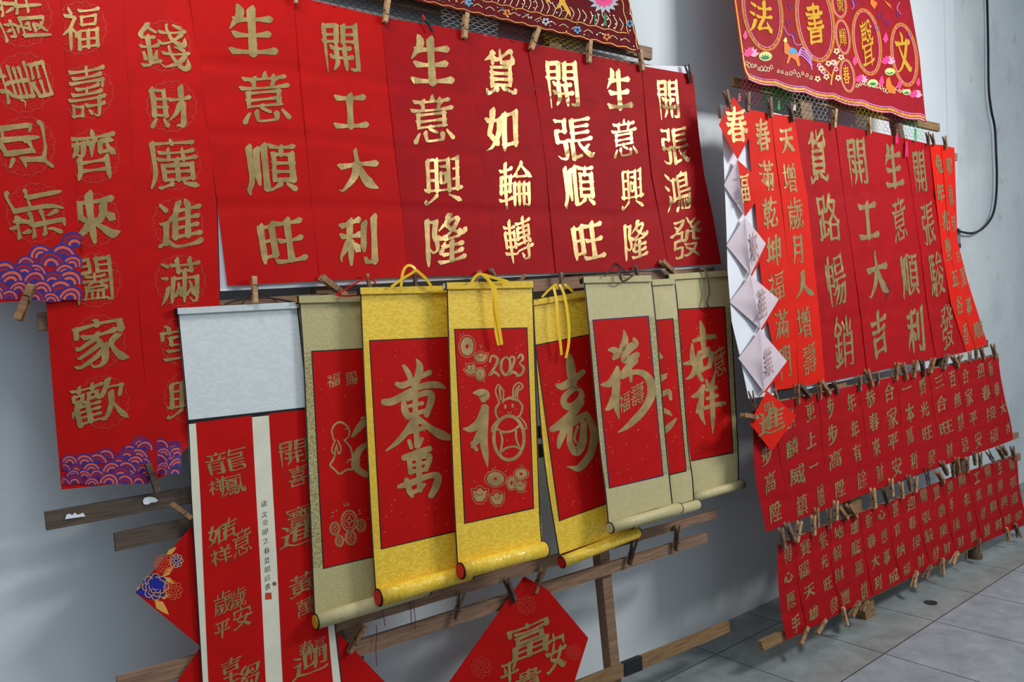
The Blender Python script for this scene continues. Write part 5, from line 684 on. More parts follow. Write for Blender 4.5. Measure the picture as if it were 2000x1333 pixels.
# ------------------------------------------------------------------ left rack, back layer: white backing and long couplets
S = Surf(R1, [(395, 100), (410, 262), (425, 403), (430, 569)], [(1346, 130), (1360, 243), (1372, 333), (1389, 523)], -.0038, 0, wave=.0003)
sheet('backing_paper', 'white backing paper showing below and beside the big red sheets', 'paper', S, WHITE, 20, 20)
def polyx(E, a, b): return [E[0] if isinstance(E[0], tuple) else E for _ in ()]
def column(xs, ys): return list(zip(xs, ys))
def medallion(surf, cx, cy_, r):
    """faint printed roundel behind a character"""
    out = [ring_on(surf, cx, cy_, r, r * 1.02, 1.1, .0007, 30), ring_on(surf, cx, cy_, r * .62, r * .64, .9, .0007, 24)]
    for k in range(16):
        a = 2 * math.pi * k / 16; x, y = cx + math.cos(a) * r * .84, cy_ + math.sin(a) * r * .86
        out.append(strip_on(surf, [(x + math.cos(a + t) * r * .15 * (1 - t / 9), y + math.sin(a + t) * r * .15 * (1 - t / 9)) for t in (0, 1.2, 2.4, 3.6, 4.8, 6, 7.2)], 1.0, .0007, 2))
        q = math.cos(a) * r, math.sin(a) * r
        out.append(strip_on(surf, [(cx + q[0] * .94, cy_ + q[1] * .96), (cx + math.cos(a + .2) * r * 1.08, cy_ + math.sin(a + .2) * r * 1.1), (cx + math.cos(a + .39) * r * .94, cy_ + math.sin(a + .39) * r * .96)], 1.0, .0007, 3))
        out.append(strip_on(surf, [(cx + q[0] * .60, cy_ + q[1] * .60), (cx + math.cos(a + .3) * r * .36, cy_ + math.sin(a + .3) * r * .36), (cx + math.cos(a + .5) * r * .12, cy_ + math.sin(a + .5) * r * .12)], .8, .0007, 3))
    return out
def waves(surf, x0, x1, ybase, top, size, rnd):
    """printed wave border: rows of nested arcs in indigo and orange"""
    A, B, Cc = [], [], []
    rows = []
    y = ybase
    k = 0
    while True:
        anyrow = False
        x = x0 - size * (k % 2) * .5
        while x < x1 + size:
            if y > top(x) and x0 <= x <= x1:
                anyrow = True; rows.append((x, y))
            x += size
        y -= size * .42; k += 1
        if not anyrow or k > 12: break
    for q, (x, y) in enumerate(reversed(rows)):
        z = .0006 + q * .00003; r = size * rnd.uniform(.48, .74); x += rnd.uniform(-.22, .22) * size; y += rnd.uniform(-.1, .1) * size; sk = rnd.uniform(-.25, .25); x = max(x0 + r * .2, min(x1 - r * .2, x))
        for j, (f0_, f1_) in enumerate(((1, .84), (.84, .66), (.66, .52), (.52, .34), (.34, .2))):
            rm, w = r * (f0_ + f1_) / 2, r * (f0_ - f1_) + .3
            arc = [(max(x0, min(x1, x + rm * math.cos(t) + sk * rm * math.sin(t))), min(ybase + 1, y - rm * math.sin(t) * 1.05)) for t in (math.pi * i / 10 for i in range(11))]
            (A if j % 2 == 0 else (B if (q * 7 + j // 2) % 4 else Cc)).append(strip_on(surf, arc, w, z, smooth=False))
        A.append(poly_on(surf, [(x + r * .2 * math.cos(t), y - r * .2 * math.sin(t)) for t in (math.pi * i / 6 for i in range(7))][::-1], z))
    return A, B, Cc
# B1: hung sideways, cropped by the frame
S = Surf(R1, [(-90, -70), (-84, 130), (-78, 300), (-72, 450), (-66, 596)], [(113, -70), (126, 120), (138, 265), (150, 400), (161, 580)], .020, 0, wave=.0015, seed=1)
root, base = sheet('calligraphy_banner', 'red banner hung sideways at the far left with indigo waves along its bottom end', 'banner', S, RED, 8, 24)
def char_side(surf, c, cx, cy_, w, h):        # character lying on its left side
    V, F = [], []
    for q, r in enumerate(ribs(c, 1.12)):
        b = len(V)
        for a, d in r:
            for X, Y in (a, d): V.append(surf.at(cx - Y * w * .97 + .07 * X * h * -1, cy_ - X * h + .12 * -Y * w * -1, .0012 + q * .00004))
        for i in range(len(r) - 1): F.append((b + 2 * i, b + 2 * i + 2, b + 2 * i + 3, b + 2 * i + 1))
    return V, F
CS = [('新', 69, 416, 120, 100), ('迎', 50, 286, 108, 96), ('舊', 47, 162, 116, 95), ('辭', 44, 34, 112, 92)]
for c in CS:
    V, F = char_side(S, *c); mesh_obj('gold_character', V, [f[::-1] for f in F], GOLD, root, base)
for c in CS: part_of(root, base, 'medallion_print', medallion(S, c[1], c[2], 56), RED_FAINT)
A, B, Cc = waves(S, -60, 158, 588, lambda x: 590 - (62 + .45 * max(0, x - 20)) - 6 * math.sin(x * .09), 40, random.Random(2))
part_of(root, base, 'wave_print', A, PURPLE); part_of(root, base, 'wave_print', B, ORANGE); part_of(root, base, 'wave_print', Cc, RED_DARKP)
# B2 and B3
S2 = Surf(R1, [(30, -70), (52, 200), (66, 400), (90, 588), (98, 700), (108, 820), (120, 957)], [(233, -70), (252, 200), (262, 400), (272, 590), (282, 710), (296, 830), (309, 937)], .009, 0, wave=.002, seed=2)
root, base = sheet('spring_couplet', 'long red couplet reading 福壽齊來闔家歡 with indigo waves at its foot', 'couplet', S2, RED, 8, 36,
    [('福', 160, 55, 86, 107), ('壽', 170, 179, 88, 122), ('齊', 182, 304, 104, 110), ('來', 182, 424, 112, 109), ('闔', 183, 546, 86, 101), ('家', 196, 671, 118, 103), ('歡', 193, 786, 120, 104)], vp=(2980, 500))
for x, y in ((157, 55), (170, 180), (182, 306), (182, 430), (185, 548), (193, 668), (201, 786)): part_of(root, base, 'medallion_print', medallion(S2, x, y, 50), RED_FAINT)
A, B, Cc = waves(S2, 122, 300, 946, lambda x: 945 - (30 + .28 * (x - 120)) - 6 * math.sin(x * .1), 30, random.Random(3))
part_of(root, base, 'wave_print', A, PURPLE); part_of(root, base, 'wave_print', B, ORANGE); part_of(root, base, 'wave_print', Cc, RED_DARKP)
S3 = Surf(R1, [(230, -70), (247, 200), (258, 400), (271, 590), (281, 710), (294, 830), (306, 934)], [(368, -70), (401, 200), (423, 400), (429, 594), (420, 720), (385, 850), (318, 932)], .005, 0, wave=.001, seed=3,
          curl=lambda u, v: .03 * max(0, u - .45) * max(0, v - .8) * 6)
root, base = sheet('spring_couplet', 'long red couplet reading 錢財廣進滿堂 running down behind the white-topped scroll', 'couplet', S3, RED, 10, 36,
    [('錢', 321, 91, 110, 107), ('財', 333, 209, 94, 102), ('廣', 339, 322, 106, 109), ('進', 351, 437, 100, 101), ('滿', 353, 549, 92, 99), ('堂', 357, 667, 96, 80), ('興', 368, 776, 100, 88)], vp=(2980, 500))
for x, y in ((323, 90), (335, 208), (343, 322), (347, 437), (352, 549), (362, 667), (369, 776)): part_of(root, base, 'medallion_print', medallion(S3, x, y, 48), RED_FAINT)
A, B, Cc = waves(S3, 308, 352, 926, lambda x: 870, 28, random.Random(5))
part_of(root, base, 'wave_print', A, PURPLE); part_of(root, base, 'wave_print', B, ORANGE)

# ------------------------------------------------------------------ left rack: the row of big four-character sheets
EDG = [[(369, -14), (388, 120), (407, 262), (425, 403), (444, 559)],
       [(574, -8), (586, 140), (598, 267), (609, 402), (625, 549)],
       [(749, 34), (762, 165), (776, 290), (789, 407), (802, 541)],
       [(908, 60), (922, 187), (934, 304), (952, 412), (966, 537)],
       [(1033, 84), (1046, 150), (1061, 250), (1071, 330), (1081, 440), (1090, 533)],
       [(1152, 108), (1163, 190), (1173, 270), (1184, 360), (1193, 445), (1200, 530)],
       [(1258, 129), (1262, 180), (1268, 250), (1277, 340), (1294, 430), (1310, 521)],
       [(1352, 146), (1357, 200), (1363, 260), (1373, 340), (1390, 420), (1407, 516)]]
def jig(E, d): return [(x + d, y) for x, y in E]
BIG = [('生意順旺', '生意順旺', RED, [('生', 492, 61, 109, 118), ('意', 518, 193, 112, 120), ('順', 530, 331, 111, 111), ('旺', 551, 470, 105, 95)], 'bright red sheet reading 生意順旺, leftmost of the row of four-character sheets', .0035),
       ('開工大利', '', RED, [('開', 665, 93, 84, 118), ('工', 684, 217, 77, 81), ('大', 700, 333, 90, 92), ('利', 701, 468, 88, 105)], 'bright red sheet reading 開工大利, second in the row of four-character sheets', .0055),
       ('生意興隆', '', RED_DEEP, [('生', 842, 119, 97, 114), ('意', 845, 235, 96, 111), ('興', 864, 352, 88, 107), ('隆', 872, 469, 94, 107)], 'wide deep red sheet reading 生意興隆 beside the bright red sheet 開工大利', .0075),
       ('貨如輪轉', '', RED_DEEP, [('貨', 977, 141, 71, 107), ('如', 981, 254, 77, 96), ('輪', 1006, 362, 77, 101), ('轉', 1013, 468, 66, 95)], 'deep red sheet reading 貨如輪轉 in tall narrow gold characters', .0045),
       ('開張順旺', '', RED_DEEP, [('開', 1098, 164, 74, 111), ('張', 1121, 270, 86, 98), ('順', 1131, 366, 70, 92), ('旺', 1149, 470, 73, 80)], 'deep red sheet reading 開張順旺 above the short yellow scroll', .0065),
       ('生意興隆', '', RED_DEEP, [('生', 1209, 175, 60, 92), ('意', 1220, 272, 58, 86), ('興', 1234, 369, 54, 90), ('隆', 1243, 470, 56, 82)], 'narrow deep red sheet reading 生意興隆, second from the right end of its row', .0045),
       ('開張鴻發', '', RED_DEEP, [('開', 1305, 194, 50, 92), ('張', 1319, 284, 62, 84), ('鴻', 1325, 375, 58, 86), ('發', 1341, 466, 72, 84)], 'deep red sheet reading 開張鴻發 at the right end of the row of big sheets', .0065)]
for i, (t, _, m, cs, lab, off) in enumerate(BIG):
    L, R = EDG[i], EDG[i + 1]
    if len(L) != len(R):
        a = Surf(R1, L, L, 0); b = Surf(R1, R, R, 0); L = [a.edge(L, k / 6) for k in range(7)]; R = [a.edge(R, k / 6) for k in range(7)]
    S = Surf(R1, jig(L, -4 if i in (2, 4, 6) else 0), jig(R, 4 if i in (0, 2, 4) else 2), off, 4, amp=.005, wave=.0006, seed=10 + i)
    sheet('spring_couplet', lab, 'couplet', S, m, 10, 48, cs)

# ------------------------------------------------------------------ right rack: white sheet, lozenge strip, big sheets, two rows of short strips
S = Surf(R2, [(1407, 204), (1413, 300), (1419, 450), (1421, 527), (1429, 628), (1446, 700), (1462, 779)], [(1465, 216), (1475, 300), (1488, 450), (1493, 540), (1500, 630), (1510, 705), (1516, 772)], -.0045, 0, wave=.0005)
sheet('backing_paper', 'white backing paper hanging at the left edge of the right-hand rack', 'paper', S, WHITE, 8, 24)
S = Surf(R2, [(1500, 218), (1530, 450), (1560, 764)], [(1866, 291), (1890, 500), (1929, 677)], -.0045, 0, wave=.0003)
S.R = [(1800, 280), (1840, 480), (1880, 690)]
sheet('backing_paper', 'white backing paper showing as a thin strip under the big sheets of the right-hand rack', 'paper', S, WHITE, 12, 12)
V2 = dict(vp=(3000, 490), k=.10)
R7 = lambda *p: list(p)
e0 = [(1459, 213), (1465, 309), (1475, 400), (1484, 518), (1494, 600), (1509, 673), (1514, 763)]
e1 = [(1506, 222), (1516, 310), (1527, 390), (1537, 489), (1546, 570), (1553, 640), (1561, 756)]
e2 = [(1552, 229), (1563, 309), (1577, 383), (1587, 489), (1595.5, 568), (1603, 640), (1611, 746)]
sheet('spring_couplet', 'orange-red strip reading 春滿乾坤福滿門 beside the chain of lozenges', 'couplet', Surf(R2, e0, e1, .010, 7, amp=.002, seed=21), RED_ORANGE, 5, 42,
      [('春', 1490, 264, 35, 72), ('滿', 1497, 344, 38, 68), ('乾', 1504, 416, 37, 69), ('坤', 1511, 489, 38, 63), ('福', 1517, 560, 39, 63), ('滿', 1527, 634, 35, 64), ('門', 1534, 709, 31, 75)], **V2)
sheet('spring_couplet', 'orange-red strip reading 天增歲月人增壽 left of the tall sheet 貨路暢銷', 'couplet', Surf(R2, e1, e2, .0115, 7, amp=.002, seed=22), RED_ORANGE, 5, 42,
      [('天', 1537, 274, 35, 59), ('增', 1542, 347, 32, 62), ('歲', 1554, 417, 37, 67), ('月', 1558, 487, 28, 62), ('人', 1570, 555, 43, 58), ('增', 1570, 630, 33, 64), ('壽', 1581, 701, 34, 68)], **V2)
f0 = [(1550, 229), (1575, 383), (1590, 540), (1600, 640), (1609, 748)]
f1 = [(1632, 243), (1648, 380), (1667, 510), (1682, 620), (1694, 730)]
f2 = [(1701, 256), (1719, 380), (1737, 495), (1748, 600), (1758, 715)]
f3 = [(1766, 270), (1782, 380), (1798, 490), (1811, 595), (1828, 701)]
f4 = [(1816, 282), (1827, 382), (1840, 490), (1857, 592), (1887, 688)]
for (L, R, cs, lab, o) in ((f0, f1, [('貨', 1597, 306, 48, 119), ('路', 1618, 425, 53, 99), ('暢', 1633, 547, 51, 110), ('銷', 1647, 668, 50, 109)], 'deep red sheet reading 貨路暢銷, first of the big sheets on the right rack', .004),
                        (f1, f2, [('開', 1674, 316, 49, 108), ('工', 1695, 431, 49, 82), ('大', 1714, 536, 52, 96), ('吉', 1718, 653, 43, 102)], 'deep red sheet reading 開工大吉 with a dark ink smudge under 大', .006),
                        (f2, f3, [('生', 1745, 325, 47, 96), ('意', 1757, 431, 37, 94), ('順', 1777, 540, 43, 92), ('利', 1789, 643, 45, 99)], 'deep red sheet reading 生意順利 on the right rack', .004),
                        (f3, f4, [('開', 1796, 336, 34, 96), ('張', 1813, 436, 34, 90), ('駿', 1830, 536, 37, 90), ('發', 1850, 639, 36, 94)], 'deep red sheet reading 開張駿發 beside the orange-red strips at the right', .006)):
    S = Surf(R2, L, R, o, 4, amp=.005, wave=.0006, seed=3)
    root, base = sheet('spring_couplet', lab, 'couplet', S, RED_DEEP, 6, 40, cs, **V2)
    if '大吉' in lab:
        part_of(root, base, 'ink_smudge', [poly_on(S, [(1729, 560), (1733, 557), (1738, 559), (1739, 567), (1736, 575), (1731, 590), (1729, 588), (1730, 572)][::-1], .0007)], mat('dark_smudge', (96, 12, 22), .7))
g1 = [(1838, 283), (1846, 376), (1856, 485), (1874, 590), (1906, 682)]
g2 = [(1864, 289), (1867, 375), (1870, 470), (1890, 549), (1929, 673)]
sheet('spring_couplet', 'orange-red strip reading 兔年兆豐五谷香 near the right end of the right rack', 'couplet', Surf(R2, f4, g1, .012, 0, wave=.001, seed=31), RED_ORANGE, 4, 28,
      [('兔', 1834, 321, 19, 43), ('年', 1837, 377, 20, 40), ('兆', 1847, 431, 20, 43), ('豐', 1852, 487, 17, 49), ('五', 1865, 544, 17, 36), ('谷', 1874, 597, 17, 38), ('香', 1886, 653, 15, 46)], **V2)
sheet('spring_couplet', 'orange-red strip starting 卯歲 whose right edge curls against the old wall', 'couplet', Surf(R2, g1, g2, .0125, 0, wave=.001, seed=32, curl=lambda u, v: -.02 * u * max(0, math.sin(v * 3.14)) ** 2), RED_ORANGE, 5, 28,
      [('卯', 1854, 324, 16, 38), ('歲', 1857, 380, 14, 45), ('引', 1862, 436, 11, 35), ('日', 1872, 502, 9, 24), ('萬', 1881, 542, 15, 47), ('事', 1892, 597, 15, 38), ('順', 1911, 646, 22, 38)], **V2)
# short strips
DROW = [('麒x步高陞', [('步', 1486, 842, 24, 44), ('步', 1497, 891, 26, 44), ('高', 1505, 944, 27, 50), ('陞', 1515, 1001, 28, 49)]),
        ('麒麟威鎮', [('麒', 1542, 820, 26, 50), ('麟', 1547, 876, 30, 49), ('威', 1557, 928, 35, 49), ('鎮', 1566, 987, 27, 50)]),
        ('更上一層', [('更', 1583, 805, 22, 43), ('上', 1584, 860, 23, 38), ('一', 1589, 910, 20, 13), ('層', 1603, 969, 18, 49)]),
        ('步步高陞', [('步', 1622, 796, 19, 46), ('步', 1626, 849, 26, 47), ('高', 1632, 899, 31, 45), ('陞', 1641, 955, 24, 42)]),
        ('年年有餘', [('年', 1663, 787, 22, 41), ('年', 1670, 839, 20, 39), ('有', 1674, 885, 20, 41), ('餘', 1683, 937, 22, 43)]),
        ('恭春來財', [('恭', 1700, 779, 23, 39), ('春', 1707, 824, 23, 42), ('來', 1712, 874, 20, 43), ('財', 1719, 924, 18, 43)]),
        ('合家平安', [('合', 1737, 767, 24, 41), ('家', 1743, 817, 25, 46), ('平', 1744, 863, 25, 41), ('安', 1752, 912, 24, 45)]),
        ('一本萬利', [('一', 1771, 758, 20, 11), ('本', 1777, 807, 21, 43), ('萬', 1777, 853, 18, 41), ('利', 1785, 900, 17, 41)]),
        ('齊光旺發', [('齊', 1802, 756, 18, 41), ('光', 1806, 800, 20, 35), ('旺', 1811, 846, 24, 33), ('發', 1820, 895, 20, 38)]),
        ('三合旺財', [('三', 1834, 746, 21, 30), ('合', 1839, 789, 24, 37), ('旺', 1848, 835, 31, 34), ('財', 1855, 879, 16, 38)]),
        ('百無禁忌', [('百', 1860, 741, 16, 37), ('無', 1870, 782, 17, 33), ('禁', 1876, 825, 17, 39), ('忌', 1885, 869, 16, 33)]),
        ('合家平安', [('合', 1886, 735, 16, 34), ('家', 1893, 776, 18, 37), ('平', 1901, 818, 18, 34), ('安', 1911, 859, 17, 38)]),
        ('迎春接福', [('迎', 1915, 725, 18, 33), ('春', 1926, 767, 20, 35), ('接', 1936, 808, 24, 35), ('福', 1941, 851, 21, 35)]),
        ('新春大吉', [('新', 1935, 720, 12, 34), ('春', 1947, 760, 13, 30), ('大', 1959, 797, 15, 29), ('吉', 1969, 836, 11, 26)])]
EROW = [('得心應手', [('得', 1539, 1083, 21, 42), ('心', 1540, 1128, 20, 28), ('應', 1545, 1173, 21, 44), ('手', 1555, 1219, 21, 44)]),
        ('賽躍天雄', [('賽', 1573, 1071, 24, 41), ('躍', 1571, 1113, 25, 41), ('天', 1581, 1155, 26, 38), ('雄', 1589, 1198, 24, 36)]),
        ('紫光旺發', [('紫', 1608, 1056, 20, 41), ('光', 1610, 1098, 17, 33), ('旺', 1617, 1140, 21, 34), ('發', 1629, 1183, 21, 40)]),
        ('地解財寶', [('地', 1638, 1040, 21, 32), ('解', 1636, 1081, 21, 37), ('財', 1640, 1121, 22, 38), ('寶', 1651, 1168, 22, 42)]),
        ('珊底羅鎮', [('珊', 1669, 1031, 21, 33), ('底', 1672, 1070, 22, 37), ('羅', 1678, 1110, 21, 38), ('鎮', 1688, 1155, 18, 45)]),
        ('新春大利', [('新', 1697, 1017, 17, 34), ('春', 1702, 1057, 20, 34), ('大', 1710, 1096, 20, 36), ('利', 1715, 1139, 18, 37)]),
        ('心想事成', [('心', 1722, 1006, 17, 24), ('想', 1727, 1048, 15, 33), ('事', 1732, 1088, 16, 36), ('成', 1746, 1126, 22, 36)]),
        ('喜言納福', [('喜', 1749, 995, 16, 35), ('言', 1753, 1035, 16, 31), ('納', 1759, 1075, 19, 34), ('福', 1771, 1112, 18, 31)]),
        ('迎春接財', [('迎', 1779, 985, 20, 34), ('春', 1782, 1021, 17, 32), ('接', 1790, 1059, 20, 34), ('財', 1799, 1096, 16, 34)]),
        ('開張駿發', [('開', 1804, 969, 16, 34), ('張', 1809, 1010, 20, 31), ('駿', 1815, 1046, 20, 33), ('發', 1828, 1083, 17, 36)]),
        ('寶鼎聚財', [('寶', 1829, 963, 15, 34), ('鼎', 1839, 999, 16, 33), ('聚', 1843, 1037, 20, 31), ('財', 1850, 1071, 16, 32)]),
        ('勝手操財', [('勝', 1856, 952, 14, 31), ('手', 1859, 987, 10, 31), ('操', 1868, 1025, 16, 31), ('財', 1877, 1058, 15, 29)]),
        ('陶朱偉業', [('陶', 1879, 939, 16, 32), ('朱', 1888, 976, 15, 32), ('偉', 1893, 1011, 12, 29), ('業', 1901, 1047, 15, 33)]),
        ('工業發展', [('工', 1908, 934, 14, 27), ('業', 1912, 967, 13, 30), ('發', 1920, 1003, 14, 29), ('展', 1928, 1037, 15, 32)]),
        ('開機順利', [('開', 1929, 922, 14, 30), ('機', 1933, 957, 13, 29), ('順', 1940, 990, 15, 27), ('利', 1950, 1025, 15, 28)]),
        ('生意興隆', [('生', 1953, 914, 12, 29), ('意', 1954, 949, 14, 29), ('興', 1961, 981, 16, 29), ('隆', 1969, 1015, 16, 27)]),
        ('開張鴻發', [('開', 1976, 908, 13, 29), ('張', 1979, 942, 16, 28), ('鴻', 1981, 975, 17, 30), ('發', 1989, 1008, 18, 25)])]
ORD = ['first', 'second', 'third', 'fourth', 'fifth', 'sixth', 'seventh', 'eighth', 'ninth', 'tenth', 'eleventh', 'twelfth', 'thirteenth', 'fourteenth', 'fifteenth', 'sixteenth', 'seventeenth', 'eighteenth', 'nineteenth', 'twentieth']
def nth(k):
    if k < 20: return ORD[k]
    return {2: 'twenty-', 3: 'thirty-'}[(k + 1) // 10] + ORD[(k + 1) % 10 - 1] if (k + 1) % 10 else {2: 'twentieth', 3: 'thirtieth'}[(k + 1) // 10]
def row(rows, top, bot, left, right, off, where, grp, seed):
    n = len(rows)
    bounds = [left]
    for a, b in zip(rows, rows[1:]):
        P = [((p[1] + q[1]) / 2, (p[2] + q[2]) / 2) for p, q in zip(a[1], b[1])]
        (x0, y0), (x1, y1) = P[0], P[1]; s = .18
        xt = x0 - s * 25; P.insert(0, (xt, top(xt)))
        xb = P[-1][0] + .22 * (bot(P[-1][0]) - P[-1][1]); P.append((xb, bot(xb) + .0))
        bounds.append(P)
    bounds.append(right)
    for i, (t, cs) in enumerate(rows):
        a, b = bounds[i], bounds[i + 1]
        if len(a) != len(b):
            k = Surf(R2, a, b, 0); m_ = 6; a = [k.edge(a, q / (m_ - 1)) for q in range(m_)]; b = [k.edge(b, q / (m_ - 1)) for q in range(m_)]
        S = Surf(R2, a, b, off + (.0012 if i % 2 else 0), 4, amp=.0036, wave=.0004, seed=seed, mid=False)
        if 'x' in t: w = 'with its top hidden behind the lozenge 進'
        elif [r_[0] for r_ in rows].count(t) > 1: w = 'reading %s, %s of the middle row, beside %s' % (t, ORD[i], rows[i + 1][0])
        elif t == '步步高陞': w = 'reading 步步高陞 between 更上一層 and 年年有餘 in the middle row'
        else: w = 'reading %s in the %s row of the right rack' % (t, where)
        sheet('spring_couplet', 'small red strip ' + w, 'couplet', S, RED_DEEP, 4, 28, cs, group=grp, weight=1.2, **V2)
row(DROW, D_TOP, D_BOT, [(1470, 797), (1471, 850), (1472, 900), (1478, 950), (1486, 990), (1497, 1040)], [(1949, 695), (1955, 740), (1964, 785), (1971, 812), (1976, 835), (1979, 858)], .004, 'middle', 'short red strips in the middle row', 50)
row(EROW, E_TOP, E_BOT, [(1519, 1066), (1519, 1100), (1520, 1139), (1523, 1175), (1527, 1210), (1537, 1251)], [(1986, 891), (1988, 915), (1990, 945), (1995, 970), (2001, 1000), (2006, 1024)], .004, 'lowest', 'short red strips in the lowest row', 80)

# the chain of lozenges, half curled over so that its white back shows
def lozenge_part(root, base, name, pl, tri, left, off, m, back=None):
    """tri: top, right, bottom of the half that faces us; left: the other corner, bent back towards the sheet behind"""
    (tx, ty), (rx, ry), (bx, by) = tri; V, F = [], []; n = 12
    for j in range(n + 1):
        t = j / n; mx, my = tx + (bx - tx) * t, ty + (by - ty) * t
        w = 1 - abs(2 * t - 1) if True else 0
        ex, ey = (tx + (rx - tx) * 2 * t, ty + (ry - ty) * 2 * t) if t < .5 else (rx + (bx - rx) * (2 * t - 1), ry + (by - ry) * (2 * t - 1))
        lx, ly = (tx + (left[0] - tx) * 2 * t, ty + (left[1] - ty) * 2 * t) if t < .5 else (left[0] + (bx - left[0]) * (2 * t - 1), left[1] + (by - left[1]) * (2 * t - 1))
        for k in range(9):
            s = (k - 4) / 4
            if s >= 0: x, y, o = mx + (ex - mx) * s, my + (ey - my) * s, off + .014 * w * (1 - s) ** 2
            else: x, y, o = mx + (lx - mx) * -s, my + (ly - my) * -s, off + .014 * w * (1 + s) ** 2 - .019 * (w * -s) ** .6 * min(1, w * 4)
            V.append(pl.at(x, y, o))
    for half, mm, nm in ((range(4), back or WHITE_BACK, name + '_back'), (range(4, 8), m, name)):
        F = [(j * 9 + k, (j + 1) * 9 + k, (j + 1) * 9 + k + 1, j * 9 + k + 1) for j in range(n) for k in half]
        mesh_obj(nm, V, F, mm, root, base, smooth=True, solid=.0004)
base = R2.at(1490, 770, .03)
ch = thing('lozenge_strip', 'curling chain of red paper lozenges at the left edge of the right rack', 'lozenge strip', base)
def loz_face(P, off, m, name, back=False):
    S = Surf(R2, [P[0], P[3], P[2]], [P[0], P[1], P[2]], off, 0, wave=.0005)
    V, F = S.grid(8, 12); mesh_obj(name, V, F, m, ch, base, smooth=True, solid=.0004); return S
S = loz_face([(1432, 188.5), (1475, 246), (1440.6, 312), (1404, 244)], .030, RED_ORANGE, 'lozenge')
lettering(S, ch, base, [('春', 1439, 244, 50, 80)], **V2)
lozenge_part(ch, base, 'lozenge', R2, ((1440, 312), (1498, 364), (1455, 424)), (1414, 362), .020, RED_ORANGE)
S = Surf(R2, [(1440, 312), (1448, 364), (1455, 424)], [(1441, 312), (1498, 364), (1456, 424)], .034, 0, wave=0)
lettering(S, ch, base, [('畐', 1456, 368, 24, 62)] if '畐' in GL else [('福', 1452, 366, 34, 62)], **V2)
for (t, r, b, l, gl) in (((1455, 424), (1496, 476), (1466, 538), (1419, 480), '來'), ((1466, 538), (1521, 585), (1486, 643), (1425, 590), '進'), ((1485, 645), (1537, 706), (1492, 766), (1442, 700), '業')):
    lozenge_part(ch, base, 'lozenge', R2, (t, r, b), l, .020, WHITE_BACK)
    # red front just visible past the lower right edge, gold showing faintly through the paper
    k = Surf(R2, [r, ((r[0] + b[0]) / 2, (r[1] + b[1]) / 2), b], [(r[0] + 1, r[1] + 1), ((r[0] + b[0]) / 2 + 4, (r[1] + b[1]) / 2 + 2), (b[0] + 2, b[1] + 3)], .016, 0, wave=0)
    V, F = k.grid(2, 8); mesh_obj('red_edge', V, F, RED_ORANGE, ch, base)
    cx, cy_ = (t[0] + b[0]) / 2 + 12, (t[1] + b[1]) / 2
    S = Surf(R2, [t, ((t[0] + b[0]) / 2, cy_), b], [t, r, b], .0355, 0, wave=0); S.L = [(t[0], t[1]), (cx - 12, cy_), (b[0], b[1])]; S.R = [(t[0] + 1, t[1]), r, (b[0] + 1, b[1])]
    lettering(S, ch, base, [(gl, cx + 1, cy_ + 2, 22, 62)], SHOW, 'ink_showing_through', **V2)
S = loz_face([(1498, 764), (1556, 812), (1507, 882.5), (1464, 827)], .034, RED_ORANGE, 'lozenge')
lettering(S, ch, base, [('進', 1506, 822, 60, 62), ('寶', 1498, 826, 26, 34), ('明', 1502, 796, 22, 26)] if '明' in GL else [], **V2)
# ------------------------------------------------------------------ square papers hung by a corner on the lower rails
def petals(surf, cx, cy_, r, rings, fill, line, lift):
    A, B = [], []
    if fill:
        P = []
        for k in range(40):
            a = 2 * math.pi * k / 40; q = r * (1 + .07 * math.cos(7 * a)); P.append((cx + q * math.cos(a), cy_ + q * math.sin(a)))
        A.append(poly_on(surf, P, lift))
    for j in range(rings):
        rr = r * (1 - j / rings); n = max(3, 8 - j)
        for k in range(n):
            a = 2 * math.pi * (k + .5 * j) / n; w = math.pi / n * 1.05
            B.append(strip_on(surf, [(cx + rr * .78 * math.cos(a - w), cy_ + rr * .78 * math.sin(a - w)), (cx + rr * math.cos(a - w * .5), cy_ + rr * math.sin(a - w * .5)), (cx + rr * 1.02 * math.cos(a + w * .4), cy_ + rr * 1.02 * math.sin(a + w * .4)), (cx + rr * .76 * math.cos(a + w), cy_ + rr * .76 * math.sin(a + w))], 1.6, lift + .0002, 4))
    return A, B
def leaf(surf, x, y, dx, dy, w, lift):
    n = math.hypot(dx, dy); nx, ny = -dy / n * w, dx / n * w
    return poly_on(surf, [(x, y), (x + dx * .35 + nx, y + dy * .35 + ny), (x + dx * .7 + nx * .6, y + dy * .7 + ny * .6), (x + dx, y + dy), (x + dx * .7 - nx * .6, y + dy * .7 - ny * .6), (x + dx * .35 - nx, y + dy * .35 - ny)], lift)
S = Surf(R1, [(395, 1003), (264, 1158), (415, 1283)], [(396, 1003), (540, 1150), (416, 1283)], .006, 0, wave=.001, seed=5)
root, base = sheet('diamond_paper', 'red square paper hung by its corner at the lower left, printed with blue peonies', 'paper', S, RED, 10, 16)
A, B = petals(S, 304, 1147, 25, 4, True, True, .0006); A2, B2 = petals(S, 344, 1096, 13, 3, True, True, .0006)
A.append(poly_on(S, [(265, 1158), (289, 1131), (296, 1150), (290, 1172)], .0005))
_, B3 = petals(S, 320, 1103, 18, 4, False, True, .0006); _, B4 = petals(S, 338, 1154, 18, 4, False, True, .0006)
part_of(root, base, 'peony_print', A + A2, BLUE); part_of(root, base, 'peony_outline', B + B2, OCHRE); part_of(root, base, 'pale_peony_outline', B3 + B4, ORANGE)
part_of(root, base, 'leaf_print', [leaf(S, *q, .0005) for q in ((318, 1128, 24, -26, 6), (322, 1128, 20, 14, 5), (302, 1172, 28, 30, 9), (312, 1168, 20, -6, 6), (325, 1085, 20, -16, 5), (268, 1154, 6, -8, 3))], OCHRE)
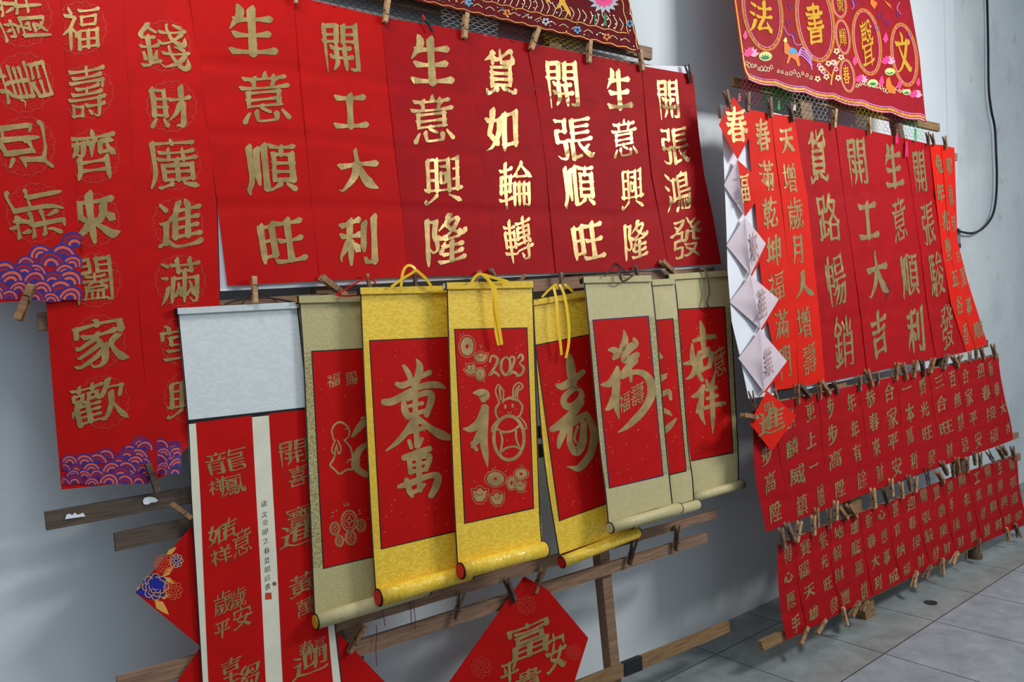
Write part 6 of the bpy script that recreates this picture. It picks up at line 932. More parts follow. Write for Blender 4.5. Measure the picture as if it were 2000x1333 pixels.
S = Surf(R1, [(512, 1082), (381, 1280), (300, 1402), (545, 1660)], [(513, 1082), (665, 1242), (800, 1384), (546, 1660)], .003, 0, wave=.001, seed=6)
sheet('diamond_paper', 'plain red square paper hung by its corner behind the foot of the white-topped scroll', 'paper', S, RED, 10, 16)
S = Surf(R1, [(1023, 1127), (950, 1230), (877, 1333), (846, 1376), (1010, 1562)], [(1025, 1127), (1070, 1153), (1149, 1247), (1122, 1333), (1011, 1562)], .010, 0, wave=.002, seed=7, curl=lambda u, v: .02 * max(0, u - .55))
root, base = sheet('diamond_paper', 'red square paper hung by its corner at the bottom centre with joined gold characters 富貴平安', 'paper', S, RED, 14, 20,
      [('富', 1033, 1252, 92, 92), ('安', 1086, 1275, 50, 90), ('平', 995, 1314, 42, 56), ('貴', 1034, 1330, 60, 62)], vp=(2980, 700))
for q in ((1028, 1183, 18), (940, 1305, 20), (1120, 1275, 14)): part_of(root, base, 'flower_print', petals(S, *q, 4, False, True, .0006)[1], RED_FAINT)

# ------------------------------------------------------------------ hanging scrolls
def scroll(label, L, R, off, panel, silk, side, edge, roller, cap, rodcap, top_h=13, flecks=40, seed=0, border=True):
    """panel = tl, tr, br, bl; roller = left end, right end, radius in pixels at each"""
    S = Surf(R1, L, R, off, 0, wave=0)
    base = R1.at(*S.px(.5, 1), off)
    root = thing('hanging_scroll', label, 'scroll', base, 'hanging scrolls on the left rack')
    V, F = S.grid(6, 24); mesh_obj('silk_mount', V, F, silk, root, base, solid=.0008)
    part_of(root, base, 'black_edging', [strip_on(S, [(x + 1, y) for x, y in L], 2.6, .0006, 4), strip_on(S, [(x - 1, y) for x, y in R], 2.2, .0006, 4)], edge)
    if panel:
        tl, tr, br, bl = panel
        def vy(E, y):
            for a, b in zip(E, E[1:]):
                if y <= b[1]: return a[0] + (b[0] - a[0]) * (y - a[1]) / (b[1] - a[1])
            return E[-1][0]
        def quad(a, b, c, d, z, n=6): 
            q = Surf(R1, [a, d], [b, c], off + z, 0, wave=0); return q.grid(2, n)
        if side:
            part_of(root, base, 'patterned_border', [quad((vy(L, tl[1]) + 2.4, tl[1]), tl, bl, (vy(L, bl[1]) + 2.4, bl[1]), .0003)], side)
            part_of(root, base, 'patterned_border', [quad(tr, (vy(R, tr[1]) - 2.2, tr[1]), (vy(R, br[1]) - 2.2, br[1]), br, .0003)], side)
        w = 2.2
        if border: part_of(root, base, 'panel_line', [quad((tl[0] - w, tl[1] - w), (tr[0] + w, tr[1] - w), (br[0] + w, br[1] + w), (bl[0] - w, bl[1] + w), .0005)], NAVY if border == 'navy' else BLACK)
        part_of(root, base, 'red_panel', [quad(tl, tr, br, bl, .0008)], RED_PANEL)
        rnd = random.Random(seed); P = []
        for _ in range(flecks):
            u, v = rnd.uniform(.04, .96), rnd.uniform(.02, .98)
            x = (tl[0] + (bl[0] - tl[0]) * v) * (1 - u) + (tr[0] + (br[0] - tr[0]) * v) * u; y = (tl[1] * (1 - v) + bl[1] * v) * (1 - u) + (tr[1] * (1 - v) + br[1] * v) * u
            a = rnd.uniform(0, 3.1); l = rnd.uniform(.7, 1.9); c, s_ = math.cos(a) * l, math.sin(a) * l
            P.append(poly_on(S, [(x - c, y - s_), (x + s_ * .5, y - c * .5), (x + c, y + s_), (x - s_ * .5, y + c * .5)], .0010))
        o = part_of(root, base, 'gold_flecks', P, mat('fleck', (226, 120, 60), .5)); o['kind'] = 'stuff'
    # head batten
    a, b = L[0], R[0]
    lx = lambda t: (L[0][0] + (L[1][0] - L[0][0]) * t, 0)
    q = [R1.at(a[0], a[1], off + .011), R1.at(b[0], b[1], off + .011), R1.at(a[0] + 1, a[1] + top_h, off + .009), R1.at(b[0] + 1, b[1] + top_h, off + .009)]
    rod = mesh_obj('head_rod', *box_from(*q, R1.n, .013), silk, root, base)
    e = [R1.at(a[0] - 2.2, a[1] + .5, off + .0115), R1.at(a[0] + .6, a[1], off + .0115), R1.at(a[0] - 1.4, a[1] + top_h + 1, off + .0095), R1.at(a[0] + 1.4, a[1] + top_h + 1, off + .0095)]
    mesh_obj('rod_edging', *box_from(*e, R1.n, .0145), edge, rod, base)
    q0, q1 = q[0], q[2]; c = (q0 + q1) / 2 - R1.n * .006 - R1.a * .0062; hy = (q1 - q0) * .40; hn = R1.n * .0050
    mesh_obj('rod_cap', *box_from(c - hy + hn, c - hy - hn, c + hy + hn, c + hy - hn, R1.a * -1, .0015), rodcap, rod, base)
    if roller:
        (x0, y0), (x1, y1), ra, rb = roller
        r0, r1_ = ra * pxm(R1, x0, y0), rb * pxm(R1, x1, y1); r = (r0 + r1_) / 2
        A, B = R1.at(x0, y0, off + r * .75), R1.at(x1, y1, off + r * .75); ax = nrm(B - A)
        rl = mesh_obj('roller', *tube_mesh([A, A + (B - A) * .33, A + (B - A) * .66, B], r, 22), silk if silk not in (BEIGE,) else BEIGE_P, root, base)
        for p in rl.data.polygons: p.use_smooth = len(p.vertices) == 4
        mesh_obj('roller_edging', *tube_mesh([A - ax * .0012, A + ax * .0015], r * 1.05, 22), edge, rl, base)
        mesh_obj('roller_edging', *tube_mesh([B - ax * .0015, B + ax * .0012], r * 1.05, 22), edge, rl, base)
        mesh_obj('roller_cap', *tube_mesh([A - ax * .004, A], r * .86, 20), cap, rl, base)
        mesh_obj('roller_cap', *tube_mesh([B, B + ax * .003], r * .86, 20), cap, rl, base)
    return root, base, S
def ribbon(root, base, lines, m, off, w=4.5):
    Z = Surf(R1, [(300, 400), (300, 1300)], [(1600, 400), (1600, 1300)], off, 0, wave=0)
    P = []
    for k, ln in enumerate(lines):
        Q = smooth_line(ln, 6); V, F = strip_on(Z, Q, w, 0, smooth=False)
        n = len(V) // 2
        for i in range(n):
            d = R1.n * (.006 * math.sin(i / max(1, n - 1) * math.pi) + .001 * k); V[2 * i] = V[2 * i] + d; V[2 * i + 1] = V[2 * i + 1] + d * 1.3
        P.append((V, F))
    V, F = merge(P); mesh_obj('hanging_ribbon', V, F, m, root, base, solid=.0008)
def ink(root, base, S, strokes, m=GOLDB, name='brush_character', lift=.0013):
    part_of(root, base, name, [brush_on(S, [tuple(p) for p in s], lift + i * .00004) for i, s in enumerate(strokes)], m)

# 1 - long double scroll with the blank white head
root, base, S = scroll('long scroll with a blank white head and two red columns, leftmost of the hanging scrolls',
    [(346, 602), (366, 821), (372, 960), (381, 1110), (394, 1333), (402, 1475)], [(581, 590), (603, 800), (620, 940), (640, 1090), (668, 1333), (685, 1460)], .013,
    None, SILK_W, None, BLACK, None, CAP_Y, MATS['black_edging'], 12)
def on(a, b, c, d, z, n=10): q = Surf(R1, a + b, c + d, .013 + z, 0, wave=0); return q.grid(2, n)
part_of(root, base, 'black_band', [on([(366, 821)], [(367, 829)], [(604, 795)], [(605, 803)], .0006, 2)], BLACK)
part_of(root, base, 'cream_ground', [on([(368.5, 829), (374, 960), (383, 1110), (396, 1333)], [(404, 1470)], [(603, 803), (617, 940), (637, 1090), (665, 1333)], [(682, 1455)], .0004)], CREAM)
part_of(root, base, 'red_panel', [on([(382.5, 826), (391, 960), (397, 1110), (407, 1333)], [(414, 1470)], [(492, 812), (499, 945), (508, 1100), (519, 1333)], [(526, 1462)], .0008)], RED_PANEL)
part_of(root, base, 'red_panel', [on([(525, 808), (532, 940), (541, 1095), (552, 1333)], [(560, 1462)], [(598, 801), (610, 940), (629, 1090), (650, 1333)], [(664, 1456)], .0008)], RED_PANEL)
lk = dict(vp=(2980, 450), k=.06, lift=.0014, weight=1.05)
for cs in ([('龍', 441, 902, 84, 58), ('祥', 424, 950, 36, 40), ('鳳', 456, 948, 52, 48)], [('如', 425, 1046, 44, 50), ('吉', 448, 1032, 34, 48), ('祥', 432, 1086, 46, 48), ('意', 473, 1060, 42, 64)],
           [('歲', 436, 1178, 40, 56), ('歲', 466, 1168, 34, 48), ('平', 434, 1230, 34, 44), ('安', 474, 1206, 42, 54)], [('吉', 452, 1300, 44, 42), ('趨', 470, 1332, 84, 80)],
           [('開', 573, 884, 62, 62), ('喜', 582, 930, 42, 48)], [('寶', 584, 1012, 56, 56), ('進', 584, 1042, 84, 64)], [('黃', 590, 1142, 56, 60), ('萬', 598, 1186, 44, 50)], [('迎', 604, 1296, 78, 76), ('福', 618, 1268, 40, 50), ('春', 598, 1268, 30, 40)]):
    lettering(S, root, base, cs, GOLD, **lk)
[part_of(root, base, 'roundel_print', [ring_on(S, x, y, 33, 36, 2.2, .00095)], RED_DARKP) for x, y in ((449, 925), (451, 1060), (462, 1195), (474, 1320), (580, 900), (592, 1030), (600, 1165), (612, 1290))]
lettering(S, root, base, [(c, x, y, 12, 15) for c, x, y in (('歲', 516, 984), ('次', 516, 1006), ('癸', 518, 1022), ('卯', 518, 1040), ('之', 519, 1058), ('春', 521, 1076), ('梁', 521, 1096), ('朝', 522, 1113), ('銘', 522, 1130), ('書', 523, 1147))], INK, 'ink_inscription', vp=(2980, 450), k=.06, lift=.0008, weight=.7)
part_of(root, base, 'red_seal', [poly_on(S, [(518, 1159), (530, 1158), (531, 1171), (518, 1172)], .0008)], mat('seal_red', (196, 60, 40), .6))
part_of(root, base, 'brown_spot', [poly_on(S, ring(536, 1141, 4, 4, 16), .0008)], mat('brown_spot', (116, 92, 56), .6))
ribbon(root, base, [[(470, 597), (497, 572), (545, 592)]], RIB_B, .02, 2.5)

# 2 - beige scroll with the seated rabbit
root, base, S = scroll('beige scroll with a sitting rabbit and coins drawn in gold, behind the first yellow scroll',
    [(583, 578), (592, 700), (603, 960), (612, 1170), (614, 1205)], [(800, 573), (806, 690), (818, 930), (829, 1110), (831, 1140)], .028,
    [(610, 688), (790, 678), (812, 1067), (633, 1110)], BEIGE, BEIGE_SIDE, BLACK, ((617, 1215), (835, 1150), 15, 13), CAP_Y, CAP_Y, 14, 50, 2)
lettering(S, root, base, [('福', 652, 743, 29, 32), ('賜', 687, 740, 24, 31)], GOLDB, vp=(2980, 450), k=.06, lift=.0013)
ink(root, base, S, [[(708, 818, 8), (712, 822, 14), (700, 838, 13), (688, 853, 5)], [(716, 868, 8), (702, 880, 13), (695, 898, 15), (699, 917, 14), (716, 928, 12)]])
ink(root, base, S, [[(652, 860, 3), (648, 842, 3.5), (654, 830, 3.5), (664, 825, 4), (676, 831, 3.5), (682.5, 843, 3), (679.5, 855, 3), (672, 860, 3)],
    [(655, 860, 2.5), (648, 878, 3), (652, 886, 3), (658, 868, 2)], [(660, 861, 2.5), (666, 878, 3), (661, 887, 3), (657, 870, 2)],
    [(672, 860, 3), (684, 874, 4), (688.5, 892, 4), (687.5, 908, 4), (689, 917, 4), (678, 918, 4), (663, 926, 4), (655, 919, 4), (649, 914, 4), (645, 908, 4), (651, 898, 4), (655, 886, 3)],
    [(688, 897, 3), (682, 899, 3), (677, 905, 2)], [(675, 838.5, 3), (676.5, 838.5, 3)], [(681, 842, 2), (684, 843, 2)]], GOLDB, 'rabbit_drawing')
def coin(S, x, y, rx, ry, w=2.4):
    out = [ring_on(S, x, y, rx, ry, w, .0013), ring_on(S, x, y, rx * .70, ry * .72, w * .6, .0013)]
    st = [(x, y - ry * .55), (x + rx * .14, y - ry * .14), (x + rx * .5, y), (x + rx * .14, y + ry * .14), (x, y + ry * .55), (x - rx * .14, y + ry * .14), (x - rx * .5, y), (x - rx * .14, y - ry * .14), (x, y - ry * .55)]
    out.append(strip_on(S, st, w * .7, .0014, smooth=False)); return out
for q in ((682, 1018, 15, 20, 3), (654, 1033, 9.5, 12.5), (705, 1027, 9, 12), (685, 1051, 10.5, 13.5), (663, 1057, 8, 11)): part_of(root, base, 'coin_drawing', coin(S, *q), GOLDB)
part_of(root, base, 'shine_marks', [strip_on(S, [a, b], 1.5, .0013, smooth=False) for a, b in (((671, 984), (673, 990)), ((677, 982), (677, 989)), ((682, 983), (680, 989)), ((646, 1011), (652, 1008)), ((647, 1003), (652, 1001)), ((656, 1000), (658, 996)), ((701, 1000), (704, 995)), ((700, 1005), (706, 1003)))], GOLDB)
ribbon(root, base, [[(655, 577), (690, 556), (718, 543), (735, 556)], [(656, 577), (672, 579), (704, 577)]], RIB_R, .043, 3)

# 3 - first yellow scroll
root, base, S = scroll('yellow scroll with the tall brush characters 黃金萬, left of the scroll dated 2023',
    [(703, 562), (711, 760), (723, 1000), (733, 1160)], [(884, 558), (892, 750), (903, 970), (911, 1110)], .072,
    [(723, 667), (880, 660), (897, 1035), (746, 1072)], YEL, YEL_SIDE, BLACK, ((739, 1168), (917, 1118), 16, 15), CAP_R, NAVY, 13, 90, 3)
ink(root, base, S, [[(788.3, 715, 7), (798, 730, 11), (805.4, 752, 9)], [(813.3, 702, 3), (820, 718, 14), (813, 746.7, 13), (809, 753, 6)], [(775, 750.6, 9), (788, 753, 13), (816, 739, 9), (839, 728, 11)],
    [(750, 786, 13), (770, 783, 15), (818, 757, 12), (850, 752, 14), (868, 757, 7)], [(788, 783, 9), (791, 803, 14), (797, 815, 12)], [(796, 780, 9), (833, 768, 12), (843, 777, 14), (833, 811, 11)],
    [(811, 762, 12), (811, 813, 10)], [(798, 794, 7), (825, 788, 8)], [(796, 813, 9), (830, 803, 9)], [(812, 815, 13), (795, 842, 13), (775, 865, 10), (754, 881, 3)], [(811, 813, 10), (838, 835, 12), (862, 850, 18), (882, 856, 10)],
    [(806, 829, 8), (826, 823, 8)], [(793, 846, 9), (830, 836, 9)], [(812, 828, 10), (815, 872, 12)], [(799, 862, 8), (803, 875, 8)], [(824, 858, 8), (817, 873, 7)], [(789, 895, 12), (812, 885, 10), (839, 877, 12)],
    [(799, 897, 10), (802, 924, 10)], [(804, 897, 9), (838, 891, 12), (832, 918, 9)], [(817, 885, 12), (820, 958, 11)], [(800, 911, 6), (835, 903, 7)], [(800, 923, 8), (833, 917, 8)],
    [(779, 951, 8), (800, 945, 13), (838, 930, 11), (855, 931, 14), (852, 950, 15), (842, 969, 12)], [(794, 938, 10), (800, 960, 12), (805, 970, 7)], [(803, 964, 9), (820, 956, 8), (829, 947, 7)]])
ribbon(root, base, [[(764, 561), (785, 545), (808, 530), (804, 522), (794, 520), (786, 532), (783, 560)], [(806, 526), (812, 530), (830, 546), (843, 562)]], RIB_Y, .095, 5)

# 4 - the scroll dated 2023
root, base, S = scroll('yellow scroll dated 2023 with a rabbit holding a large coin, in front of its neighbours',
    [(872, 552), (878, 760), (885, 960), (893, 1108)], [(1041, 549), (1047, 760), (1055, 1000), (1060, 1062)], .118,
    [(889, 645), (1028, 642), (1041, 992), (909, 1022)], YEL, YEL_SIDE, BLACK, ((900, 1116), (1064, 1073), 16, 13), CAP_R, MATS['white_silk'], 13, 80, 4)
ink(root, base, S, [[(925, 768, 4), (938, 768, 16), (946, 773, 22), (944, 781, 12)], [(905, 838, 3), (920, 838, 14), (936, 825, 16), (946, 800, 15)], [(947, 797, 16), (945, 825, 18), (944, 858, 17), (948, 885, 13), (952, 911, 3)], [(941, 838, 14), (930, 862, 13), (922, 874, 5)], [(922, 866, 8), (931, 879, 7)]])
ink(root, base, S, [[(975.5, 787, 3), (968, 766, 3), (973, 752, 3), (983, 765, 3), (982, 787, 3)], [(978, 781, 3.5), (975.5, 758, 4)], [(1002, 782, 3), (1003, 757, 3), (1014, 748, 3), (1021, 755, 3), (1016, 762, 3), (1012, 762, 3), (1010, 782, 3)], [(1006, 776, 4), (1008, 762, 4), (1015, 754, 3.5)],
    [(983, 783, 4), (996, 778, 5.5), (1011, 783, 4)], [(975, 788, 4), (968, 800, 4.5), (970, 814, 4), (978, 822, 4)], [(1012, 782, 4), (1020, 794, 4.5), (1017, 809, 4), (1010, 816, 4)],
    [(987, 793, 5), (987, 797, 5)], [(1001, 791, 5), (1001, 795, 5)], [(991, 805, 1.5), (995, 808, 1.5), (999, 805, 1.5)], [(974, 805, 1.2), (974, 807, 1.2)], [(978, 805, 1.2), (978, 807, 1.2)], [(1006, 800, 1.2), (1006, 802, 1.2)], [(1010, 799, 1.2), (1010, 801, 1.2)],
    [(973, 819, 2.5), (962, 834, 3), (961, 844, 3), (967, 846, 2.5)], [(1014, 814, 2.5), (1024, 825, 3), (1028, 836, 3), (1023, 840, 2.5)]], GOLDB, 'rabbit_drawing')
P = [ring_on(S, 994, 856, 29.5, 43, 6.5, .0013, 40)] + [strip_on(S, q, 4.2, .0014) for q in ([(971, 838), (982, 844), (1001, 842), (1016, 830)], [(976, 841), (981, 860), (977, 885)], [(1008, 838), (1008, 856), (1014, 874)], [(976, 886), (988, 876), (1003, 873), (1017, 877)])]
part_of(root, base, 'coin_drawing', P, GOLDB)
F1 = []; O1 = []
def fcoin(x, y, rx, ry, h=.3): F1.append(poly_on(S, ring(x, y, rx, ry, 24), .0013)); O1.append(ring_on(S, x, y, rx * 1.25, ry * 1.2, 1.3, .0013)); HOL.append(poly_on(S, [(x, y - ry * h), (x + rx * h, y), (x, y + ry * h), (x - rx * h, y)], .0016))
HOL = []
fcoin(912.5, 677, 13, 18); fcoin(938, 731, 8, 11, .2); fcoin(967.7, 936, 17, 13.5, .25); fcoin(1018, 926, 12, 9.5, .35); fcoin(999, 944, 8, 12, .4)
def ingot(x, y, w, h, a=0):
    c, s_ = math.cos(a), math.sin(a); tr = lambda P: [(x + (px_ * c - py_ * s_) * w, y + (px_ * s_ + py_ * c) * h) for px_, py_ in P]
    F1.append(poly_on(S, tr([(-.5, -.3), (-.25, -.22), (-.1, -.42), (.1, -.42), (.25, -.22), (.5, -.3), (.42, .2), (.2, .45), (-.2, .45), (-.42, .2)]), .0013))
    O1.append(strip_on(S, tr([(-.62, -.4), (-.3, -.4), (-.12, -.58), (.12, -.58), (.3, -.4), (.62, -.4), (.5, .28), (.22, .6), (-.22, .6), (-.5, .28), (-.62, -.4)]), 1.3, .0013, smooth=False))
    HOL.append(strip_on(S, tr([(-.22, -.12), (-.1, .02), (.1, .02), (.22, -.12)]), 1.2, .0016))
ingot(939, 698, 24, 20); ingot(919, 722, 20, 22, -.6); ingot(937, 967, 28, 30); ingot(971, 974, 26, 26, -.15); ingot(1016, 949, 20, 22)
F1 += [strip_on(S, [a, b], 1.2, .0013, smooth=False) for a, b in (((898, 652), (902, 657)), ((905, 650), (906, 655)), ((937, 673), (939, 681)), ((942, 675), (940, 681)), ((908, 708), (911, 713)), ((945, 717), (951, 714)), ((944, 743), (947, 747)), ((962, 915), (962, 919)), ((967, 912), (966, 918)), ((986, 922), (990, 920)), ((1015, 908), (1017, 912)), ((1022, 908), (1020, 913)), ((925, 938), (928, 944)), ((963, 956), (965, 961)), ((1024, 960), (1030, 962)))]
for k, f in enumerate(F1[:10]): part_of(root, base, 'coin_drawing' if k < 5 else 'ingot_drawing', [f, O1[k]], GOLDB); part_of(root, base, 'red_detail', [HOL[k]], RED_PANEL)
part_of(root, base, 'shine_marks', F1[10:], GOLDB)
ink(root, base, S, [[(957, 707, 4), (959, 698, 4), (965, 695.5, 5), (972, 703, 6), (966, 718, 5), (955, 734, 4), (965, 727, 6), (974, 734, 5)], [(988, 697, 3), (980, 706, 5), (979, 722, 6), (987, 733, 5), (995, 724, 5), (996, 706, 5), (988, 697, 3)],
    [(995, 703, 4), (999, 697, 4), (1005, 702, 5), (1000, 718, 5), (992, 732, 4), (1002, 727, 6), (1011, 732, 5)], [(1011, 700, 3), (1017.5, 693, 5), (1021.4, 701, 5), (1015, 710, 3.5), (1022.7, 719, 5.5), (1019, 731, 5), (1010, 735, 4)]], GOLDB, 'year_numerals')
ribbon(root, base, [[(921, 552), (928, 540), (936, 536), (945, 541), (957, 556), (962, 580), (964, 610), (968, 650), (974, 675)], [(943, 537), (960, 543), (992, 551)], [(950, 545), (964, 565), (965, 600), (972, 640), (979, 674)]], RIB_Y, .140, 5.5)

# 5 - tilted yellow scroll
root, base, S = scroll('tilted yellow scroll with a large cursive 壽, half hidden behind the beige scroll',
    [(1040, 586), (1047, 720), (1062, 900), (1091, 1084)], [(1198, 560), (1210, 700), (1224, 860), (1242, 1032)], .052,
    [(1047, 676), (1200, 645), (1224, 968), (1094, 1017)], YEL, YEL_SIDE, BLACK, ((1097, 1099), (1246, 1040), 11.5, 10), CAP_R, NAVY, 11, 70, 5)
ink(root, base, S, [[(1112, 696, 10), (1114, 712, 17), (1117, 735, 18), (1120, 748, 14)], [(1088, 753, 8), (1100, 755, 15), (1120, 742, 14), (1139, 727, 11)], [(1124, 757, 11), (1104, 774, 12), (1102, 790, 13), (1117, 795, 15), (1134, 779, 13), (1134, 764, 9), (1121, 758, 7)],
    [(1136, 786, 12), (1118, 808, 16), (1098, 826, 16), (1079, 839, 13)], [(1082, 837, 11), (1108, 832, 14), (1134, 816, 14), (1146, 808, 9)], [(1091, 874, 7), (1096, 855, 14), (1112, 822, 12)],
    [(1114, 838, 10), (1113, 866, 12), (1126, 884, 16), (1138, 864, 16), (1140, 826, 12)], [(1128, 834, 6), (1122, 856, 5), (1126, 866, 5)], [(1148, 812, 10), (1157, 834, 14), (1160, 856, 16), (1152, 889, 15), (1132, 914, 14), (1118, 914, 7), (1108, 912, 2)]])
ribbon(root, base, [[(1058, 581), (1070, 567), (1083, 557), (1087, 565)], [(1080, 560), (1085, 590), (1086, 630), (1092, 670), (1096, 694)], [(1092, 556), (1100, 580), (1107, 630), (1108, 670), (1104, 700)], [(1101, 556), (1110, 566), (1119, 573)]], RIB_Y, .076, 4.5)

# 6, 7, 8 - beige scrolls at the right end
root, base, S = scroll('beige scroll in front with the cursive 福 whose tail sweeps round a small 壽',
    [(1139, 541), (1147, 616), (1169, 860), (1182, 966), (1187, 1022)], [(1272, 538), (1282, 630), (1301, 860), (1308, 928), (1314, 984)], .118,
    [(1159, 627), (1265, 619), (1294, 928), (1191.5, 953)], BEIGE_P, BEIGE_SIDE, BLACK, ((1191.5, 1032), (1327, 993), 11, 9), BEIGE_P, CAP_Y, 12, 60, 6, border='navy')
ink(root, base, S, [[(1218.5, 646, 3), (1221, 665, 13), (1215, 684, 13), (1228, 680, 17), (1241, 672, 13), (1238, 662, 6)], [(1236, 678, 11), (1222, 692, 13), (1219, 704, 12), (1232, 702, 15), (1244, 693, 12)], [(1241, 705, 12), (1225, 720, 13), (1214, 735, 12)],
    [(1215, 737, 9), (1240, 727, 10), (1261, 733, 14), (1272, 752, 17), (1271, 775, 17), (1258, 800, 15), (1240, 820, 14), (1222, 836, 9), (1207, 845, 2)], [(1189, 684, 5), (1199, 684, 13), (1205, 692, 15), (1199, 701, 7)],
    [(1175, 752, 5), (1190, 750, 14), (1200, 735, 12), (1206, 718, 7)], [(1206, 724, 10), (1203, 760, 16), (1203, 790, 13), (1209, 818, 3)], [(1200, 772, 12), (1193, 792, 14), (1185, 800, 7)], [(1232, 724, 7), (1232, 745, 6)]])
lettering(S, root, base, [('壽', 1245, 770, 30, 50), ('福', 1220, 786, 26, 46)], GOLDB, vp=(2980, 450), k=.06, lift=.0016)
ribbon(root, base, [[(1180, 541), (1200, 518), (1206, 525), (1213, 550), (1232, 541), (1239, 534)], [(1190, 530), (1199, 515), (1218, 532), (1235, 540)], [(1205, 528), (1208, 545), (1215, 550)]], RIB_B, .140, 2.6)
root, base, S = scroll('beige scroll mostly hidden between the two other beige scrolls, only its right edge showing',
    [(1184, 552), (1194, 640), (1212, 860), (1222, 960), (1226, 1016)], [(1317.5, 544), (1325, 605), (1344, 860), (1353, 930), (1356, 976)], .082,
    [(1204, 634), (1313, 624), (1339, 919), (1232, 946)], BEIGE_P, BEIGE_SIDE, BLACK, ((1232, 1024), (1363, 986), 10, 9), BEIGE_P, CAP_Y, 11, 50, 7)
ink(root, base, S, [[(1284, 690, 8), (1291, 698, 8)], [(1281, 731, 9), (1292, 735, 6), (1303, 731, 3)], [(1284, 748, 5), (1299, 737, 7)], [(1292, 772, 9), (1306, 765, 10), (1310, 780, 6)], [(1290, 800, 8), (1303, 805, 9), (1312, 812, 3)], [(1296, 845, 10), (1309, 832, 11), (1321, 818, 3)]])
root, base, S = scroll('rightmost beige scroll with the joined characters 吉祥如意',
    [(1306, 536), (1316, 640), (1334, 860), (1341, 950), (1344, 978)], [(1425, 528), (1430.5, 643), (1441, 851), (1443, 890), (1443.5, 940)], .030,
    [(1322, 606), (1414, 601), (1430.5, 883.5), (1345, 901)], BEIGE_P, BEIGE_SIDE, BLACK, ((1348, 975), (1449, 946), 9, 8), BEIGE_P, CAP_R, 11, 60, 8)
ink(root, base, S, [[(1368, 628, 4), (1372, 645, 12), (1373, 665, 11), (1375, 684, 8)], [(1355, 666, 7), (1375, 660, 10), (1396, 657, 9)], [(1365, 690, 8), (1384, 682, 9)], [(1367, 700, 9), (1371, 724, 9)], [(1371, 698, 8), (1389, 691, 11), (1386, 716, 9)], [(1371, 723, 7), (1387, 715, 8)],
    [(1336, 711, 5), (1350, 708, 10), (1363, 699, 7)], [(1352, 672, 4), (1354, 705, 12), (1371, 743, 8)], [(1363, 696, 8), (1354, 730, 10), (1340, 741, 3)],
    [(1353, 775, 6), (1365, 770, 12), (1374, 755, 9)], [(1371, 766, 10), (1369, 806, 11), (1377, 829, 3)], [(1365, 790, 7), (1361, 806, 5)], [(1379, 743, 5), (1384, 755, 8)], [(1398, 724, 3), (1391, 752, 9)], [(1380, 762, 7), (1398, 757, 8)], [(1381, 779, 7), (1400, 773, 8)], [(1376, 798, 7), (1395, 792, 9), (1415, 788, 8)], [(1390, 754, 9), (1392, 810, 10), (1392, 847, 2)]])
lettering(S, root, base, [('意', 1405, 708, 30, 68)], GOLDB, vp=(2980, 450), k=.06, lift=.0015)
ribbon(root, base, [[(1366, 524), (1376, 530), (1380, 545), (1383, 572), (1379, 594), (1390, 605)], [(1360, 522), (1388, 528)]], RIB_B, .052, 3)

# ------------------------------------------------------------------ embroidered hangings with net fringes
def net_patch(pl, off, xs, top, bot, nx, ny):
    """honeycomb of cords between two lines"""
    V, F = [], []
    def P(i, j): 
        u = i / nx; x = xs[0] + (xs[1] - xs[0]) * u; a, b = top(x), bot(x); y = a + (b - a) * j / ny
        return pl.at(x, y, off + .003 * math.sin(i * 1.7 + j))
    def seg(a, b):
        d = nrm(b - a); s_ = nrm(d.cross(pl.n)) * .0008; t = pl.n * .0008; k = len(V)
        V.extend([a + s_, a - s_, a + t * 1.6, b + s_, b - s_, b + t * 1.6]); F.extend([(k, k + 2, k + 5, k + 3), (k + 2, k + 1, k + 4, k + 5), (k + 1, k, k + 3, k + 4)])
    for j in range(ny):
        for i in range(nx + 1):
            if (i + j) % 2 == 0:
                A = P(i, j); B = P(i, j + .45); seg(A, B)
                if i < nx: seg(B, P(i + 1, j + 1))
                if i > 0: seg(B, P(i - 1, j + 1))
    return V, F
def bead(c, r): 
    V, F = [], []
    for j in range(4):
        a = math.pi * (j + .5) / 4
        for k in range(6): b = 2 * math.pi * k / 6; V.append(c + Vector((math.sin(a) * math.cos(b), math.sin(a) * math.sin(b), math.cos(a))) * r)
    for j in range(3):
        for k in range(6): F.append((j * 6 + k, (j + 1) * 6 + k, (j + 1) * 6 + (k + 1) % 6, j * 6 + (k + 1) % 6))
    F += [(0, 1, 2, 3, 4, 5), (23, 22, 21, 20, 19, 18)]; return V, F
# left: maroon, sequined
S = Surf(R1, [(540, -420), (548, -200), (560, -58)], [(1150, -420), (1195, -160), (1250, 103)], .034, 0, wave=.003, seed=3)
base = R1.at(905, 22, .034)
tp = thing('embroidered_hanging', 'maroon velvet hanging with sequins and a pink lotus at the top edge', 'hanging', base)
V, F = S.grid(24, 20); mesh_obj('velvet', V, F, VELVET, tp, base, smooth=True, solid=.003)
TB = along([(560, -58), (1250, 103)])
RGE = lambda y: 1231 + (y - 0) * .19
zig = []
for dy, w in ((-4, 1.6), (-31, 1.6)):
    P = []
    x = 570; xe = 1244 if dy == -4 else 1228
    while x < xe: P.append((x, TB(x) + dy + 1.5 * math.sin(x * .22))); x += 6
    zig.append(strip_on(S, P, w, .002, smooth=False))
zig.append(strip_on(S, [(1228 + .19 * (y - 70) + 1.2 * math.sin(y * .2), y) for y in range(-60, 70, 6)], 1.6, .002, smooth=False))
zig.append(strip_on(S, [(1245 + .19 * (y - 92) + 1.2 * math.sin(y * .2), y) for y in range(-60, 98, 6)], 1.6, .002, smooth=False))
part_of(tp, base, 'gold_piping', zig, mat('gold_piping', (206, 150, 70), .45, .3))
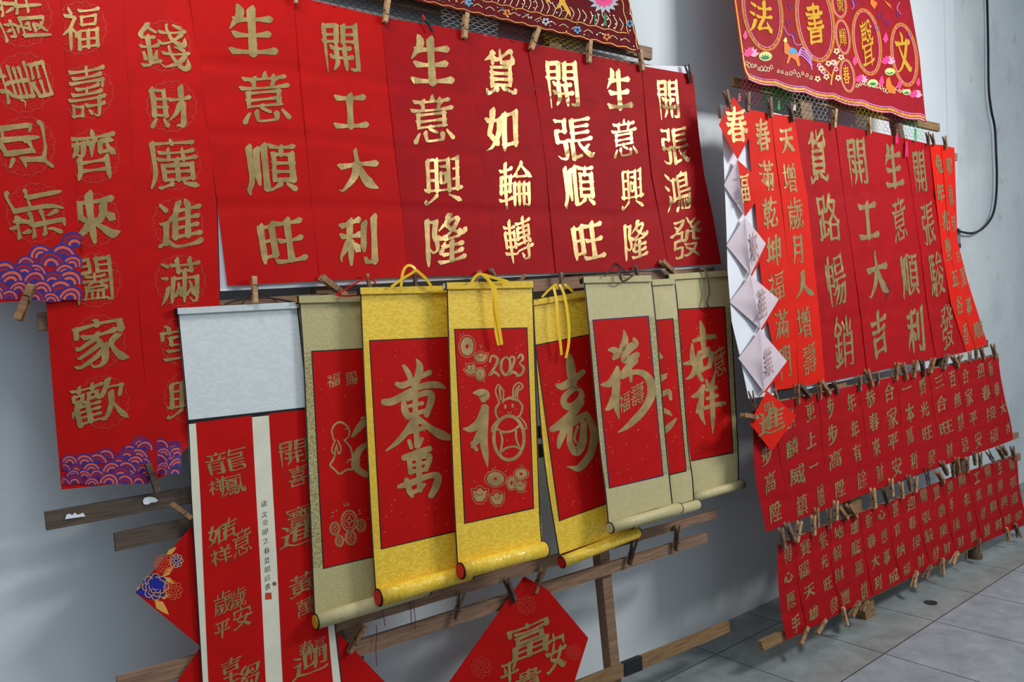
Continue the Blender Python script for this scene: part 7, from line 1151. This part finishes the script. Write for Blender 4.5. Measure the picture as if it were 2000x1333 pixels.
def flower(S, x, y, r, n, lift):
    return [poly_on(S, ring(x + r * math.cos(2 * math.pi * k / n + .3), y + r * math.sin(2 * math.pi * k / n + .3), r * .55, r * .55, 10), lift + k * .00002) for k in range(n)]
rnd = random.Random(11)
for m, pts in ((SKY, [(915, 5), (1128, 58), (1230, 46)]), (ORTH, [(990, 25), (1185, 72)]), (SILVER, [(1066, 42), (760, -12)])):
    [part_of(tp, base, 'sequin_flower', flower(S, x, y, 5, 5, .002), m) for x, y in pts]
for m, k in ((SILVER, 70), (GREEN, 26), (ORTH, 26), (SKY, 18)):
    P = []
    for _ in range(k):
        x = rnd.uniform(770, 1238); y = TB(x) - rnd.choice([rnd.uniform(8, 27), rnd.uniform(36, 60)])
        if x > 1215 and rnd.random() < .5: y = rnd.uniform(-10, 85); x = 1236 + .19 * (y - 70) + rnd.uniform(-4, 4)
        if y > TB(x) - 4 or x > 1226 + .19 * y: continue
        P.append(bead(S.at(x, y, .003), rnd.uniform(.0016, .0034)))
    o = part_of(tp, base, 'sequins', P, m); o['kind'] = 'stuff'
part_of(tp, base, 'silver_sprigs', [strip_on(S, [(x, y), (x + 5, y - 12), (x + rnd.uniform(-3, 3), y - 24)], 1.6, .002, 4) for x, y in [(x, TB(x) - 34) for x in range(900, 1222, 12)]] + [strip_on(S, [(x, TB(x) - 15), (x + 9, TB(x) - 19), (x + 18, TB(x) - 12)], 1.2, .002, 4) for x in range(780, 1230, 24)], CREAMT)
def lotus(S, x, y, r, lift, m1, m2, root, base):
    A, B = [], []
    for k, a in enumerate((-1.25, 1.25, -.75, .75, -.3, .3, 0)):
        dx, dy = math.sin(a) * r, -math.cos(a) * r * 1.0
        (B if k % 2 else A).append(leaf(S, x, y, dx, dy, r * .26, lift + k * .0001))
    part_of(root, base, 'lotus_motif', A, m1); part_of(root, base, 'lotus_petals', B, m2)
part_of(tp, base, 'lotus_petals', [leaf(S, 1180, 2, 30 * math.cos(a), 26 * math.sin(a), 6, .002) for a in (-.1, .3, .75, 1.2, 1.7, 2.2, 2.7, 3.2)], SILVER)
part_of(tp, base, 'lotus_motif', [leaf(S, 1180, 0, 20 * math.cos(a), 16 * math.sin(a), 5, .0024) for a in (-.4, 0, .4, .9, 1.5, 2.1, 2.6, 3.1, 3.6)], PINK)
part_of(tp, base, 'lotus_stem', [strip_on(S, [(1163, 28), (1162, 48)], 3, .002, 2), strip_on(S, [(1182, 26), (1182, 50)], 5, .002, 2)], GREEN)
part_of(tp, base, 'bird_motif', [poly_on(S, [(1085, 18), (1092, 4), (1094, -14), (1102, -14), (1104, 4), (1114, 22), (1116, 34), (1105, 22), (1098, 10), (1092, 16)], .002), poly_on(S, [(1060, -12), (1072, -6), (1076, 6), (1066, 2)], .002)], GTHREAD)
BOT = along([(560, -5), (700, 24), (1000, 82), (1268, 140)])
for c, x0, x1, nx in (('black', 620, 862, 30), ('white', 862, 972, 14), ('red', 972, 1062, 12), ('yellow', 1062, 1142, 12), ('black', 1152, 1248, 14)):
    V, F = net_patch(R1, .007, (x0, x1), lambda x: TB(x) - 4, BOT, nx, 8)
    o = mesh_obj('net_fringe', V, F, NETS[c], tp, base); o['label'] = c + ' net fringe'
# right: crimson with large gold characters in rings
class Scallop(Surf):
    def px(s, u, v):
        x, y = Surf.px(s, u, v); return x, y + (4.5 * abs(math.sin(u * math.pi * 6.2)) - 3) * v ** 10
S = Scallop(R2, [(1406, -200), (1432.5, 0), (1451, 131), (1459, 158)], [(1738, -200), (1777, 0), (1796, 110), (1808.5, 240)], .018, 0, wave=.003, seed=4,
         curl=lambda u, v: .006 * math.sin(u * 22) * v)
base = R2.at(1634, 195, .018)
tp = thing('embroidered_hanging', 'crimson hanging embroidered with gold characters in rings, on the right rack', 'hanging', base)
V, F = S.grid(60, 30); mesh_obj('satin', V, F, SATIN, tp, base, smooth=True, solid=.002)
def brd(dy, w, m, name, amp=0, f=1):
    P = [(1462 + 345 * t / 120, 0) for t in range(121)]; Q = []
    for t in range(121):
        u = .008 + .984 * t / 120; x, y = S.px(u, 1); x0, y0 = Surf.px(S, u, .9)
        Q.append((x, y + dy + amp * math.sin(t * f)))
    V, F = strip_on(S, Q, w, .0016, smooth=False); return mesh_obj(name, V, F, m, tp, base)
brd(-2.5, 2.0, LPINK, 'pink_border'); brd(-7.5, 4.5, GTHREAD, 'gold_border'); brd(-8.5, 1.4, PINK, 'wavy_border', 2.0, 1.3); brd(-12.5, 1.6, LILAC, 'lilac_border')
part_of(tp, base, 'gold_edge_braid', [strip_on(S, [(1436, 0), (1449, 90), (1455, 131), (1462, 148)], 2.6, .0016)], GTHREAD)
def oval(cx, cy_, rx, ry, t):
    P = ring(cx, cy_, rx, ry, 44, .12); P.append(P[0]); Q = ring(cx, cy_, rx - 4.5 * t, ry - 5.5 * t, 44, .12); Q.append(Q[0])
    part_of(tp, base, 'orange_ring', [strip_on(S, P, 5.0 * t, .0016, smooth=False)], mat('ochre_thread', (190, 104, 24), .6))
    part_of(tp, base, 'gold_key_pattern', [strip_on(S, [p, (p[0] * .93 + cx * .07, p[1] * .93 + cy_ * .07)], 1.4 * t, .0019, smooth=False) for p in P[::2]], GTHREAD)
    part_of(tp, base, 'lilac_ring', [strip_on(S, Q, 1.1, .0018, smooth=False)], LPINK)
for a in ((1489, 20, 38, 78, 1), (1592, 40, 36, 80, 1), (1693, 82, 27, 64, .8), (1766, 107, 25, 61, .8), (1639, 8, 14, 27, .55), (1646, 72, 14, 34, .55), (1655, 148, 14, 32, .55)): oval(*a)
hv = dict(vp=(3000, 490), k=.08, lift=.0022)
GSAT = mat('gold_satin', (224, 172, 36), .34, .35)
lettering(S, tp, base, [('法', 1486, 32, 54, 84), ('書', 1592, 48, 44, 98), ('聲', 1694, 84, 34, 108), ('文', 1764, 104, 38, 92), ('號', 1640, 8, 16, 34), ('輝', 1646, 74, 18, 44), ('春', 1653, 146, 16, 42)], GSAT, weight=1.15, **hv)
def small_lotus(x, y, r): lotus(S, x, y + r * .6, r * 1.25, .0022, PINK, LPINK, tp, base)
for x, y, r in ((1466, 100, 15), (1682, 152, 12), (1734, 116, 13), (1788, 182, 12)): small_lotus(x, y, r)
def bud(x, y, r): part_of(tp, base, 'lotus_bud', [leaf(S, x, y + r, r * .15, -2 * r, r * .5, .0022)], PINK)
for x, y, r in ((1455, 68, 10), (1729, 74, 11), (1669, 118, 11), (1756, 165, 10), (1721, 158, 11), (1793, 160, 9)): bud(x, y, r)
def gleaf(x, y, r):
    part_of(tp, base, 'leaf_rim', [poly_on(S, ring(x, y, r, r * .72, 16), .002)], LIME); part_of(tp, base, 'lotus_leaf', [leaf(S, x, y + r * .5, r * math.sin(a), -r * .85 * math.cos(a), r * .16, .0024) for a in (-1, -.5, 0, .5, 1)], GREEN)
for x, y, r in ((1495, 110, 13), (1738, 140, 10), (1705, 162, 10), (1771, 180, 8)): gleaf(x, y, r)
part_of(tp, base, 'phoenix_body', [poly_on(S, [(1531, 85), (1536, 80), (1542, 90), (1548, 98), (1558, 102), (1560, 112), (1563, 128), (1558, 130), (1554, 118), (1545, 112), (1539, 125), (1536, 123), (1540, 108), (1532, 104)], .0022)], ORTH)
part_of(tp, base, 'phoenix_wing', [poly_on(S, [(1540, 102), (1546, 92), (1556, 97), (1557, 104), (1548, 106)], .0025)], SKY)
part_of(tp, base, 'phoenix_tail', [strip_on(S, [(1558, 110), (1566, 98 + 5 * k), (1578 + 2 * k, 108 + 8 * k), (1586, 120 + 8 * k)], 2.4, .0022, 4) for k in range(-1, 3)], LILAC)
part_of(tp, base, 'phoenix_crest', [leaf(S, 1533, 84, 2, -12, 4, .0022)], LIME)
for q in ([(1731, 155), (1737, 150), (1742, 166), (1750, 172), (1746, 184), (1736, 180), (1730, 170)], [(1700, -4), (1714, 6), (1708, 18), (1700, 8)], [(1726, 0), (1738, 8), (1742, 18), (1732, 8)]): part_of(tp, base, 'bird_motif', [poly_on(S, q, .0022)], ORTH)
part_of(tp, base, 'blossom_branch', [strip_on(S, [(1623, 166), (1626, 146), (1632, 130), (1640, 118)], 3, .002), strip_on(S, [(1625, 150), (1616, 140), (1610, 132)], 2, .002)], GTHREAD)
[part_of(tp, base, 'blossom', flower(S, x, y, 4, 5, .0022), CREAMT) for x, y in ((1597, 154), (1604, 134), (1618, 124), (1634, 100), (1628, 122), (1637, 152), (1614, 150), (1643, 112))]
[part_of(tp, base, 'pink_blossom', flower(S, x, y, 3.4, 5, .0022), LPINK) for x, y in ((1608, 140), (1632, 124), (1600, 128), (1633, 135))]
rnd = random.Random(21); P = []
for x in list(range(1458, 1512, 6)) + list(range(1520, 1586, 8)) + list(range(1674, 1800, 6)):
    y = 127 + (x - 1455) * .17 + rnd.uniform(-4, 4); s_ = rnd.choice((-1, 1)); r = rnd.uniform(2.4, 4.2)
    P.append(strip_on(S, [(x - s_ * r, y + r), (x, y - r * 1.4), (x + s_ * r, y - r * .2), (x + s_ * r * .4, y + r), (x - s_ * r * .3, y + r * .2)], 1.1, .002, 4))
part_of(tp, base, 'wave_stitching', P, CREAMT)
for x, y, r in ((1541, 42, 6), (1545, 10, 6), (1550, 68, 6), (1720, 30, 6), (1712, 52, 6), (1755, 26, 5), (1776, 66, 5), (1668, 4, 6), (1735, 44, 5)): part_of(tp, base, 'cloud_scroll', [strip_on(S, [(x + r * math.cos(t) * (1 - t / 9), y + r * 1.6 * math.sin(t) * (1 - t / 9)) for t in (0, 1, 2, 3, 4, 5, 6, 7)], 1.3, .002, 3)], PURT)
for q in ([(1531, 52), (1538, 66), (1548, 70), (1552, 84), (1560, 88), (1566, 86)], [(1662, -4), (1668, 10), (1664, 18)], [(1758, 4), (1752, 16), (1760, 28)]): part_of(tp, base, 'cloud_scroll', [strip_on(S, q, 1.4, .002)], LILAC)
NT = along([(1440, 152), (1510, 166), (1669, 200), (1808, 232)]); NB = along([(1440, 196), (1560, 228), (1660, 243), (1812, 276)])
for c, x0, x1, nx in (('pink', 1446, 1488, 10), ('green', 1488, 1548, 13), ('white', 1548, 1616, 16), ('red', 1616, 1672, 13), ('yellow', 1672, 1726, 13), ('red', 1726, 1768, 11), ('green', 1768, 1806, 9)):
    V, F = net_patch(R2, .0165, (x0, x1), lambda x: NT(x) - 4, NB, nx, 7)
    o = mesh_obj('net_fringe', V, F, NETS[c], tp, base); o['label'] = c + ' net fringe'
def tassel(x, y0, y1, m):
    k = thing('x', '', '', base) if False else None
    P = [strip_on(Surf(R2, [(1400, 100), (1400, 400)], [(1900, 100), (1900, 400)], .022, 0, wave=0), [(x + dx * .6, y0 + (y1 - y0) * .35), (x + dx, y1)], 1.4, .001 * i, smooth=False) for i, dx in enumerate((-2, 0, 2))]
    t_ = part_of(tp, base, 'tassel', P, m)
    mesh_obj('bead', *merge([bead(R2.at(x, y0 + 3 + 5 * i, .024), .004) for i in range(2)]), mat('bead_gold', (226, 196, 120), .3, .6), t_, base)
for x, y0, y1, m in ((1444, 182, 198, NETS['pink']), (1521, 196, 214, NETS['green']), (1552, 196, 216, NETS['white']), (1752, 252, 280, NETS['pink']), (1771, 262, 306, NETS['pink']), (1788, 238, 276, NETS['green'])): tassel(x, y0, y1, m)
o = mesh_obj('bead', *merge([bead(R2.at(x, y, .024), .0035) for x, y in ((1620, 235), (1663, 247), (1582, 211), (1600, 233))]), MATS['bead_gold'], tp, base)

# ------------------------------------------------------------------ clothes pegs
def jaw_mesh(sgn):
    prof = [(-.0375, .0008), (-.030, .0016), (-.026, .0030), (-.022, .0014), (-.006, .0010), (-.002, .0026), (.002, .0026), (.006, .0012), (.0375, .0062), (.0375, .0098), (.004, .0076), (-.012, .0074), (-.034, .0064), (-.0375, .0046)]
    n = len(prof); w = .0066
    V = [Vector((-w, y, z * sgn)) for y, z in prof] + [Vector((w, y, z * sgn)) for y, z in prof]
    F = [tuple(range(n)) if sgn > 0 else tuple(range(n))[::-1], tuple(range(n, 2 * n))[::-1] if sgn > 0 else tuple(range(n, 2 * n))]
    for i in range(n):
        j = (i + 1) % n; F.append((i, i + n, j + n, j) if sgn > 0 else (j, j + n, i + n, i))
    me = bpy.data.meshes.new('jaw'); me.from_pydata([tuple(v) for v in V], [], F); me.update(); return me
def spring_mesh():
    P = [Vector((-.007 + .014 * t / 40, .0032 * math.cos(t * .95), .0032 * math.sin(t * .95))) for t in range(41)]
    A = [Vector((-.007, .0032, 0)), Vector((-.0072, -.004, .0072)), Vector((-.006, -.012, .0082)), Vector((0, -.0125, .0084)), Vector((.006, -.012, .0082))]
    B = [Vector((p.x, p.y, -p.z)) for p in A]
    V, F = merge([tube_mesh(P, .0008, 5), tube_mesh(A, .0008, 5), tube_mesh(B, .0008, 5)])
    me = bpy.data.meshes.new('spring'); me.from_pydata([tuple(v) for v in V], [], F); me.materials.append(STEEL); me.update(); return me
J = {}
for wi, wm in enumerate(W_PEG):
    for s_ in (1, -1):
        me = jaw_mesh(s_); me.materials.append(wm); J[wi, s_] = me
SPR = spring_mesh()
def peg(pl, x0, y0, x1, y1, wi, label, group, off=.011, roll=0.0):
    """x0, y0 = handle end, x1, y1 = gripping end"""
    A, B = pl.at(x0, y0, off), pl.at(x1, y1, off); c = (A + B) / 2; L = (A - B).length
    y = nrm(A - B); z = pl.n; x = nrm(y.cross(z)); z = x.cross(y); s = max(.7, min(1.35, L / .075))
    o = bpy.data.objects.new('clothes_peg', None); COL.objects.link(o); o.empty_display_size = .02
    M = Matrix(((x.x, y.x, z.x), (x.y, y.y, z.y), (x.z, y.z, z.z))).to_4x4() @ Matrix.Rotation(roll, 4, 'Y')
    o.matrix_world = Matrix.Translation(c) @ M @ Matrix.Scale(s, 4)
    o['label'] = label; o['category'] = 'clothes peg'; o['group'] = group
    for nm, me in (('jaw', J[wi, 1]), ('jaw', J[wi, -1]), ('spring', SPR)):
        k = bpy.data.objects.new(nm, me); COL.objects.link(k); k.parent = o
WOODN = ['pale', 'tan', 'weathered', 'dark']
def pegs(pl, lst, where, group, off=.011):
    lst = sorted(lst, key=lambda p: (p[0] + p[2]))
    for i, p in enumerate(lst):
        roll = p[5] if len(p) > 5 else 0
        peg(pl, *p[:4], p[4], ('%s wooden clothes peg %s' % (WOODN[p[4]], where)) if len(lst) == 1 else '%s wooden clothes peg, %s from the left %s' % (WOODN[p[4]], nth(i), where), group, off, roll)
pegs(R1, [(574, -26, 578, 5, 0), (757, 0, 752, 44, 0), (910, 27, 907, 75, 0), (1050, 57, 1037, 97, 0), (1151, 80, 1150, 123, 0), (1249, 98, 1255, 138, 0), (1341, 126, 1350, 162, 3, .9)], 'on the top edge of the big sheets', 'pegs on the top edge of the left rack', .022)
pegs(R1, [(498, 592, 496, 540, 0), (626, 541, 676, 578, 1), (722, 562, 718, 541, 1), (812, 562, 810, 528, 3), (936, 532, 929, 553, 1), (958, 525, 974, 553, 2), (1024, 539, 1011, 553, 1), (1098, 566, 1095, 532, 2), (1241, 520, 1246, 542, 3), (1291, 510, 1321, 537, 1)], 'under the big sheets, above the scrolls', 'pegs over the scrolls', .026)
pegs(R1, [(36, 626, 63, 556, 1, .5)], 'on the banner hung sideways', 'pegs at the left', .022)
pegs(R1, [(308, 962, 289, 906, 3), (335, 984, 374, 1013, 1)], 'at the foot of the long couplets', 'pegs at the left slats', .016)
pegs(R1, [(711, 1221, 681, 1277, 1, .4), (902, 1158, 890, 1212, 2, .6), (988, 1131, 1006, 1176, 3, .5), (1061, 1109, 1044, 1160, 1, .4), (1240, 1054, 1229, 1104, 3, .5), (1324, 1025, 1321, 1078, 2, .3)], 'on the lower rails below the scrolls', 'pegs on the lower rails of the left rack', .014)
pegs(R2, [(1416, 176, 1428, 218, 2), (1460, 181, 1460, 218, 2), (1502, 191, 1506, 230, 2), (1541, 202, 1549, 238, 3), (1630, 214, 1629, 250, 0), (1696, 230, 1699, 262, 0), (1811, 258, 1814, 284, 2), (1819, 261, 1825, 285, 2), (1844, 266, 1848, 292, 1)], 'on the top edge of the right rack', 'pegs on the top edge of the right rack', .026)
G1 = [(1466, 764, 1475, 802, 2, .5), (1512, 760, 1519, 782, 1), (1556, 750, 1559, 790, 1, .3), (1560, 751, 1583, 776, 3), (1599, 743, 1602, 781, 1, .3), (1601, 744, 1621, 771, 1), (1628, 745, 1637, 770, 3), (1679, 733, 1680, 764, 2), (1692, 722, 1704, 756, 1), (1714, 727, 1715, 752, 2), (1751, 708, 1750, 744, 1), (1762, 709, 1771, 742, 1), (1788, 704, 1784, 739, 1), (1800, 702, 1805, 736, 3), (1823, 699, 1816, 731, 1), (1849, 691, 1843, 724, 2), (1858, 692, 1873, 720, 1), (1877, 694, 1867, 712, 2), (1893, 682, 1895, 708, 2, .5), (1906, 678, 1907, 703, 2), (1915, 677, 1922, 704, 1), (1938, 672, 1945, 701, 1)]
pegs(R2, G1, 'between big sheets and middle row', 'pegs between the big sheets and the middle row', .018)
pegs(R2, [(1450, 811, 1480, 816, 1)], 'stuck sideways on the lozenge 進', 'peg on the lozenge', .044)
G2 = [(1524, 1032, 1532, 1073, 2), (1534, 1020, 1553, 1059, 2), (1562, 1018, 1556, 1060, 0), (1588, 1007, 1590, 1047, 0), (1594, 992, 1597, 1031, 1), (1618, 994, 1621, 1034, 1, .4), (1632, 978, 1633, 1018, 0), (1636, 990, 1656, 1015, 1), (1656, 986, 1674, 1012, 1), (1703, 952, 1709, 996, 0), (1725, 953, 1735, 985, 3), (1739, 935, 1743, 971, 0), (1759, 942, 1763, 975, 0), (1773, 928, 1779, 960, 2), (1788, 931, 1788, 963, 0), (1808, 913, 1814, 949, 3, .5), (1830, 921, 1844, 945, 1), (1838, 901, 1851, 928, 2), (1860, 906, 1863, 934, 2), (1868, 893, 1873, 926, 1), (1888, 892, 1890, 925, 1), (1902, 882, 1905, 910, 2), (1914, 884, 1915, 914, 2), (1925, 876, 1944, 908, 2, .5), (1949, 874, 1961, 897, 2), (1955, 871, 1967, 889, 2), (1976, 872, 1982, 900, 2)]
pegs(R2, G2, 'between the two rows of small strips', 'pegs between the two rows of strips', .018)
G3 = [(1563, 1259, 1578, 1225, 1, .5), (1595, 1239, 1613, 1211, 1, .5), (1653, 1222, 1646, 1187, 0), (1662, 1205, 1679, 1176, 1), (1683, 1194, 1696, 1175, 1), (1783, 1148, 1791, 1116, 0), (1805, 1132, 1819, 1105, 2), (1841, 1122, 1841, 1090, 0), (1858, 1103, 1871, 1079, 0), (1887, 1096, 1887, 1076, 2), (1912, 1082, 1913, 1052, 2), (1971, 1058, 1965, 1031, 0), (1991, 1050, 1982, 1023, 2)]
pegs(R2, G3, 'along the foot of the lowest strips', 'pegs on the bottom edge of the right rack', .018)

# ------------------------------------------------------------------ small things
for i, (P, lab) in enumerate((([(735, 1222), (736, 1245), (734, 1262), (736, 1302)], 'thin purple thread hanging below the lower rails, left of the others'), ([(746, 1190), (750, 1210), (752, 1224)], 'short purple thread on the rail under the first beige scroll'),
                              ([(800, 1172), (803, 1205), (804, 1222)], 'dark thread hanging between the two lower rails'), ([(806, 1172), (810, 1200), (811, 1230)], 'pink thread hanging beside the dark thread between the lower rails'))):
    b = R1.at(*P[-1], .004); o = mesh_obj('thread', *tube_mesh([R1.at(x, y, .004) for x, y in smooth_line(P, 4)], .0012, 5), mat('thread_' + ('dark' if i == 2 else 'plum'), (50, 40, 50) if i == 2 else (120, 40, 76), .7), None, b); tag(o, lab, 'thread')
b = R1.at(500, 588, .003)
o = mesh_obj('wire', *tube_mesh([R1.at(x, y, .003) for x, y in smooth_line([(440, 594), (470, 585), (520, 582), (560, 588), (590, 594)], 6)], .003, 6), mat('dark_wire', (40, 32, 34), .5), None, b, smooth=True); tag(o, 'dark curved wire behind the blank white scroll head', 'wire')
b = R1.at(838, 48, .026)
cl = thing('plastic_clip', 'small red and dark green plastic clip at the top of the deep red sheet 生意興隆', 'clip', b)
mesh_obj('clip_body', *tube_mesh([R1.at(830, 40, .026), R1.at(838, 48, .026), R1.at(845, 62, .026)], .004, 8), mat('dark_green_plastic', (20, 50, 56), .4), cl, b)
mesh_obj('red_tip', *tube_mesh([R1.at(825, 29, .026), R1.at(830, 40, .026)], .004, 8), mat('red_plastic', (200, 30, 40), .4), cl, b)
